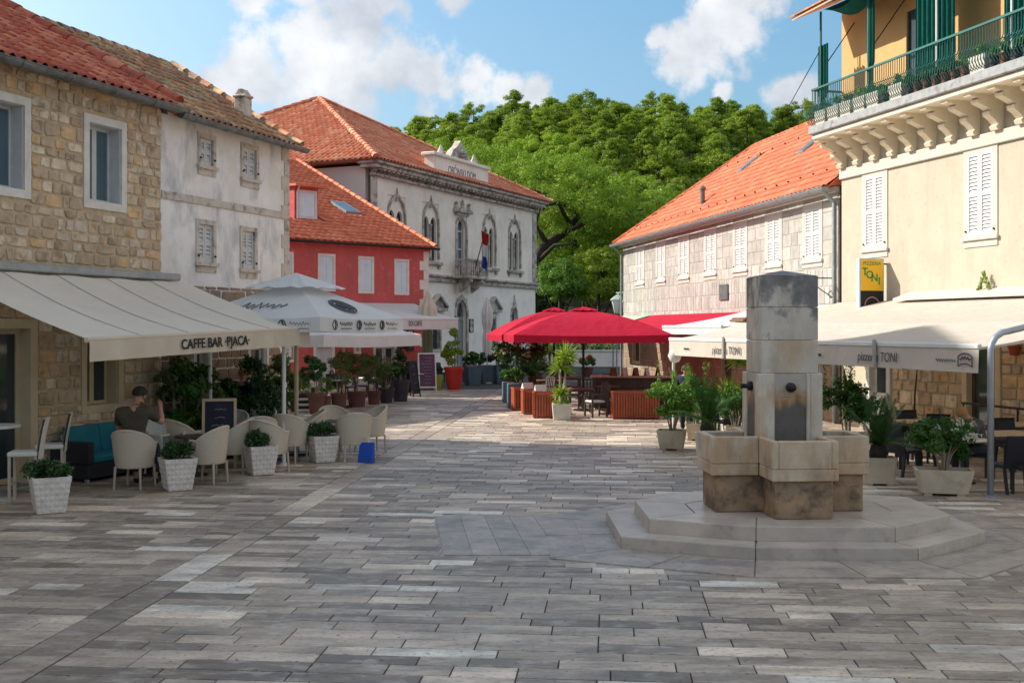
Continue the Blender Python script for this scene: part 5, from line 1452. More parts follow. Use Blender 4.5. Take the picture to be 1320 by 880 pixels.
up_poly = offset_poly(step_poly, -.36)
poly_step(step_poly, 0.0, .15, 'lower_step', .5)
inn = poly_step(up_poly, .151, .32, 'upper_step', .62)
mb = MB(); mb.prism([tuple((p - fc) * .99) for p in inn], .151, .317); mb.build('platform', m_steps, fo)
FZ = R(3); cf = Vector((-.06, 0)); z0 = .32
core = link('shaft', None, fo, (cf.x, cf.y, 0), FZ) if False else None
def fb(x0, x1, y0, y1, z0, z1, m, name, b=.014, par=None):
    mb = MB(); mb.bbox(x0, x1, y0, y1, z0, z1, b)
    return mb.build(name, m, par or fo, (cf.x, cf.y, 0), FZ)
for k in range(4):                                     # four arms: pedestal, hollow basin
    a = FZ + k * math.pi / 2
    mb = MB(); mb.bbox(-.35, .35, -.93, -.28, z0, .775, .012); ped = mb.build('pedestal', m_fount_low, fo, (cf.x, cf.y, 0), a)
    mb = MB()
    mb.bbox(-.40, .40, -.99, -.40, .776, .92, .012)
    mb.bbox(-.40, -.32, -.99, -.40, .921, 1.256, .012); mb.bbox(.32, .40, -.99, -.40, .921, 1.256, .012)
    mb.bbox(-.319, .319, -.99, -.91, .921, 1.256, .012)
    bs = mb.build('basin', m_fount_basin, fo, (cf.x, cf.y, 0), a)
    mb = MB(); mb.face([(-.32, -.91, 1.10), (.32, -.91, 1.10), (.32, -.40, 1.10), (-.32, -.40, 1.10)])
    mb.build('water', mat('basin_water', (.02, .025, .02), (.03, .03, .025), rough=.05, spec=.6), bs)
    s = .40                                            # lower shaft face: two jambs and a recessed wet slab with its spout
    mb = MB(); mb.bbox(-.399, -.20, -s, -.25, .93, 2.03, .008); mb.build('jamb', m_fount, fo, (cf.x, cf.y, 0), a)
    mb = MB(); mb.bbox(.20, .399 - .15, -s, -.25, .93, 2.03, .008); mb.build('jamb', m_fount, fo, (cf.x, cf.y, 0), a)
    mb = MB(); mb.box(-.198, .198, -s + .02, -.25, .93, 1.74); mb.build('splash_slab', m_wet, fo, (cf.x, cf.y, 0), a)
    mb = MB(); mb.box(-.198, .198, -s + .02, -.25, 1.742, 2.028); mb.build('spout_stone', m_wet, fo, (cf.x, cf.y, 0), a)
    mb = MB(); mb.lathe([(.06, -.02), (.06, .03), (.045, .04), (.03, .045), (.03, .10), (.036, .105), (.036, .12)], 12)
    sp = link('spout', mb.mesh('spout', m_black, True), fo, (cf.x + s * math.sin(a), cf.y - s * math.cos(a), 1.86), rot=(R(90), 0, a))
fb(-.26, .26, -.26, .26, .32, 2.03, m_fount, 'shaft_core', .005)
zt = [2.031, 2.44, 2.85, 3.24]
for k, mm in enumerate((m_fount, m_fount_mid, m_fount_top)): fb(-.358, .358, -.358, .358, zt[k] + (.003 if k else 0), zt[k + 1], mm, 'shaft_block', .008)
mb = MB(); mb.hexa([(-.358, -.358, 3.241), (.358, -.358, 3.241), (.358, .358, 3.241), (-.358, .358, 3.241), (-.02, -.02, 3.32), (.02, -.02, 3.32), (.02, .02, 3.32), (-.02, .02, 3.32)]); mb.build('cap', m_fount_top, fo, (cf.x, cf.y, 0), FZ)
# ------------------------------------------------------------------ chairs
def wicker_chair_parts(t, m_shell, cushion=None):
    def rim(phi): c = max(0, math.cos(phi)); return .62 + .19 * c ** .8
    mb = MB(); prof = []
    def f_out(a, b):
        phi = (a * 2 - 1) * R(128); z = .29 + (rim(phi) - .29) * b; k = .84 + .20 * b ** .8
        return (.295 * k * math.sin(phi), .285 * k * math.cos(phi), z)
    def f_in(a, b):
        phi = (1 - a * 2) * R(128); z = .40 + (rim(phi) - .40) * b; k = (.84 + .20 * b ** .8) - .10
        return (.295 * k * math.sin(phi), .285 * k * math.cos(phi), z)
    mb.grid(f_out, 22, 5); mb.grid(f_in, 22, 5)
    rp = []
    for k in range(23):
        phi = (k / 22 * 2 - 1) * R(128); rp.append((.295 * .985 * math.sin(phi), .285 * .985 * math.cos(phi), rim(phi)))
    mb.path(rp, .022, 7)
    for s in (1, -1):
        phi = s * R(128); mb.path([(.295 * (.79 + .19 * b) * math.sin(phi), .285 * (.79 + .19 * b) * math.cos(phi), .3 + (.62 - .3) * b) for b in (0, .4, .8, 1)], .022, 7)
    mb.build('shell', m_shell, t, smooth=True)
    mb = MB(); mb.lathe([(.22, .28), (.25, .30), (.255, .40), (.24, .42)], 20, (0, -.03, 0), 1.0, 1.05); mb.build('seat', m_shell, t, smooth=True)
    if cushion:
        mb = MB(); mb.lathe([(.19, .421), (.215, .435), (.21, .47), (.17, .485)], 18, (0, -.03, 0), 1, 1.05); mb.build('cushion', cushion, t, smooth=True)
    for (x, y) in ((-.19, -.2), (.19, -.2), (-.18, .19), (.18, .19)):
        mb = MB(); mb.tube((x * 1.08, y * 1.08, 0), (x, y, .31), .016, .02, 8); mb.build('leg', m_wickerleg, t)
def wicker(px, py, rz, label, m_shell=m_wicker, cushion=None, store={}):
    key = (m_shell.name, cushion.name if cushion else None)
    loc = G(px, py)
    if key not in store:
        t = thing('wicker_armchair', label, 'armchair', loc, R(rz), 'wicker armchairs of the cafe terrace')
        wicker_chair_parts(t, m_shell, cushion); store[key] = t
    else:
        t = copy_tree(store[key])
    return place(t, loc, R(rz), label, 1.17)
seat_man = G(173, 628)
wicker(173, 628, 172, 'cream wicker armchair with the seated man')
for a in ((268, 622, -105, 'cream wicker armchair seen side on behind the second woven planter'), (302, 608, -95, 'cream wicker armchair tucked behind another by the small round table'),
          (333, 601, 200, 'cream wicker armchair turned away next to the third woven planter'), (347, 608, 150, 'cream wicker armchair half in front of the third woven planter'), (374, 596, 165, 'cream wicker armchair backing onto the gap after the third woven planter'),
          (398, 590, -75, 'cream wicker armchair with grey seat pad beside the white post'), (456, 594, 200, 'cream wicker armchair right behind the blue shopping bag'),
          (478, 582, -60, 'cream wicker armchair with teal pad at the end of the terrace'), (432, 583, 30, 'cream wicker armchair behind the fourth woven planter'), (236, 607, 140, 'cream wicker armchair in front of the plants by the stone corner')):
    wicker(*a, cushion=m_cushgrey if 'grey' in a[3] else m_teal if 'teal' in a[3] else None)
for a in ((262, 598, 15, 'white wicker armchair left of the chalkboard'), (297, 592, -10, 'white wicker armchair just right of the chalkboard'), (334, 586, -25, 'white wicker armchair under the dark laurel'), (212, 612, 60, 'white wicker armchair by the stone house corner')):
    wicker(*a, m_shell=m_wickerw)
def round_table(px, py, label, m=m_darkwood, r_=.36, h=.70):
    t = thing('round_table', label, 'table', G(px, py)); mb = MB(); mb.lathe([(r_, h - .03), (r_ + .01, h - .015), (r_, h)], 24); mb.build('table_top', m, t)
    MB().lathe([(.22, 0), (.22, .02), (.05, .05), (.03, .08), (.03, h - .031)], 16).build('pedestal', m_black, t, smooth=True); return t
round_table(252, 612, 'small dark round cafe table between the wicker chairs')
round_table(350, 592, 'small dark round cafe table by the third woven planter')
round_table(414, 586, 'small dark round cafe table behind the fourth woven planter')
tbl = round_table(196, 612, 'small pale round table in front of the seated man', m_paleconcrete, .3, .72)
# high white chairs and tall table by the cafe door
def high_chair(loc, rz, label):
    t = thing('high_back_chair', label, 'chair', loc, R(rz), 'tall white chairs by the cafe door')
    mb = MB(); mb.bbox(-.21, .21, -.22, .2, .68, .75, .015); mb.build('seat', m_white_fab, t)
    mb = MB(); mb.grid(lambda a, b: (-.2 + .4 * a, .18 + .10 * b ** 1.5, .62 + .62 * b), 4, 8); mb.grid(lambda a, b: (.2 - .4 * a, .215 + .10 * b ** 1.5, .62 + .62 * b), 4, 8)
    mb.box(-.2, .2, .28, .315, 1.238, 1.242); mb.build('backrest', m_white_fab, t, smooth=False)
    for (x, y) in ((-.18, -.19), (.18, -.19), (-.18, .18), (.18, .18)): MB().box(x - .02, x + .02, y - .02, y + .02, 0, .68).build('leg', m_wickerleg, t)
    MB().box(-.16, .16, -.205, -.175, .25, .28).build('footrest', m_wickerleg, t)
    return t
high_chair(G(33, 645), -78, 'tall white high backed chair beside the first woven planter'); high_chair(G(66, 632), -74, 'tall white high backed chair next to the dark sofa end')
t = thing('tall_table', 'tall white table by the cafe doorway', 'table', G(-8, 640)); mb = MB(); mb.lathe([(.38, 1.06), (.39, 1.08), (.38, 1.1)], 24); mb.build('table_top', m_whitemetal, t); MB().lathe([(.26, 0), (.26, .02), (.04, .05), (.04, 1.06)], 14).build('pedestal', m_steel, t)
# sofa along the wall
u0, u1 = FS.u(88, .5), FS.u(206, .45)
sf = thing('wall_sofa', 'dark wicker sofa with teal cushions along the stone wall', 'sofa', FS.pt(u0, 0), FS.rz)
L = u1 - u0
mb = MB(); mb.bbox(0, L, -.92, -.1, .06, .30, .02); mb.build('base', m_darkrattan, sf)
mb = MB(); mb.bbox(0, .14, -.93, -.1, .301, .68, .02); mb.build('arm', m_darkrattan, sf)
mb = MB(); mb.bbox(.141, L, -.24, -.1, .301, .62, .02); mb.build('back', m_darkrattan, sf)
n = max(2, int(L / .75)); w_ = (L - .16) / n
for k in range(n):
    mb = MB(); mb.bbox(.15 + k * w_, .15 + (k + 1) * w_ - .01, -.90, -.26, .302, .44, .035); mb.build('seat_cushion', m_teal, sf)
    mb = MB(); mb.hexa([(.16 + k * w_, -.42, .442), (.14 + (k + 1) * w_, -.42, .442), (.14 + (k + 1) * w_, -.25, .442), (.16 + k * w_, -.25, .442), (.16 + k * w_, -.34, .88), (.14 + (k + 1) * w_, -.34, .88), (.14 + (k + 1) * w_, -.23, .9), (.16 + k * w_, -.23, .9)]); mb.build('back_cushion', m_teal, sf)
for x in (.05, L - .05): MB().box(x - .03, x + .03, -.88, -.82, 0, .06).build('foot', m_steel, sf)
# ------------------------------------------------------------------ woven planters and shrubs
def woven_planter(px, py, rz, label, n):
    t = thing('woven_planter', label, 'planter', G(px, py), R(rz), 'white woven planters along the terrace edge')
    if 'me' not in woven_planter.__dict__:
        mb = MB(); ht, b0, b1 = .50, .185, .255
        for k in range(4):
            ca, sa = math.cos(k * math.pi / 2), math.sin(k * math.pi / 2)
            def f(a, b):
                h = b0 + (b1 - b0) * b; x = (a * 2 - 1) * h; cell = (int(a * 7 - 1e-6) + int(b * 6 - 1e-6)) % 2
                e = abs(math.sin(a * 7 * math.pi)) * abs(math.sin(b * 6 * math.pi)); y_ = -h - (.014 if cell else .006) * e
                return (x * ca - y_ * sa, x * sa + y_ * ca, .01 + (ht - .01) * b)
            mb.grid(f, 28, 24)
        woven_planter.me = mb.mesh('pot', m_woven)
        mb = MB(); mb.box(-.245, .245, -.245, .245, ht - .05, ht - .03); woven_planter.soil = mb.mesh('soil', m_soil)
        mb = MB(); ring(mb, 0, 0, 0, 0, 0, 0, 0); mb = MB()
        for (a, b, c_, d) in ((-.26, .26, -.26, -.225), (-.26, .26, .225, .26), (-.26, -.225, -.225, .225), (.225, .26, -.225, .225)): mb.box(a, b, c_, d, ht, ht + .015)
        woven_planter.rim = mb.mesh('rim', m_woven)
    link('pot', woven_planter.me, t); link('rim', woven_planter.rim, t); link('soil', woven_planter.soil, t)
    bl = clumps((0, 0, .60), (.27, .27, .16), 16, .08, .14)
    leaves('shrub', bl, int(n * 1.5), .05, L_shrub, t, .45, .35, .4)
    mb = MB()
    for k in range(7):
        a = k * .9; mb.path([(.05 * math.cos(a), .05 * math.sin(a), .46), (.18 * math.cos(a), .18 * math.sin(a), .64)], [.008, .004], 5)
    mb.build('stem', m_bark, t)
for a in ((64, 660, 30, 'white woven planter with a clipped shrub beside the tall white chairs', 1500), (229, 631, 30, 'white woven planter with a clipped shrub just behind the seated man', 1500),
          (336, 611, 30, 'white woven planter with a clipped shrub among the wicker armchairs', 1500), (416, 595, 28, 'white woven planter with a clipped shrub beside the blue shopping bag', 1500)): woven_planter(*a)
def pot_round(t, r0, r1, h, m, rimr=.03, n=20):
    mb = MB(); mb.lathe([(r0, 0), (r1 * .97, h * .86), (r1 + rimr * .5, h * .87), (r1 + rimr * .5, h), (r1 - .02, h), (r1 - .03, h - .06)], n); mb.build('pot', m, t, smooth=False)
    mb = MB(); mb.lathe([(.01, h - .07), (r1 - .03, h - .065)], n); mb.build('soil', m_soil, t)
def stems(t, z0, z1, spread, n, r_=.012, m=m_palebark, seed=1):
    rr_ = random.Random(seed)
    for k in range(n):
        a = rr_.uniform(0, 6.28); d = rr_.uniform(.3, 1) * spread
        MB().path([(.04 * math.cos(a), .04 * math.sin(a), z0), (d * .5 * math.cos(a + .3), d * .5 * math.sin(a + .3), z0 + (z1 - z0) * .55), (d * math.cos(a), d * math.sin(a), z1)], [r_, r_ * .8, r_ * .4], 6).build('stem', m, t)
def potted(name, label, loc, pot, crown, lm, n, size, group=None, aspect=.4, trunk=None, cl=None, shape='shrub', extra=None, kind='plant'):
    """pot = (r bottom, r top, height, material); crown = (height of centre, radius, half height)"""
    t = thing(name, label, kind, loc, 0, group)
    pot_round(t, *pot[:4])
    cz, cr_, ch_ = crown
    bl = clumps((0, 0, cz), (cr_, cr_, ch_), cl or 22, cr_ * .25, cr_ * .45, low=-.9, rng=random.Random(hash(label) % 999 if False else len(label)))
    if shape == 'cone': bl = [(x * max(.15, 1 - (z - cz + ch_) / (2.1 * ch_)) * 1.3, y_ * max(.15, 1 - (z - cz + ch_) / (2.1 * ch_)) * 1.3, z, a * .8, b * .8, c_) for (x, y_, z, a, b, c_) in bl]
    leaves('foliage', bl, n, size, lm, t, aspect, .35, .3)
    if trunk: MB().path([(0, 0, pot[2] - .08), (trunk * .3, .02, (pot[2] + cz) / 2), (0, 0, cz)], [.03, .025, .015], 7).build('trunk', m_palebark, t)
    else: stems(t, pot[2] - .08, cz, cr_ * .7, 5, seed=len(label))
    return t
# plants against the grey house, behind the armchairs
def gpt(px, w): return FG.pt(FG.u(px, w), w)
for (px, w, lab, cr, lm, n, sz) in ((222, .5, 'slender pale stemmed tree in a dark pot at the stone corner', (1.9, .3, .8), L_olive, 700, .1), (243, .8, 'feathery bamboo like shrub in a dark pot by the grey house', (1.25, .55, .75), L_green, 3200, .12),
        (262, .7, 'loose olive green shrub in a dark pot by the grey house', (1.2, .4, .6), L_olive, 1800, .1), (318, .9, 'dense dark laurel shrub in a dark pot by the grey house', (1.25, .62, .66), L_shrub, 3600, .10),
        (345, 1.0, 'mid green leafy shrub in a dark pot near the grey house door', (1.05, .45, .5), L_green, 2000, .1), (362, .6, 'bronze green leafy shrub in a dark pot at the end of the grey house', (1.35, .42, .6), L_olive, 2000, .1)):
    potted('potted_shrub', lab, gpt(px, w), (.2, .26, .42, m_darkpot), cr, lm, n, sz, 'potted shrubs by the grey house', trunk=.1 if 'tree' in lab else None)
# fan palms
def fan_palm(label, loc, h, nfr, L, lm, pot, group=None):
    t = thing('fan_palm', label, 'palm', loc, 0, group); pot_round(t, *pot)
    rr_ = random.Random(len(label)); quads = []; mb = MB()
    for k in range(nfr):
        a = rr_.uniform(0, 6.28); el = rr_.uniform(.2, 1.25); b0 = Vector((0, 0, pot[2] - .05)); d = Vector((math.cos(a) * math.cos(el), math.sin(a) * math.cos(el), math.sin(el)))
        b1 = b0 + d * h * rr_.uniform(.7, 1.0); mb.path([b0, b0.lerp(b1, .5) + Vector((0, 0, .04)), b1], [.01, .008, .006], 5)
        side = d.cross(Vector((0, 0, 1))).normalized(); upv = side.cross(d)
        for j in range(13):
            th = R(-105 + 17.5 * j); q = (d * math.cos(th) + side * math.sin(th)).normalized(); ll = L * (1 - .25 * abs(j - 6) / 6); wv = q.cross(upv).normalized() * .02
            tip = b1 + q * ll - Vector((0, 0, .25 * ll * rr_.random())); m1 = b1 + q * ll * .5 + upv * .02
            quads.append([b1, m1 + wv, tip, m1 - wv])
    mb.build('stalk', L_green, t); link('fronds', quads_mesh('fronds', np.array([[tuple(p) for p in q] for q in quads]), lm), t)
    return t
fan_palm('light green fan palm in a dark pot beside the striped cushion', G(384, 530), .8, 16, .42, L_bright, (.2, .26, .38, m_darkpot))
fan_palm('small fan palm in a dark pot near the grey house end', gpt(352, 1.3), .55, 12, .35, L_green, (.17, .22, .3, m_darkpot))
t = thing('striped_cushion', 'black and white striped cushion leaning by the fan palm pot', 'cushion', G(393, 531), R(20)); mb = MB()
for k in range(6): mb = MB(); mb.bbox(-.2, .2, -.06, .06, .02 + k * .085, .1 + k * .085, .02); mb.build('stripe', m_ink if k % 2 else m_white_fab, t)
# the row of pots towards the red house
row = [('clipped dark conical cypress in a terracotta pot', 408, 533, (.2, .27, .62, m_terracotta), (1.25, .42, .68), L_shrub, 3400, .07, 'cone', None),
       ('little bright green sprig plant in a terracotta pot', 420, 531, (.14, .17, .5, m_terracotta), (.85, .22, .32), L_bright, 700, .07, None, None),
       ('pale olive bush in a terracotta pot by the umbrella pole', 437, 528, (.2, .26, .52, m_terracotta), (1.2, .36, .62), L_olive, 1800, .07, None, None),
       ('round headed olive tree in a dark terracotta pot', 460, 524, (.26, .32, .5, m_terracotta), (1.35, .62, .66), L_olive, 3200, .075, None, .1),
       ('broad olive tree in a small dark pot next to the round headed one', 482, 521, (.18, .24, .45, m_terracotta), (1.25, .5, .6), L_olive, 2400, .075, None, .1),
       ('dense green bush in a dark glazed pot in the row', 498, 519, (.2, .28, .5, m_darkpot), (1.05, .42, .5), L_green, 2000, .08, None, None),
       ('tall dark cypress in a tall black pot at the end of the row', 516, 517, (.24, .34, .75, m_darkpot), (1.45, .38, .7), L_dark, 2800, .08, None, None),
       ('dark conical shrub in a brown pot behind the fan palm', 396, 527, (.2, .25, .5, m_terracotta), (1.15, .34, .55), L_shrub, 1500, .08, 'cone', None)]
for (lab, px, py, pot, cr, lm, n, sz, shp, trk) in row:
    potted('potted_shrub', lab, G(px, py), pot, cr, lm, n, sz, 'potted plants in a row before the red house', shape=shp or 'shrub', trunk=trk)
potted('potted_shrub', 'yellow green variegated shrub in a big glossy red pot', G(585, 502), (.27, .40, .95, m_redpot), (1.75, .5, .8), L_lime, 3200, .10, shape='cone')
for (px, py, lab) in ((531, 503, 'lime yellow square pot beside the easel sign'), (562, 502, 'lime yellow square pot behind the easel sign')):
    t = thing('lime_pot', lab, 'planter', G(px, py), R(20)); mb = MB(); mb.hexa([(-.16, -.16, 0), (.16, -.16, 0), (.16, .16, 0), (-.16, .16, 0), (-.24, -.24, .62), (.24, -.24, .62), (.24, .24, .62), (-.24, .24, .62)]); mb.build('pot', m_limepot, t)
    leaves('foliage', clumps((0, 0, .78), (.24, .24, .2), 10, .08, .14), 500, .09, L_green, t)
for (px, py, lab, fm) in ((609, 496, 'blue grey tapered planter with yellow foliage by the seated child', L_lime), (627, 494, 'blue grey tapered planter with dark bush at the white parasol', L_shrub), (645, 494, 'blue grey tapered planter with orange flowers', L_orange)):
    t = thing('tapered_planter', lab, 'planter', G(px, py), R(25)); mb = MB(); mb.hexa([(-.26, -.26, 0), (.26, -.26, 0), (.26, .26, 0), (-.26, .26, 0), (-.36, -.36, .85), (.36, -.36, .85), (.36, .36, .85), (-.36, .36, .85)]); mb.build('pot', m_bluegrey, t)
    leaves('foliage', clumps((0, 0, 1.1), (.38, .38, .34), 14, .1, .18), 1100, .1, L_green if fm is not L_shrub else fm, t); 
    if fm is not L_shrub: leaves('blossom', clumps((0, 0, 1.25), (.36, .36, .25), 10, .06, .1), 350, .09, fm, t)
# ------------------------------------------------------------------ easel signs
def easel(label, loc, rz, w, h, m_frame, m_board, lines, inkm):
    t = thing('easel_sign', label, 'sign', loc, R(rz)); tilt = .16
    for s, nm in ((-1, 'front_board'), (1, 'back_board')):
        def pt(x, z, o=0): return (x, s * ((h - z) * tilt + o), z)
        mb = MB()
        for (x0, x1, z0, z1) in ((-w / 2, -w / 2 + .05, 0, h), (w / 2 - .05, w / 2, 0, h), (-w / 2 + .05, w / 2 - .05, h - .05, h), (-w / 2 + .05, w / 2 - .05, .12, .17)):
            mb.hexa([pt(x0, z0, .03), pt(x1, z0, .03), pt(x1, z0), pt(x0, z0), pt(x0, z1, .03), pt(x1, z1, .03), pt(x1, z1), pt(x0, z1)])
        f = mb.build(nm, m_frame, t)
        mb = MB(); mb.hexa([pt(-w / 2 + .05, .17, .02), pt(w / 2 - .05, .17, .02), pt(w / 2 - .05, .17, .008), pt(-w / 2 + .05, .17, .008), pt(-w / 2 + .05, h - .05, .02), pt(w / 2 - .05, h - .05, .02), pt(w / 2 - .05, h - .05, .008), pt(-w / 2 + .05, h - .05, .008)]); mb.build('panel', m_board, f)
        if s < 0:
            rr_ = random.Random(int(w * 100))
            for k in range(lines):
                z = h - .2 - k * (h - .4) / lines; a = rr_.uniform(.1, w * .3); mb = MB(); x = -w / 2 + .05 + a
                pts = []
                while x < w / 2 - .1 - a * .5: pts.append(pt(x, z + rr_.uniform(-.02, .02), .024)); x += .025
                if len(pts) > 2: mb.path(pts, .006, 4); mb.build('chalk_line', inkm, f)
    return t
m_chalkb = mat('chalkboard', (.012, .014, .03), (.02, .022, .04), scale=4, rough=.7); m_chalk = mat('chalk', (.35, .35, .38), rough=.9)
easel('wooden framed chalkboard easel among the wicker armchairs', gpt(283, 1.7), FG.rz * 57.3 * 0 + 12, .62, 1.28, m_paletop, m_chalkb, 6, m_chalk)
m_poster = mat('menu_poster', (.16, .04, .08), (.05, .03, .07), scale=5, rough=.5)
easel('white framed menu easel under the cream parasol', G(550, 503), 15, .75, 1.55, m_whitemetal, m_poster, 9, m_chalk)
easel('dark narrow easel board beside the tall black pot', G(531, 511), 60, .5, 1.35, m_black, m_chalkb, 3, m_chalk)
# ------------------------------------------------------------------ shopping bag
t = thing('shopping_bag', 'bright blue paper shopping bag leaning on a wicker chair', 'bag', G(472, 596), R(-25)); m_bag = mat('blue_paper', (.02, .10, .52), (.015, .07, .42), rough=.5)
mb = MB(); mb.hexa([(-.16, -.06, .0), (.16, -.06, .0), (.16, .06, .0), (-.16, .06, .0), (-.13, -.02, .38), (.17, -.03, .40), (.18, .02, .40), (-.12, .03, .38)]); mb.build('bag_body', m_bag, t)
for y_ in (-.03, .03): MB().path([(-.06, y_, .385), (-.05, y_, .47), (.0, y_, .5), (.07, y_, .47), (.08, y_, .39)], .006, 5).build('handle', m_white_fab, t)
# ------------------------------------------------------------------ cafe awning on the stone house
def fit_text(txt, width, cap, m, parent, loc, rot, shear=0, bold=0.0, name='lettering', depth=.003):
    o = text_part(txt, cap / .70, m, parent, loc, rot, name, depth, shear, 1.0, bold=bold)
    xs = [v.co.x for v in o.data.vertices]; o.scale = (width / (max(xs) - min(xs)), 1, 1); return o
AP = 2.95
aw = FS.root('cafe_awning', 'cream retractable awning with black cafe bar lettering on its valance', 'awning')
uL, uR = FS.u(113, AP), FS.u(397, AP); zL, zR = FS.z(113, 438, AP), FS.z(397, 423, AP); zw = FS.z(226, 361, .1)
def zf(u): return zL + (zR - zL) * (u - uL) / (uR - uL)
mb = MB(); mb.grid(lambda a, b: (uL + (uR - uL) * a, -.2 - (AP - .2) * b, (zw - .05) * (1 - b) + zf(uL + (uR - uL) * a) * b - .12 * math.sin(math.pi * b) * (.6 + .4 * math.sin(math.pi * a)) + .012 * math.sin(a * 31 + b * 2)), 30, 12); mb.build('canopy', m_awning, aw, smooth=True)
mb = MB()
for k in range(1, 5): 
    u_ = uL + (uR - uL) * k / 5; mb.path([(u_, -.2 - (AP - .2) * b, (zw - .05) * (1 - b) + zf(u_) * b - .115 * math.sin(math.pi * b) * (.6 + .4 * math.sin(math.pi * k / 5)) + .014) for b in [j / 10 for j in range(11)]], .006, 4)
tag(mb.build('seam', mat('seam_grey', (.36, .35, .34), rough=.9), aw), kind='stuff')
mb = MB(); mb.tube((uL - .03, -AP, zL), (uR + .03, -AP, zR), .04, n=10); mb.build('front_bar', m_valance, aw)
mb = MB(); VH = .29
mb.grid(lambda a, b: (uL + (uR - uL) * a, -AP - .035 + .018 * math.sin(a * 47) * b + .01 * math.sin(a * 113) * b, zf(uL + (uR - uL) * a) - .02 - VH * b), 90, 4); mb.build('valance', m_valance, aw, smooth=True)
ta, tb_ = FS.u(230, AP), FS.u(318, AP); um = (ta + tb_) / 2
fit_text('CAFFE BAR ·PJACA·', tb_ - ta, .155, m_ink, aw, (um, -AP - .062, zf(um) - .155), (R(90), -math.atan2(zR - zL, uR - uL), 0), bold=.004)
MB().bbox(uL - .1, FS.u(226, .1), -.24, -.03, zw - .02, zw + .12, .02).build('cassette', m_zinc, aw)
for u_ in (uL + .5, uR - .5):
    mb = MB(); mb.path([(u_, -.15, zw - .12), (u_ + .7, -AP * .5, (zw + zf(u_)) / 2 - .18), (u_ + .05, -AP + .05, zf(u_) - .03)], .03, 8); mb.build('folding_arm', m_whitemetal, aw)
for (px, w_, zt_) in ((366, AP - .35, zR - .1), (340, 1.2, 2.7), (271, 1.0, 2.8)):
    fac = FS; u_ = FS.u(px, w_)
    t = thing('white_post', {366: 'white metal post under the outer end of the cafe awning', 340: 'white post beside the leafy palms', 271: 'white post among the shrubs by the grey wall'}[px], 'post', FS.pt(u_, w_))
    mb = MB(); mb.tube((0, 0, 0), (0, 0, zt_), .038, n=10); mb.build('shaft', m_whitemetal, t); MB().lathe([(.09, 0), (.09, .02), (.05, .03)], 12).build('foot_plate', m_whitemetal, t)
# ------------------------------------------------------------------ parasols
def square_parasol(name, label, loc, half, z_edge, z_top, rz, m, val=.28, pole_m=m_wood, cap=None, pole_r=.035, n=4, group=None, halfy=None, bulge=0.0):
    t = thing(name, label, 'parasol', loc, rz, group); hy = halfy or half
    cs = [(-half, -hy), (half, -hy), (half, hy), (-half, hy)]
    mb = MB()
    for k in range(4):
        a, b = cs[k], cs[(k + 1) % 4]
        def f(s, v_):
            x, y_ = a[0] + (b[0] - a[0]) * s, a[1] + (b[1] - a[1]) * s
            sag = .07 * math.sin(math.pi * s) * v_; e = 1 - v_
            return (x * v_ * (1 - .02 * math.sin(math.pi * s)), y_ * v_ * (1 - .02 * math.sin(math.pi * s)), z_top + (z_edge - z_top) * v_ - sag * .6 + bulge * math.sin(math.pi * v_) * (z_top - z_edge))
        mb.grid(f, 10, 8)
    mb.build('canopy', m, t, smooth=False)
    mb = MB()
    for k in range(4):
        a, b = cs[k], cs[(k + 1) % 4]
        def g_(s, v_):
            x, y_ = a[0] + (b[0] - a[0]) * s, a[1] + (b[1] - a[1]) * s; w_ = 1 - .02 * math.sin(math.pi * s) + .006 * math.sin(s * 40) * v_
            return (x * w_ * 1.001, y_ * w_ * 1.001, z_edge - .07 * .6 * math.sin(math.pi * s) - val * v_)
        mb.grid(g_, 24, 2)
    mb.build('valance', m, t)
    MB().tube((0, 0, 0), (0, 0, z_top - .02), pole_r, n=10).build('pole', pole_m, t)
    mb = MB()
    for k in range(8):
        s = (k % 2) * .5; a, b = cs[k // 2], cs[(k // 2 + 1) % 4]; x, y_ = a[0] + (b[0] - a[0]) * s, a[1] + (b[1] - a[1]) * s
        MB().tube((0, 0, z_top - .08), (x * .97, y_ * .97, z_edge - .02 - (.045 if s else 0)), .013, n=5).build('rib', pole_m, t)
        MB().tube((0, 0, z_edge - .35), (x * .48, y_ * .48, (z_top + z_edge) / 2 - .1), .011, n=5).build('strut', pole_m, t)
    if cap:
        mb = MB()
        for k in range(4):
            a, b = cs[k], cs[(k + 1) % 4]
            mb.grid(lambda s, v_: ((a[0] + (b[0] - a[0]) * s) * v_ * cap, (a[1] + (b[1] - a[1]) * s) * v_ * cap, z_top + .10 + .06 * (cap > .3) + (z_edge - z_top) * v_ * cap * .92 - .02 * math.sin(s * 31) * v_), 8, 4)
        mb.build('vent_cap', m, t)
    MB().lathe([(.32, 0), (.32, .05), (.06, .08), (.05, .3)], 16).build('base', m_black, t)
    return t
UH, UE, UT = 1.60, 2.80, 3.56
wu = square_parasol('cafe_parasol', 'big white cafe parasol with printed valance and vented top', (-4.42, 23.05, 0), UH, UE, UT, R(-23), m_umbwhite, .27, m_paletop, cap=.46, pole_r=.045)
US = UH / 2.475
def squiggle(parent, o, ex, ey, w, h, seed, r_=.008):
    rr_ = random.Random(seed); pts = []; n_ = 26
    for k in range(n_): pts.append(Vector(o) + Vector(ex) * (w * (k / n_ - .5)) + Vector(ey) * (h * (.5 * math.sin(k * 1.7) * rr_.uniform(.3, 1))))
    MB().path(pts, r_, 4).build('printed_script', m_inkgrey, parent)
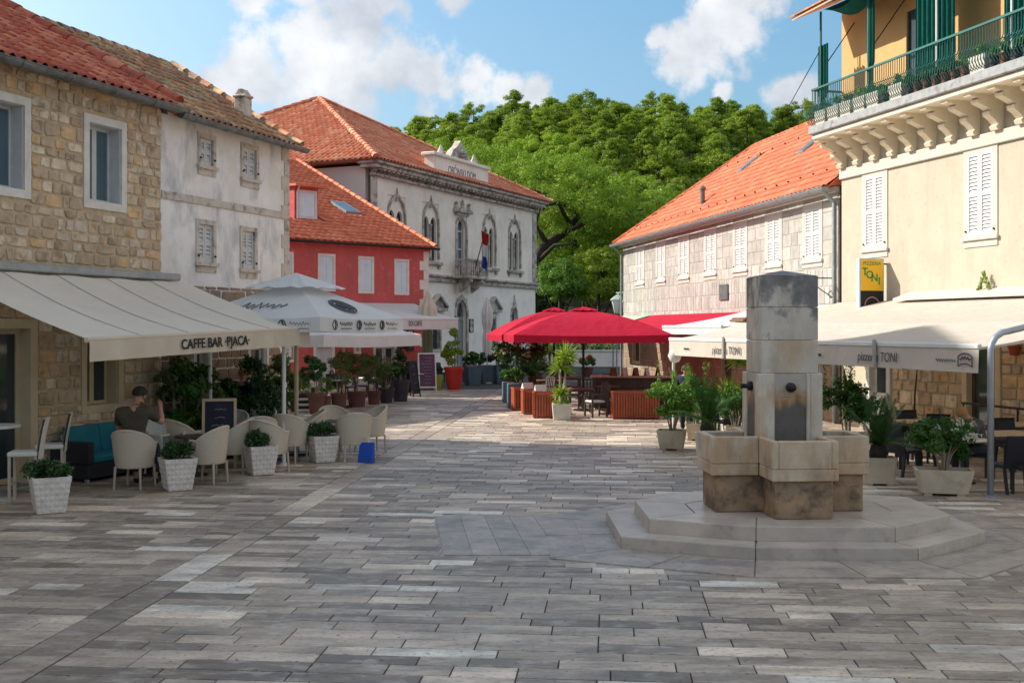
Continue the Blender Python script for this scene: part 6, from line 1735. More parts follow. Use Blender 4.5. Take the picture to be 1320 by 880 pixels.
for side in range(4):                                  # coffee prints on cloth: emblem ovals and illegible script
    a = side * math.pi / 2; ex = Vector((math.cos(a), math.sin(a), 0)); out = Vector((math.sin(a), -math.cos(a), 0))
    for k in range(3):
        o = out * (UH - .01) + ex * (-1.65 + 1.4 * k) * US + Vector((0, 0, UE - .15))
        mb = MB(); mb.path([o + ex * .08 * math.cos(q) + Vector((0, 0, .09 * math.sin(q))) for q in [j * .4 for j in range(17)]], .012, 4); mb.path([o + Vector((0, 0, .07)), o + ex * .03, o - Vector((0, 0, .07))], .018, 5); mb.build('printed_emblem', m_inkgrey, wu)
        squiggle(wu, o + ex * .42 + Vector((0, 0, .02)), ex, (0, 0, 1), .5, .1, k, .006); squiggle(wu, o + ex * .42 - Vector((0, 0, .07)), ex, (0, 0, 1), .4, .02, k + 9, .007)
    sl_ = Vector((0, 0, UE - UT)) + out * UH; sl_.normalize()
    o = out * 1.1 + Vector((0, 0, UT + (UE - UT) * 1.1 / UH - .03))
    nrm = ex.cross(-sl_).normalized(); nrm = nrm if nrm.z > 0 else -nrm; o = o + nrm * .02
    if side % 2 == 0: squiggle(wu, o, ex, sl_, 1.1, .34, 5, .011)
    else:
        mb = MB()
        for rr_ in (.28, .22): mb.path([o + ex * rr_ * 1.2 * math.cos(q) + sl_ * rr_ * math.sin(q) for q in [j * .33 for j in range(20)]], .02, 4)
        mb.path([o - ex * .13 - sl_ * .1, o + sl_ * .07, o + ex * .07 - sl_ * .13, o + ex * .14 + sl_ * .13], .03, 5); mb.build('printed_emblem', m_inkgrey, wu)
square_parasol('cafe_parasol', 'low white cafe parasol in front of the red house door', G(443, 525), 1.8, 2.38, 2.85, R(40), m_umbwhite, .36, m_paletop)
m_redpole = m_black
for (px, py, lab, hw_, rz_) in ((752, 529, 'red square parasol over the tables beside the yucca pot', 2.35, 4), (714, 510, 'red square parasol set back behind the other one', 2.3, 8)):
    o = G(px, py); ze = 2.6 - (431 - HZ) / F * (o.y - 1.5)
    tp = H + (HZ - 399) / F * o.y
    square_parasol('red_parasol', lab, o, hw_, ze, tp, R(rz_), m_umbred, .22, m_redpole, cap=.17, pole_r=.04, bulge=.16)
def closed_parasol(label, loc, h, m, m2=None):
    t = thing('closed_parasol', label, 'parasol', loc); MB().tube((0, 0, 0), (0, 0, h), .03, n=10).build('pole', m_whitemetal, t); MB().lathe([(.3, 0), (.3, .06), (.05, .1)], 14).build('base', m_paleconcrete, t)
    def f(z0, z1, prof):
        mb = MB()
        def g_(a, b):
            r_ = prof(b) * (1 + .28 * math.sin(a * 6.283 * 7 + b * 2)); return (r_ * math.cos(a * 6.283), r_ * math.sin(a * 6.283), z1 + (z0 - z1) * b)
        mb.grid(g_, 56, 18); return mb
    f(h * .30, h, lambda b: .04 + .2 * min(1, b * 4) * (1 - .35 * b) - .06 * math.exp(-((b - .55) / .07) ** 2)).build('furled_canopy', m, t, smooth=True)
    if m2: f(h * .74, h + .04, lambda b: .03 + .3 * min(1, b * 1.6)).build('hood', m2, t, smooth=True)
    return t
m_olivecloth = cloth_mat('olive_canvas', (.30, .32, .22), (.24, .26, .17))
closed_parasol('furled olive parasol with cream hood beside the menu easel', G(551, 501), P(551, 376, G(551, 501).y).z, m_olivecloth, m_umbcream)
closed_parasol('furled white parasol before the town hall', G(628, 494), P(628, 383, G(628, 494).y).z, m_umbwhite)
# ------------------------------------------------------------------ awnings on the other houses
def wall_awning(fac, label, ua, ub_, w0, w1, z0, z1, val, m, m_val=None, bar=m_whitemetal, name='shop_awning', knee=None, wavy=.012):
    t = fac.root(name, label, 'awning')
    prof = [(w0, z0)] + ([knee] if knee else []) + [(w1, z1)]
    def f(a, b):
        k = b * (len(prof) - 1); i = min(int(k), len(prof) - 2); q = k - i
        w_ = prof[i][0] + (prof[i + 1][0] - prof[i][0]) * q; z_ = prof[i][1] + (prof[i + 1][1] - prof[i][1]) * q
        return (ua + (ub_ - ua) * a, -w_, z_ - .05 * math.sin(math.pi * q) + wavy * math.sin(a * 17) * math.sin(math.pi * b))
    mb = MB(); mb.grid(f, 30, 12 * (len(prof) - 1)); mb.build('canopy', m, t, smooth=False)
    mb = MB(); mb.grid(lambda a, b: (ua + (ub_ - ua) * a, -w1 - .03 + .012 * math.sin(a * 61) * b, z1 - .02 - val * b), 80, 3); mb.build('valance', m_val or m, t, smooth=True)
    MB().bbox(ua, ub_, -w1 - .05, -w1 + .03, z1 - .03, z1 + .05, .012).build('front_bar', bar, t)
    n_ = max(2, int((ub_ - ua) / 3.5))
    for k in range(n_):
        u_ = ua + .4 + (ub_ - ua - .8) * k / (n_ - 1); MB().path([(u_, -w0 - .02, z0 - .15), (u_ + .3, -(w0 + w1) / 2, (z0 + z1) / 2 - .22), (u_, -w1 + .03, z1 - .06)], .025, 6).build('folding_arm', m_whitemetal, t)
    return t
zr0 = FR.z(515, 391); zr1 = FR.z(560, 411, 3.0)
ra = wall_awning(FR, 'white awning lettered caffe on the red house', FR.u(452, 1), FR.u(590, 3.0), .05, 3.0, zr0, zr1, .42, m_umbwhite)
ta, tb_ = FR.u(526, 3.0), FR.u(543, 3.0); fit_text('EOS CAFFE', tb_ - ta, .2, m_ink, ra, ((ta + tb_) / 2, -3.05, zr1 - .2), (R(90), 0, 0))
# long beige awning of the pizzeria
post = G(1277, 640); WT = -(Vector((post.x, post.y)) - FY.o).dot(FY.n) + .12
ub_, ua = FY.u(1264, WT), FY.u(864, WT)
zt1 = (FY.z(1200, 445, WT) + FY.z(900, 441, WT)) / 2 + .02
pza = wall_awning(FY, 'long beige awning lettered pizzeria along the yellow house', ua, ub_, .12, WT, zl - .08, zt1, .38, m_toni, knee=(WT * .62, zt1 + (zl - zt1) * .38))
ta, tb_ = FY.u(1109, WT), FY.u(1160, WT); fit_text('pizzeria TONI', tb_ - ta, .165, m_inkgrey, pza, ((ta + tb_) / 2, -WT - .06, zt1 - .22), (R(90), 0, 0), shear=.12)
ta, tb_ = FY.u(921, WT), FY.u(957, WT); fit_text('pizzeria TONI', tb_ - ta, .165, m_inkgrey, pza, ((ta + tb_) / 2, -WT - .06, zt1 - .22), (R(90), 0, 0), shear=.12)
for (pa_, pb_) in ((1210, 1236), (884, 891), (1055, 1062)):
    a, b = FY.u(pa_, WT), FY.u(pb_, WT); mb = MB()
    mb.path([(a + (b - a) * k / 24, -WT - .058, zt1 - .22 + .025 * math.sin(k * 2.1)) for k in range(25)], .007, 4); mb.build('printed_script', m_inkgrey, pza)
a, b = FY.u(1239, WT), FY.u(1257, WT); mb = MB(); arc = lambda x, o: zt1 - .22 + o + .05 * (1 - ((x - (a + b) / 2) / ((b - a) / 2)) ** 2)
xs = [a + (b - a) * k / 10 for k in range(11)]; mb.path([(x, -WT - .058, arc(x, .07)) for x in xs] + [(x, -WT - .058, arc(x, -.09)) for x in xs[::-1]] + [(xs[0], -WT - .058, arc(xs[0], .07))], .012, 4); mb.path([(x, -WT - .058, arc(x, .0) + .02 * (-1) ** k) for k, x in enumerate(xs[1:-1])], .012, 4); mb.build('printed_emblem', m_inkgrey, pza)
for px in (936, 1132):
    u_ = FY.u(px, WT); MB().bbox(u_ - .05, u_ + .05, -WT - .1, -WT - .051, zt1 - .42, zt1 + .1, .02).build('crank_box', mat('clear_plastic', (.42, .40, .37), (.36, .34, .31), rough=.25), pza)
# steel hoop frame
hp = thing('steel_hoop', 'bent steel pipe frame at the open end of the pizzeria awning', 'frame', post, FY.rz)
zh = P(1277, 430, post.y).z
pts = [(0, 0, 0), (0, 0, zh - .25)] + [(.0, .32 - .32 * math.cos(R(a)), zh - .25 + .32 * math.sin(R(a)) * .9) for a in (20, 45, 70, 90)] + [(0, WT - .3, zh + .95)]
MB().path(pts, .052, 10).build('pipe', m_steel, hp, smooth=True); MB().lathe([(.11, 0), (.11, .02), (.06, .03)], 12).build('foot_plate', m_steel, hp)
for px in (868, 1058):
    u_ = FY.u(px, WT - .15); t = thing('awning_post', 'slim white post at the %s of the long beige awning' % ('far end' if px < 900 else 'middle'), 'post', FY.pt(u_, WT - .15)); MB().tube((0, 0, 0), (0, 0, zt1 - .05), .035, n=8).build('shaft', m_whitemetal, t); MB().lathe([(.09, 0), (.09, .02), (.05, .03)], 12).build('foot_plate', m_whitemetal, t)
# round wall lamp on the near post
t = thing('globe_lamp', 'round white globe lamp on the far post of the beige awning', 'lamp', FY.pt(FY.u(868, WT - .15), WT - .1, 1.9), FY.rz); MB().lathe([(.02, -.18), (.12, -.14), (.18, 0), (.12, .14), (.02, .18)], 14, (.32, -.05, -.02)).build('globe', mat('milk_glass', (.7, .69, .65), (.62, .61, .58), rough=.2), t, smooth=True); MB().box(-.04, .2, -.06, .02, -.06, .06).build('holder', m_black, t)
# red awning and pale awnings on the ashlar house
zq0 = FQ.z(900, 404, .05)
wall_awning(FQ, 'red awning on the ashlar house behind the red parasols', FQ.u(842, .1), FQ.u(968, .1), .06, 3.0, zq0, zq0 - .75, .25, m_umbred, bar=m_umbred)
wall_awning(FQ, 'off white awning next to the red awning on the ashlar house', FQ.u(975, .1), LQ - .4, .06, 3.2, zq0 + .1, zq0 - .5, .2, m_umbwhite)
wall_awning(FQ, 'pale green awning at the far corner of the ashlar house', .2, FQ.u(838, .1), .06, 2.0, zq0 + .02, zq0 - .4, .2, cloth_mat('pale_green_cloth', (.50, .56, .48), (.46, .52, .44)))
for (px, w_, lab) in ((953, 2.4, 'rolled brown bamboo blind lying on the pale awning near the post'), (1068, 1.0, 'rolled brown bamboo blind stored by the downpipe')):
    fac = FQ; u_ = min(FQ.u(px, w_), LQ - .3); z_ = FQ.z(px, 413 if px < 1000 else 396, w_)
    t = thing('rolled_blind', lab, 'blind', FQ.pt(u_, w_, z_), FQ.rz)
    for k in range(3): MB().tube((-.5, -.06 + .07 * k, .05 * (k % 2)), (.5, -.06 + .07 * k, .05 * (k % 2)), .04, n=8).build('roll', m_wood, t)
# ------------------------------------------------------------------ terrace under the red parasols
def slat_box(label, px, py, w, d, h, rz, back=False):
    t = thing('slatted_planter', label, 'planter', G(px, py), R(rz)); mb = MB()
    mb.box(-w / 2 + .03, w / 2 - .03, .03, d - .03, .05, h - .06); mb.build('liner', m_darkwood, t)
    n_ = int(w / .075); mb = MB()
    for k in range(n_): x = -w / 2 + (k + .5) * w / n_; mb.box(x - .026, x + .026, 0, .022, .03, h - .03); mb.box(x - .026, x + .026, d - .022, d, .03, h - .03)
    n_ = int(d / .075)
    for k in range(n_): y_ = .024 + (k + .5) * (d - .048) / n_; mb.box(-w / 2, -w / 2 + .022, y_ - .026, y_ + .026, .03, h - .03); mb.box(w / 2 - .022, w / 2, y_ - .026, y_ + .026, .03, h - .03)
    tag(mb.build('slat_screen', m_orangewood, t), kind='stuff')
    for z in (h - .03,): ring(MB(), 0, 0, 0, 0, 0, 0, 0)
    mb = MB(); mb.box(-w / 2 - .015, w / 2 + .015, -.015, .05, h - .03, h); mb.box(-w / 2 - .015, w / 2 + .015, d - .05, d + .015, h - .03, h); mb.box(-w / 2 - .015, -w / 2 + .05, .05, d - .05, h - .03, h); mb.box(w / 2 - .05, w / 2 + .015, .05, d - .05, h - .03, h); mb.build('top_rail', m_orangewood, t)
    for (x, y_) in ((-w / 2 + .05, .05), (w / 2 - .05, .05), (-w / 2 + .05, d - .05), (w / 2 - .05, d - .05)): MB().box(x - .03, x + .03, y_ - .03, y_ + .03, 0, .03).build('foot', m_darkwood, t)
    return t
slat_box('orange slatted planter box right beside the white yucca pot', 701, 539, .62, .7, .74, 0)
slat_box('orange slatted planter box second from the white yucca pot', 686, 534, .55, .6, .72, 6)
slat_box('orange slatted planter box with a white folder at the terrace corner', 673, 529, .5, .6, .70, 10)
slat_box('wide orange slatted planter box near the awning post', 820, 540, 1.35, .6, .78, 0)
for (px, py, rz, lab) in ((680, 512, 20, 'white card lying on the corner planter box'), (697, 516, 10, 'white card lying on the second planter box')):
    o = G(px, py + 20); t = thing('menu_card', lab, 'card', (o.x, o.y + .25, .71), R(rz)); mb = MB(); mb.hexa([(-.17, -.12, .02), (.17, -.12, .02), (.17, .12, .02), (-.17, .12, .02), (-.17, -.02, .2), (.17, -.02, .2), (.17, .0, .2), (-.17, .0, .2)]); mb.build('folded_sheet', m_white_fab, t)
for (px, py, h_, lab) in ((662, 526, .8, 'dark blue square planter at the terrace entrance'), (668, 523, .75, 'dark brown square planter next to the blue one'), (655, 518, .7, 'teal square planter behind the dark planters')):
    t = thing('square_planter', lab, 'planter', G(px, py), R(5)); mb = MB(); mb.bbox(-.2, .2, -.2, .2, 0, h_, .015); mb.build('pot', m_darkwood if 'brown' in lab else m_bluegrey, t); leaves('foliage', clumps((0, 0, h_ + .2), (.25, .25, .25), 10, .08, .14), 700, .09, L_green, t)
# white fluted pot with yuccas
o = G(724, 541); t = thing('yucca_plant', 'spiky yucca with two trunks in a white fluted square pot', 'plant', o)
mb = MB(); mb.hexa([(-.23, -.23, 0), (.23, -.23, 0), (.23, .23, 0), (-.23, .23, 0), (-.27, -.27, .46), (.27, -.27, .46), (.27, .27, .46), (-.27, .27, .46)])
pt_ = mb.build('pot', m_paleconcrete, t)
for k in range(9):
    x = -.2 + .05 * k; MB().hexa([(x - .014, -.245, .05), (x + .014, -.245, .05), (x + .014, -.22, .05), (x - .014, -.22, .05), (x * 1.12 - .014, -.285, .42), (x * 1.12 + .014, -.285, .42), (x * 1.12 + .014, -.26, .42), (x * 1.12 - .014, -.26, .42)]).build('flute', m_paleconcrete, pt_)
def spiky(parent, c, n, L, m, wd=.028, seed=1, name='leaves', droop=.35, emin=-.5):
    rr_ = random.Random(seed); q = []
    for k in range(n):
        a = rr_.uniform(0, 6.28); el = math.asin(rr_.uniform(math.sin(emin), 1)); d = Vector((math.cos(a) * math.cos(el), math.sin(a) * math.cos(el), math.sin(el))); l_ = L * rr_.uniform(.75, 1.1)
        s = d.cross(Vector((rr_.gauss(0, 1), rr_.gauss(0, 1), rr_.gauss(0, 1)))).normalized() * wd
        m1 = Vector(c) + d * l_ * .45; tip = Vector(c) + d * l_ - Vector((0, 0, droop * l_ * (1 - abs(math.sin(el))) * rr_.random()))
        q.append([Vector(c), m1 + s, tip, m1 - s])
    return link(name, quads_mesh(name, np.array([[tuple(p) for p in z] for z in q]), m), parent)
for (tx, ty, tz, L_, sd_) in ((-.05, 0, 1.45, .5, 1), (.12, .08, 1.75, .5, 2), (-.02, -.05, .75, .36, 3)):
    MB().path([(tx * .3, ty, .4), (tx * .8, ty, tz * .6), (tx, ty, tz)], [.045, .035, .03], 8).build('trunk', m_palebark, t); spiky(t, (tx, ty, tz), 90, L_, L_lime, .024, sd_)
leaves('ground_cover', clumps((0, 0, .50), (.24, .24, .06), 10, .05, .09), 500, .05, L_lime, t)
# wooden tables and armchairs
def wood_table(label, px, py, w=.8, d=.8, rz=0, m=m_wood, name='wooden_table'):
    t = thing(name, label, 'table', G(px, py), R(rz)); nn_ = 6
    for k in range(nn_): x = -w / 2 + k * w / nn_; MB().box(x + .004, x + w / nn_ - .004, -d / 2, d / 2, .72, .75).build('top_plank', m, t)
    MB().box(-w / 2 + .05, w / 2 - .05, -d / 2 + .05, d / 2 - .05, .66, .72).build('apron', m_darkwood, t)
    for x in (-w / 2 + .08, w / 2 - .08):
        for y_ in (-d / 2 + .08, d / 2 - .08): MB().box(x - .03, x + .03, y_ - .03, y_ + .03, 0, .66).build('leg', m_darkwood, t)
    return t
def wood_chair(loc, rz, label, store=[]):
    if not store:
        t = thing('wooden_armchair', label, 'armchair', loc, R(rz), 'wooden armchairs under the red parasols')
        for s in (-1, 1):
            MB().box(s * .27 - .02, s * .27 + .02, -.25, -.2, 0, .64).build('front_leg', m_darkwood, t)
            mb = MB(); mb.hexa([(s * .27 - .02, .2, 0), (s * .27 + .02, .2, 0), (s * .27 + .02, .25, 0), (s * .27 - .02, .25, 0), (s * .27 - .02, .3, .95), (s * .27 + .02, .3, .95), (s * .27 + .02, .34, .95), (s * .27 - .02, .34, .95)]); mb.build('rear_leg', m_darkwood, t)
            MB().bbox(s * .27 - .03, s * .27 + .03, -.28, .28, .641, .67, .008).build('armrest', m_darkwood, t)
        for k in range(5): x = -.22 + .11 * k; MB().hexa([(x - .025, .22, .45), (x + .025, .22, .45), (x + .025, .24, .45), (x - .025, .24, .45), (x - .025, .305, .93), (x + .025, .305, .93), (x + .025, .325, .93), (x - .025, .325, .93)]).build('back_slat', m_darkwood, t)
        MB().box(-.25, .25, -.23, .22, .38, .42).build('seat', m_darkwood, t); MB().bbox(-.24, .24, -.24, .2, .421, .48, .02).build('cushion', m_white_fab, t)
        MB().box(-.25, .25, .295, .33, .931, .97).build('top_rail', m_darkwood, t)
        store.append(t)
    else: t = copy_tree(store[0])
    return place(t, loc, R(rz), label)
wood_table('slatted wooden cafe table just behind the white yucca pot', 748, 532); wood_table('slatted wooden cafe table beside the wide orange planter', 783, 527)
wood_table('slatted wooden cafe table at the back near the dark leaved tree', 706, 517); wood_table('slatted wooden cafe table under the back red parasol', 735, 512)
for (px, py, rz, lab) in ((768, 537, -70, 'dark wooden armchair with white pad turned towards the yucca table'), (757, 527, 175, 'dark wooden armchair behind the yucca table'), (740, 524, 90, 'dark wooden armchair close to the parasol pole'),
        (795, 534, 80, 'dark wooden armchair by the wide orange planter'), (722, 521, 60, 'dark wooden armchair behind the yucca trunks'), (700, 523, -60, 'dark wooden armchair by the corner planter'), (780, 516, 200, 'dark wooden armchair in front of the bar counter')):
    wood_chair(G(px, py), rz, lab)
# bar counter with menus
t = thing('bar_counter', 'dark bar counter with a pale wooden top behind the planters', 'counter', G(828, 526), R(-3)); w_ = 3.2
MB().box(-w_ / 2, w_ / 2, 0, .6, 0, .98).build('counter_front', m_darkwood, t); MB().bbox(-w_ / 2 - .06, w_ / 2 + .06, -.08, .7, .981, 1.03, .01).build('counter_top', m_paletop, t); MB().box(-w_ / 2 + .3, w_ / 2 - .3, -.3, -.001, .55, .6).build('foot_shelf', m_wood, t)
o = t.location.copy()
for k in range(7):
    x = o.x - .9 + .36 * k; c = thing('menu_stand', ['brown leather menu standing on the bar counter', 'white folded menu standing on the bar counter'][k % 2], 'menu', (x, o.y + .3, 1.03), R(20 + 11 * k), 'menus standing on the bar counter')
    mb = MB(); mb.hexa([(-.1, -.07, 0), (.1, -.07, 0), (.1, -.06, 0), (-.1, -.06, 0), (-.1, -.005, .27), (.1, -.005, .27), (.1, .005, .27), (-.1, .005, .27)]); mb.hexa([(-.1, .06, 0), (.1, .06, 0), (.1, .07, 0), (-.1, .07, 0), (-.1, .0055, .27), (.1, .0055, .27), (.1, .015, .27), (-.1, .015, .27)]); mb.build('cover', m_wood if k % 2 == 0 else m_white_fab, c)
# trees and pots behind that terrace
o = G(672, 508); t = thing('small_tree', 'dark leaved small tree with pale blossoms behind the terrace corner', 'tree', o); MB().path([(0, 0, 0), (.05, 0, .9), (0, .05, 1.5)], [.05, .04, .03], 8).build('trunk', m_bark, t)
leaves('crown', clumps((0, 0, 1.75), (.95, .8, .6), 30, .2, .32, low=-.8), 3200, .12, L_shrub, t); leaves('blossom', clumps((0, 0, 1.8), (.9, .75, .55), 20, .12, .2, low=-.8), 350, .09, L_white, t)
for (px, py, h_, lab) in ((708, 499, 1.5, 'small green topped palm with orange trunk behind the back table'), (690, 502, .0, 'round green bush in a pot behind the dark leaved tree'), (660, 503, .0, 'low green bush in a pot by the terrace entrance'), (720, 503, 0, 'dark hedge like bush beside the back table')):
    o = G(px, py)
    if h_: 
        t = thing('palm_plant', lab, 'palm', o); MB().path([(0, 0, 0), (.04, 0, .8), (0, 0, 1.5)], [.07, .06, .05], 8).build('trunk', m_wood, t); spiky(t, (0, 0, 1.5), 90, .55, L_lime, .03, 7)
    else: potted('potted_shrub', lab, o, (.22, .3, .5, m_terracotta), (1.0, .55, .45), L_green if 'round' in lab else L_shrub, 1800, .1)
for (px, py, lab) in ((690, 494, 'orange flowering plant in a pot near the round bush'), (757, 485, 'orange flowers in a tub on the far terrace')):
    t = thing('flower_pot', lab, 'plant', G(px, py)); pot_round(t, .25, .34, .5, m_terracotta); leaves('foliage', clumps((0, 0, .7), (.4, .4, .3), 10, .1, .18), 700, .11, L_green, t); leaves('blossom', clumps((0, 0, .85), (.4, .4, .25), 8, .08, .14), 400, .11, L_orange, t)
# far terrace seen under the parasols: low white wall, benches, parked scooters' canopy
t = thing('low_wall', 'low white harbour wall beyond the terraces', 'wall', G(770, 473)); MB().bbox(-4.5, 6, 0, .5, 0, 1.0, .03).build('wall_body', m_hall_low, t); MB().bbox(-4.6, 6.1, -.06, .56, 1.001, 1.12, .02).build('coping', m_whitestone, t)
t = thing('hedge', 'clipped hedge behind the low white wall', 'hedge', G(775, 469)); leaves('foliage', [(x, 0, .9, .6, .5, .8) for x in (-4, -3, -2, -1, 0, 1, 2, 3, 4, 5)], 5000, .16, L_green, t); MB().path([(-4, 0, .3), (5, 0, .3)], .04, 6).build('stem', m_bark, t)
t = thing('far_canopy', 'white market canopy on four legs beyond the parasols', 'canopy', G(745, 481)); mb = MB(); mb.hexa([(-2.2, -1.2, 2.3), (2.2, -1.2, 2.3), (2.2, 1.2, 2.3), (-2.2, 1.2, 2.3), (-1.6, -.3, 2.7), (1.6, -.3, 2.7), (1.6, .3, 2.7), (-1.6, .3, 2.7)]); mb.build('canopy_cloth', m_umbwhite, t)
for x in (-2.1, 2.1):
    for y_ in (-1.1, 1.1): MB().tube((x, y_, 0), (x, y_, 2.3), .04, n=8).build('leg', m_zinc, t)
# ------------------------------------------------------------------ plants by the pizzeria
def trough(label, loc, rz, w, d, h, m=m_concrete, taper=.8, group=None):
    t = thing('stone_planter', label, 'planter', loc, R(rz), group)
    a, b = w / 2, d / 2; k = taper; c = .12
    def octo(sx, sy): return [(-sx + c * sx, -sy), (sx - c * sx, -sy), (sx, -sy + c * sy), (sx, sy - c * sy), (sx - c * sx, sy), (-sx + c * sx, sy), (-sx, sy - c * sy), (-sx, -sy + c * sy)]
    mb = MB(); lo, hi = octo(a * k, b * k), octo(a, b); i = 0; n_ = 8
    inn_ = octo(a - .04, b - .04)
    mb.v = [(x, y_, .04) for x, y_ in lo] + [(x, y_, h) for x, y_ in hi] + [(x, y_, h) for x, y_ in inn_] + [(x * .97, y_ * .97, h - .08) for x, y_ in inn_]
    for r_ in range(3):
        for j in range(8): jj = (j + 1) % 8; mb.f.append((8 * r_ + j, 8 * r_ + jj, 8 * r_ + 8 + jj, 8 * r_ + 8 + j)); mb.m.append(0)
    mb.f.append(tuple(range(8))[::-1]); mb.m.append(0); mb.build('pot', m, t)
    mb = MB(); mb.face([(x * .97, y_ * .97, h - .07) for x, y_ in inn_]); mb.build('soil', m_soil, t)
    for s in (-1, 1): MB().box(s * a * k * .7 - .06, s * a * k * .7 + .06, -b * k * .9, b * k * .9, 0, .041).build('foot', m, t)
    return t
def bush(t, cz, r_, hz, n, size, lm, z0, spread, seed, ns=7, top=None):
    leaves('foliage', clumps((0, 0, cz), r_ if isinstance(r_, tuple) else (r_, r_, hz), 26, .12, .2, low=-.7, rng=random.Random(seed)), n, size, lm, t, .42, .3, .4)
    stems(t, z0, cz, spread, ns, .016, m_palebark, seed)
    if top:
        rr_ = random.Random(seed + 1); bl = []
        for k in range(top):
            a = rr_.uniform(0, 6.28); d = rr_.uniform(.1, .9) * (r_ if not isinstance(r_, tuple) else r_[0]); h_ = rr_.uniform(.15, .5)
            for q in range(5): bl.append((d * math.cos(a), d * math.sin(a), cz + hz * .8 + h_ * q / 4, .045, .045, .09))
        tag(leaves('young_shoots', bl, top * 60, .06, L_bright, t, .35, .2, .6), kind='stuff')
t = trough('cream stone planter with a bright leggy shrub at the edge of the shade', G(866, 579), -12, .62, .55, .42); bush(t, 1.02, .52, .42, 4200, .075, L_bright, .36, .35, 3, top=9)
t = trough('cream stone planter with a shrub behind the bright leggy one', G(897, 567), -10, .5, .5, .4); bush(t, 1.0, .42, .38, 2600, .075, L_green, .34, .3, 4, top=6)
t = trough('cream stone planter with a dense shrub beside the left basin', G(948, 573), -10, .5, .5, .4); bush(t, .92, .5, .36, 3200, .075, L_green, .34, .3, 6)
t = trough('cream stone planter with a tall bright shrub beyond the right basin', G(1092, 596), -10, .6, .55, .45); bush(t, 1.1, .5, .45, 3600, .08, L_green, .38, .3, 8, top=9)
t = trough('long cream stone planter with a bushy white flowering shrub by the steel post', G(1216, 637), -14, .86, .5, .40); bush(t, .82, (.52, .36, .34), .34, 4600, .065, L_green, .34, .4, 9, 9); leaves('blossom', clumps((.2, 0, .95), (.4, .3, .25), 9, .05, .09), 220, .05, L_white, t)
def cycad(label, loc, rz, pot, trunk_h, nfr, L_, seed, lm=L_shrub):
    t = trough(label, loc, rz, *pot, taper=.88); h = pot[2]; rr_ = random.Random(seed)
    t['category'] = 'palm'; t.name = 'sago_palm'
    MB().lathe([(.13, h - .08), (.15, h + trunk_h * .4), (.11, h + trunk_h)], 12).build('trunk', m_bark, t); q = []; mb = MB()
    for k in range(nfr):
        a = k * 2.4 + rr_.uniform(-.2, .2); el = R(rr_.uniform(12, 82)); c = Vector((0, 0, h + trunk_h)); dh = Vector((math.cos(a), math.sin(a), 0)); side = Vector((-math.sin(a), math.cos(a), 0)); pts = []
        for j in range(15):
            s = j / 14; pts.append(c + dh * (L_ * s * math.cos(el)) + Vector((0, 0, L_ * (s * math.sin(el) - .42 * s * s * math.cos(el)))))
        mb.path(pts, [.008 * (1 - .7 * j / 14) for j in range(15)], 4)
        for j in range(1, 15):
            d = (pts[j] - pts[j - 1]).normalized(); up_ = side.cross(d); ll = .17 * (math.sin(math.pi * (.12 + .8 * j / 14)))
            for s_ in (-1, 1):
                for fr_ in (0, .5):
                    b0 = pts[j - 1].lerp(pts[j], fr_); tip = b0 + side * s_ * ll + d * ll * .55 - up_ * -.03; m1 = b0.lerp(tip, .5); wv = d * .011; q.append([b0, m1 + wv, tip, m1 - wv])
    mb.build('rachis', lm, t); link('fronds', quads_mesh('fronds', np.array([[tuple(p) for p in z] for z in q]), lm), t); return t
cycad('sago palm with arching fronds in a pale pot left of the fountain', G(912, 587), -8, (.5, .5, .46, m_paleconcrete), .25, 26, 1.0, 2, L_green)
cycad('dark sago palm in a cream pot right of the fountain', G(1132, 624), -10, (.55, .5, .46), .2, 26, .95, 5, L_shrub)
t = trough('pale pot with a yellow green yucca beside the red table', G(940, 560), 0, .4, .4, .5, m_paleconcrete); spiky(t, (0, 0, .95), 110, .6, L_lime, .022, 12); spiky(t, (.2, .1, 1.75), 80, .5, L_lime, .022, 13); MB().path([(0, 0, .4), (.1, 0, 1.2), (.2, .1, 1.75)], [.04, .035, .03], 7).build('trunk', m_palebark, t)
# climbers on the wall and hanging pots
t = thing('wall_vine', 'small green vine growing over the ledge of the yellow house', 'vine', FY.pt(FY.u(1275, .1), .1, zl), FY.rz); leaves('foliage', [(-.12 + .1 * abs(k - 3) * (-1 if k < 3 else 1) * .6, -.04, .42 - .12 * abs(k - 3), .05, .04, .08) for k in range(7)], 260, .06, L_lime, t); MB().path([(-.3, -.03, .0), (-.1, -.03, .4), (.15, -.03, .1)], .008, 5).build('stem', m_palebark, t)
t = thing('wall_shrub', 'thin climbing shrub against the stone wall under the awning', 'shrub', FY.pt(FY.u(1180, .4), .45), FY.rz); MB().path([(0, 0, 0), (.05, 0, 1.0), (.15, 0, 1.7)], [.025, .02, .012], 6).build('trunk', m_bark, t); leaves('foliage', clumps((.2, 0, 1.75), (.6, .2, .2), 12, .1, .16), 700, .1, L_shrub, t)
t = thing('hanging_pot', 'red wall pot with a small plant beside the steel hoop', 'pot', FY.pt(FY.u(1308, .15), .16, FY.z(1308, 458, .15))); pot_round(t, .09, .13, .2, mat('red_clay', (.36, .06, .04), (.3, .05, .03), rough=.7)); leaves('foliage', clumps((0, 0, .28), (.12, .12, .1), 8, .05, .08), 200, .06, L_green, t)
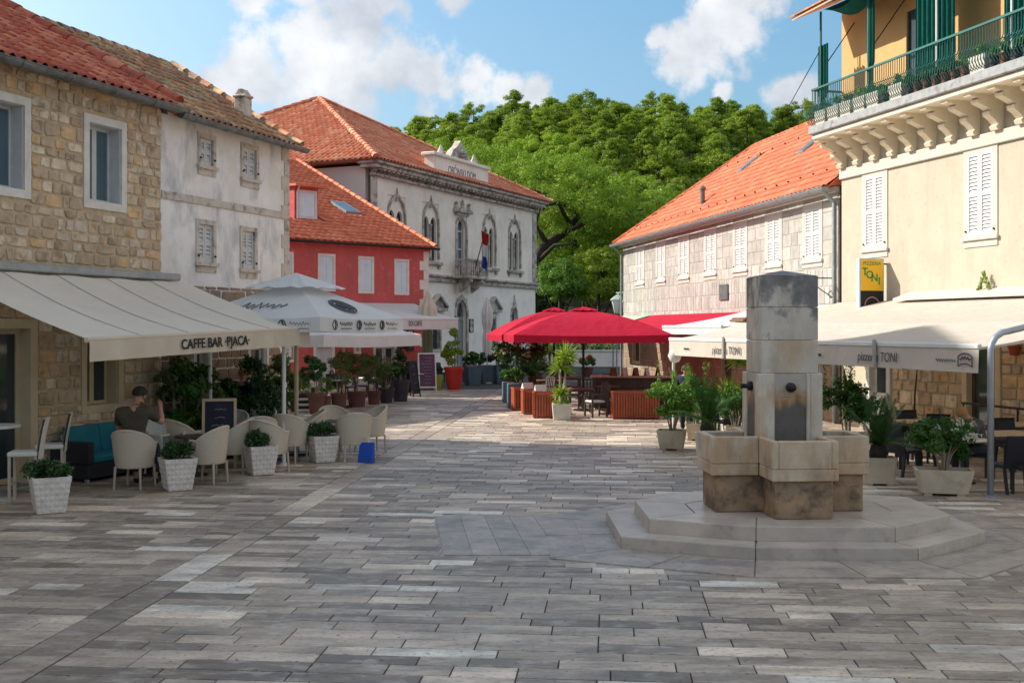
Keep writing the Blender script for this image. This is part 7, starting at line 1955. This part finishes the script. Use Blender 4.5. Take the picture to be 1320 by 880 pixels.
# pots on the balcony of the yellow house
rr_ = random.Random(31); u_ = .25
names_ = ['terracotta balcony pot with trailing greenery', 'dark plastic balcony pot with small green leaves', 'long white balcony trough with yellow green leaves']
k = 0
while u_ < 8.3:
    kind_ = 2 if rr_.random() < .22 else rr_.choice((0, 0, 1, 1))
    w_ = .55 if kind_ == 2 else .26; p = FY.pt(u_ + w_ / 2, sd - .1 - (.02 if kind_ == 2 else .0), zF)
    t = thing('balcony_pot', names_[kind_], 'flower pot', p, FY.rz, 'pots along the balcony railing: ' + ('terracotta', 'dark', 'white')[kind_])
    if kind_ == 2: mb = MB(); mb.hexa([(-.22, -.09, 0), (.22, -.09, 0), (.22, .09, 0), (-.22, .09, 0), (-.26, -.11, .34), (.26, -.11, .34), (.26, .11, .34), (-.26, .11, .34)]); mb.build('pot', m_trimwhite, t); zz = .42; rx = .24
    else: pot_round(t, .085, .115, .22, [mat('orange_clay', (.42, .13, .06), (.36, .11, .05), rough=.8) if k == 0 else bpy.data.materials.get('orange_clay') or m_terracotta, m_darkpot][kind_], n=14); zz = .32; rx = .14
    leaves('foliage', clumps((0, 0, zz), (rx, .12, .12), 8, .05, .09), 260, .06, rr_.choice((L_green, L_bright, L_lime)), t); u_ += w_ + rr_.uniform(.02, .08); k += 1
# ------------------------------------------------------------------ dark chairs and tables of the pizzeria
def dark_chair(loc, rz, label, store=[]):
    if not store:
        t = thing('dark_rattan_chair', label, 'chair', loc, R(rz), 'dark rattan chairs of the pizzeria')
        MB().bbox(-.22, .22, -.23, .21, .40, .46, .015).build('seat', m_darkrattan, t)
        mb = MB(); f1 = lambda a, b: (-.22 + .44 * a, .19 + .10 * b + .03 * math.cos(math.pi * (a - .5)), .40 + .50 * b); mb.grid(f1, 6, 6); mb.grid(lambda a, b: tuple(Vector(f1(1 - a, b)) + Vector((0, .03, 0))), 6, 6); mb.path([f1(k / 6, 1) for k in range(7)], .02, 6); mb.build('backrest', m_darkrattan, t, smooth=True)
        for (x, y_) in ((-.2, -.21), (.2, -.21)): MB().box(x - .02, x + .02, y_ - .02, y_ + .02, 0, .40).build('leg', m_darkrattan, t)
        for x in (-.2, .2): mb = MB(); mb.hexa([(x - .02, .25, 0), (x + .02, .25, 0), (x + .02, .29, 0), (x - .02, .29, 0), (x - .02, .17, .42), (x + .02, .17, .42), (x + .02, .21, .42), (x - .02, .21, .42)]); mb.build('leg', m_darkrattan, t)
        store.append(t)
    else: t = copy_tree(store[0])
    return place(t, loc, R(rz), label)
for (px, py, rz, lab) in ((1300, 634, 190, 'dark rattan chair just past the steel post'), (1330, 639, 180, 'dark rattan chair cut by the edge of the terrace beyond the post'), (1262, 618, 60, 'dark rattan chair holding the woman in grey'), (1165, 612, 120, 'dark rattan chair close to the dark sago palm'),
        (1182, 606, 200, 'dark rattan chair behind the long flowering planter'), (1150, 598, 40, 'dark rattan chair by the white door'), (1178, 588, 10, 'dark rattan chair against the stone wall'), (1210, 596, -20, 'dark rattan chair at the wooden wall table'),
        (1306, 604, 10, 'dark rattan chair behind the grey haired table by the doorway'), (920, 566, 150, 'dark rattan chair beside the pale sago palm pot'), (938, 568, 200, 'dark rattan chair next to the dense shrub'), (958, 563, 30, 'dark rattan chair left of the fountain shaft')):
    dark_chair(G(px, py), rz, lab.replace('grey haired table', 'plank table'))
wood_table('plank table with pale cloth under the long beige awning', 1290, 612, 1.1, .8, 10, m_paletop); wood_table('plank table against the stone wall under the beige awning', 1196, 590, 1.2, .7, 12, m_paletop); wood_table('plank table in front of the doorway with yellow frame', 1316, 596, 1.2, .7, 12, m_paletop)
t = round_table(1240, 622, 'round white table with papers in front of the woman', m_paleconcrete, .42, .74)
for k in range(2):
    o = G(1240, 622); c = thing('table_vase', ['small white flower vase on the round table', 'small white cup on the round table'][k], 'vase', (o.x - .12 + .26 * k, o.y - .05 + .1 * k, .74)); MB().lathe([(.03, 0), (.045, .05), (.03, .11), (.035, .13)], 12).build('vase_body', m_whitepaint, c, smooth=True); leaves('blossom', clumps((0, 0, .2), (.08, .08, .06), 6, .03, .05), 80 if k == 0 else 12, .035, L_white, c)
t = thing('red_table', 'red topped table with white cloth left of the fountain', 'table', G(930, 553), R(10)); MB().bbox(-.9, .9, -.4, .4, .72, .76, .01).build('table_top', m_white_fab, t); MB().box(-.88, .88, -.41, -.39, .45, .719).build('cloth_front', m_orangewood, t)
for x in (-.8, .8):
    for y_ in (-.33, .33): MB().box(x - .03, x + .03, y_ - .03, y_ + .03, 0, .72).build('leg', m_darkwood, t)
# black railing on the terrace
t = thing('iron_railing', 'black iron railing in front of the stone wall and doorway', 'railing', FY.pt(FY.u(1240, 1.0), 1.0), FY.rz); MB().tube((0, 0, 1.0), (3.4, 0, 1.0), .025, n=8).build('top_rail', m_black, t)
for k in range(5): MB().tube((.05 + .82 * k, 0, 0), (.05 + .82 * k, 0, 1.0), .02, n=6).build('upright', m_black, t)
# ------------------------------------------------------------------ cafe seats in front of the red house and the hall
for (px, py, rz, lab) in ((560, 494, 20, 'dark chair behind the menu easel'), (571, 492, 60, 'dark chair beside the big red pot'), (598, 491, -30, 'dark chair next to the yellow green shrub'), (505, 505, 150, 'dark chair at the red house cafe'), (522, 503, 200, 'dark chair near the lime pot'), (484, 508, 40, 'dark chair in front of the glazed door'), (466, 512, 90, 'dark chair behind the olive trees'), (428, 515, 10, 'dark chair behind the conical cypress'), (447, 514, 60, 'dark chair behind the umbrella pole')):
    dark_chair(G(px, py), rz, lab)
for (px, py, lab) in ((536, 503, 'pale round cafe table near the lime pots'), (495, 506, 'pale round cafe table before the glazed door'), (440, 514, 'pale round cafe table behind the olive bush'), (475, 510, 'pale round cafe table among the dark chairs')): round_table(px, py, lab, m_whitemetal, .4)
# ------------------------------------------------------------------ people
def skin_mesh(name, m, pts, edges, parent, root=0, sub=2):
    me = bpy.data.meshes.new(name); me.from_pydata([p[0] for p in pts], edges, []); me.materials.append(m)
    o = link(name, me, parent); md = o.modifiers.new('skin', 'SKIN'); md.use_smooth_shade = True
    for i, p in enumerate(pts):
        r_ = p[1]; me.skin_vertices[0].data[i].radius = (r_, r_) if not isinstance(r_, tuple) else r_
    me.skin_vertices[0].data[root].use_root = True
    sb2 = o.modifiers.new('subsurf', 'SUBSURF'); sb2.levels = sub; sb2.render_levels = sub
    return o
def limb(p, q, s, t): return Vector(p).lerp(Vector(q), t)
def person(label, loc, rz, J, shirt, trousers, hair, hairlong=False, fingers=True, scale=1.0, short_sleeve=True):
    """J: joints in metres, the figure faces -y; body one skin, clothes a little wider over it"""
    t = thing('person', label, 'person', loc, R(rz)); t.scale = (scale,) * 3
    V3 = {k: Vector(v) for k, v in J.items()}
    pts, ed = [], []
    def add(p, r_, frm=None):
        pts.append((tuple(p), r_)); 
        if frm is not None: ed.append((frm, len(pts) - 1))
        return len(pts) - 1
    pel = add(V3['pelvis'], (.135, .11)); sp = add(V3['pelvis'].lerp(V3['neck'], .5), (.125, .10), pel); chs = add(V3['pelvis'].lerp(V3['neck'], .82), (.14, .10), sp); nk = add(V3['neck'], .055, chs)
    hd = V3['head']; upv = (hd - V3['neck']).normalized(); fw = V3['face'].normalized()
    jaw = add(V3['neck'].lerp(hd, .45) + fw * .015, .062, nk); sk1 = add(hd + fw * .008, (.075, .086), jaw); add(hd + upv * .085, (.06, .068), sk1)
    for s in 'LR':
        sh_ = add(V3['sh' + s], .062, chs); el_ = add(V3['el' + s], .043, sh_); add(V3['el' + s].lerp(V3['wr' + s], .35), .042, el_); wr = add(V3['wr' + s], .026, len(pts) - 1); d = (V3['wr' + s] - V3['el' + s]).normalized(); palm = add(V3['wr' + s] + d * .06, (.036, .018), wr)
        if fingers:
            sd2 = d.cross(V3.get('palm' + s, Vector((0, 0, 1)))).normalized(); pn = sd2.cross(d); 
            for f_ in range(4):
                o = (f_ - 1.5) * .018; l_ = (.036, .042, .039, .03)[f_]; b0 = V3['wr' + s] + d * .085 + sd2 * o; a1 = add(b0, .0085, palm); a2 = add(b0 + d * l_ * .9 - pn * .012, .008, a1); add(b0 + d * l_ * 1.2 - pn * .04, .0065, a2)
            th = add(V3['wr' + s] + d * .03 + sd2 * .032, .01, wr); add(V3['wr' + s] + d * .065 + sd2 * .05 - pn * .02, .008, th)
        hp_ = add(V3['hip' + s], .085, pel); kn = add(V3['kn' + s], .055, hp_); add(V3['kn' + s].lerp(V3['an' + s], .3), .054, kn); an = add(V3['an' + s], .035, len(pts) - 1); ft = Vector(V3['an' + s]) + Vector((0, -.02, -.045)); a1 = add(ft, .035, an); add(ft + V3['toe'] * .15, .028, a1)
    skin_mesh('body', m_skin, pts, ed, t)
    # shirt
    pts2, ed2 = [], []
    def ad2(p, r_, frm=None):
        pts2.append((tuple(p), r_))
        if frm is not None: ed2.append((frm, len(pts2) - 1))
        return len(pts2) - 1
    a = ad2(V3['pelvis'] + Vector((0, 0, -.03)), (.165, .135)); b = ad2(V3['pelvis'].lerp(V3['neck'], .45), (.15, .125), a); c = ad2(V3['pelvis'].lerp(V3['neck'], .80), (.165, .125), b); ad2(V3['neck'] + Vector((0, 0, -.01)), .068, c)
    for s in 'LR':
        q = ad2(V3['sh' + s], .08, c); e = ad2(V3['sh' + s].lerp(V3['el' + s], .75 if short_sleeve else 1), .062, q)
        if not short_sleeve: ad2(V3['wr' + s], .04, e)
    skin_mesh('shirt', shirt, pts2, ed2, t)
    pts3, ed3 = [], []
    def ad3(p, r_, frm=None):
        pts3.append((tuple(p), r_))
        if frm is not None: ed3.append((frm, len(pts3) - 1))
        return len(pts3) - 1
    a = ad3(V3['pelvis'] + Vector((0, 0, .0)), (.15, .125))
    for s in 'LR': h_ = ad3(V3['hip' + s], .1, a); k_ = ad3(V3['kn' + s], .075, h_); ad3(V3['kn' + s].lerp(V3['an' + s], .9), .06, k_)
    skin_mesh('trousers', trousers, pts3, ed3, t)
    for s in 'LR':
        ft = Vector(V3['an' + s]) + Vector((0, -.02, -.05)); skin_mesh('shoe', m_black, [(tuple(ft - V3['toe'] * .05), .045), (tuple(ft + V3['toe'] * .1), .045), (tuple(ft + V3['toe'] * .19), .03)], [(0, 1), (1, 2)], t)
    # hair and face
    side = fw.cross(upv).normalized(); fw2 = upv.cross(side).normalized() * -1 if upv.cross(side).dot(fw) < 0 else upv.cross(side).normalized()
    mb = MB()
    def hp2(a, b):
        th = a * 6.283; ph = b * (R(100) if not hairlong else R(128)); c_ = math.cos(th); lim = ph * ((1 - .38 * max(0, c_)) if hairlong else (1 - .40 * max(0, c_) + .28 * max(0, -c_)))
        d = upv * math.cos(lim) + (fw2 * c_ + side * math.sin(th)) * math.sin(lim); k_ = 1 + .02 * math.sin(th * 9)
        return hd + upv * .035 + Vector(d) * k_ * .103 - fw2 * .008
    mb.grid(hp2, 24, 10); mb.build('hair', hair, t, smooth=True)
    mb = MB(); mb.path([hd + fw2 * .088 + upv * .03, hd + fw2 * .108 - upv * .005, hd + fw2 * .09 - upv * .015], [.008, .014, .01], 6); mb.build('nose', m_skin, t, smooth=True)
    for s in (-1, 1):
        mb = MB(); mb.lathe([(.004, -.03), (.016, -.015), (.018, .01), (.006, .03)], 8); e = mb.build('ear', m_skin, t, hd + side * s * .088 - upv * .005, smooth=True)
        mb = MB(); mb.lathe([(.003, -.008), (.010, 0), (.003, .008)], 8); mb.build('eye', m_ink, t, hd + side * s * .034 + fw2 * .088 + upv * .02, smooth=True)
    mb = MB(); mb.tube(hd + fw2 * .084 - upv * .045 - side * .022, hd + fw2 * .084 - upv * .045 + side * .022, .006, n=5); mb.build('mouth', mat('lips', (.40, .14, .11), rough=.5), t)
    return t
sit = dict(pelvis=(0, .06, .56), neck=(0, -.02, 1.10), head=(0, -.06, 1.24), face=(0, -1, -.25), shL=(.20, 0, 1.02), elL=(.27, -.12, .76), wrL=(.16, -.34, .78), shR=(-.20, 0, 1.02), elR=(-.30, -.18, .80), wrR=(-.20, -.40, .92),
           hipL=(.1, .03, .54), knL=(.14, -.40, .54), anL=(.14, -.40, .10), hipR=(-.1, .03, .54), knR=(-.14, -.40, .54), anR=(-.14, -.38, .10), toe=(0, -1, 0))
stand = dict(pelvis=(0, 0, .95), neck=(0, .0, 1.47), head=(0, -.03, 1.61), face=(0, -1, -.1), shL=(.19, 0, 1.40), elL=(.26, .02, 1.12), wrL=(.2, -.18, 1.0), shR=(-.19, 0, 1.40), elR=(-.26, .02, 1.12), wrR=(-.2, -.18, 1.0),
             hipL=(.095, 0, .92), knL=(.11, -.02, .5), anL=(.11, .02, .10), hipR=(-.095, 0, .92), knR=(-.11, -.04, .5), anR=(-.11, 0, .10), toe=(0, -1, 0))
m_olive_shirt = mat('olive_shirt', (.085, .07, .05), (.06, .05, .036), scale=5, rough=.9, bump=.3, bscale=14); m_jeans = mat('dark_jeans', (.03, .035, .055), (.02, .024, .04), scale=8, rough=.9)
m_navy = mat('navy_cloth', (.012, .016, .045), (.01, .012, .03), rough=.9); m_greyknit = mat('grey_knit', (.10, .10, .11), (.07, .07, .08), scale=20, rough=.95, bump=.4, bscale=60); m_wht = mat('white_shirt', (.62, .62, .64), (.55, .55, .57), rough=.9)
man = dict(sit); man.update(head=(-.03, -.10, 1.235), face=(-.18, -1, -.15), elR=(-.30, -.22, .86), wrR=(-.22, -.36, 1.08), neck=(-.01, -.05, 1.10), palmR=(0, 1, .2))
pm = person('man in an olive shirt seated with his back turned holding a phone', (seat_man.x, seat_man.y, .0), 176, man, m_olive_shirt, m_jeans, m_hair, scale=1.2)
ph_ = Matrix.Rotation(R(176), 4, 'Z') @ Vector((-.23, -.40, 1.17)) * 1.2
t = thing('phone', 'dark phone held up by the seated man', 'phone', (seat_man.x + ph_.x, seat_man.y + ph_.y, ph_.z), R(150)); t.rotation_euler = (R(-12), R(10), R(150)); MB().bbox(-.045, .045, -.008, .008, -.09, .09, .005).build('case', m_black, t); MB().box(-.04, .04, -.0095, -.0085, -.08, .08).build('screen', m_glass, t)
lean = dict(sit); lean.update(neck=(0, -.22, 1.05), head=(0, -.34, 1.14), face=(0, -1, -.9), shL=(.19, -.15, .99), shR=(-.19, -.15, .99), elL=(.26, -.38, .78), wrL=(.14, -.58, .78), elR=(-.26, -.38, .78), wrR=(-.14, -.58, .78))
o = G(1262, 619); person('fair haired woman in a grey top leaning over the round table', (o.x + .02, o.y, 0), -75, lean, m_greyknit, m_jeans, m_blond, True, short_sleeve=False)
bow = dict(stand); bow.update(neck=(0, -.12, 1.45), head=(0, -.2, 1.57), face=(0, -1, -.8))
person('man in navy standing under the far end of the beige awning', P(886, 0, 27.3) * 1 if False else Vector((P(886, 0, 27.3).x, 27.3, 0)), -20, bow, m_navy, m_navy, m_hair, short_sleeve=False, fingers=False)
for (px, w_, rz, lab, sh_, hr) in ((312, 1.9, 160, 'red haired woman in a dark top standing by the grey house wall', m_navy, m_blond), (337, 1.6, 30, 'person in black standing near the grey house door', m_ink, m_hair)):
    q = FG.pt(FG.u(px, -w_ * 0 + .5), .5); person(lab, q, rz, stand, sh_, m_jeans, hr, 'woman' in lab, fingers=False, short_sleeve=False)
for (px, py, rz, lab, sh_, sc_) in ((611, 492, -70, 'child in a white shirt sitting by the blue grey planters', m_wht, .9), (486, 507, 170, 'person in dark clothes seated before the glazed door', m_ink, 1), (507, 504, 40, 'person in navy seated at the red house cafe', m_navy, 1), (523, 502, -30, 'person in black seated near the lime pot', m_ink, 1), (541, 499, 60, 'person in grey seated behind the menu easel', m_greyknit, 1)):
    person(lab, G(px, py), rz, sit, sh_, m_jeans, m_hair, fingers=False, scale=sc_)
for (px, py, rz, lab) in ((611, 492, -70, 'dark chair under the child in white'), (541, 499, 60, 'dark chair under the person in grey')): dark_chair(G(px, py), rz, lab)
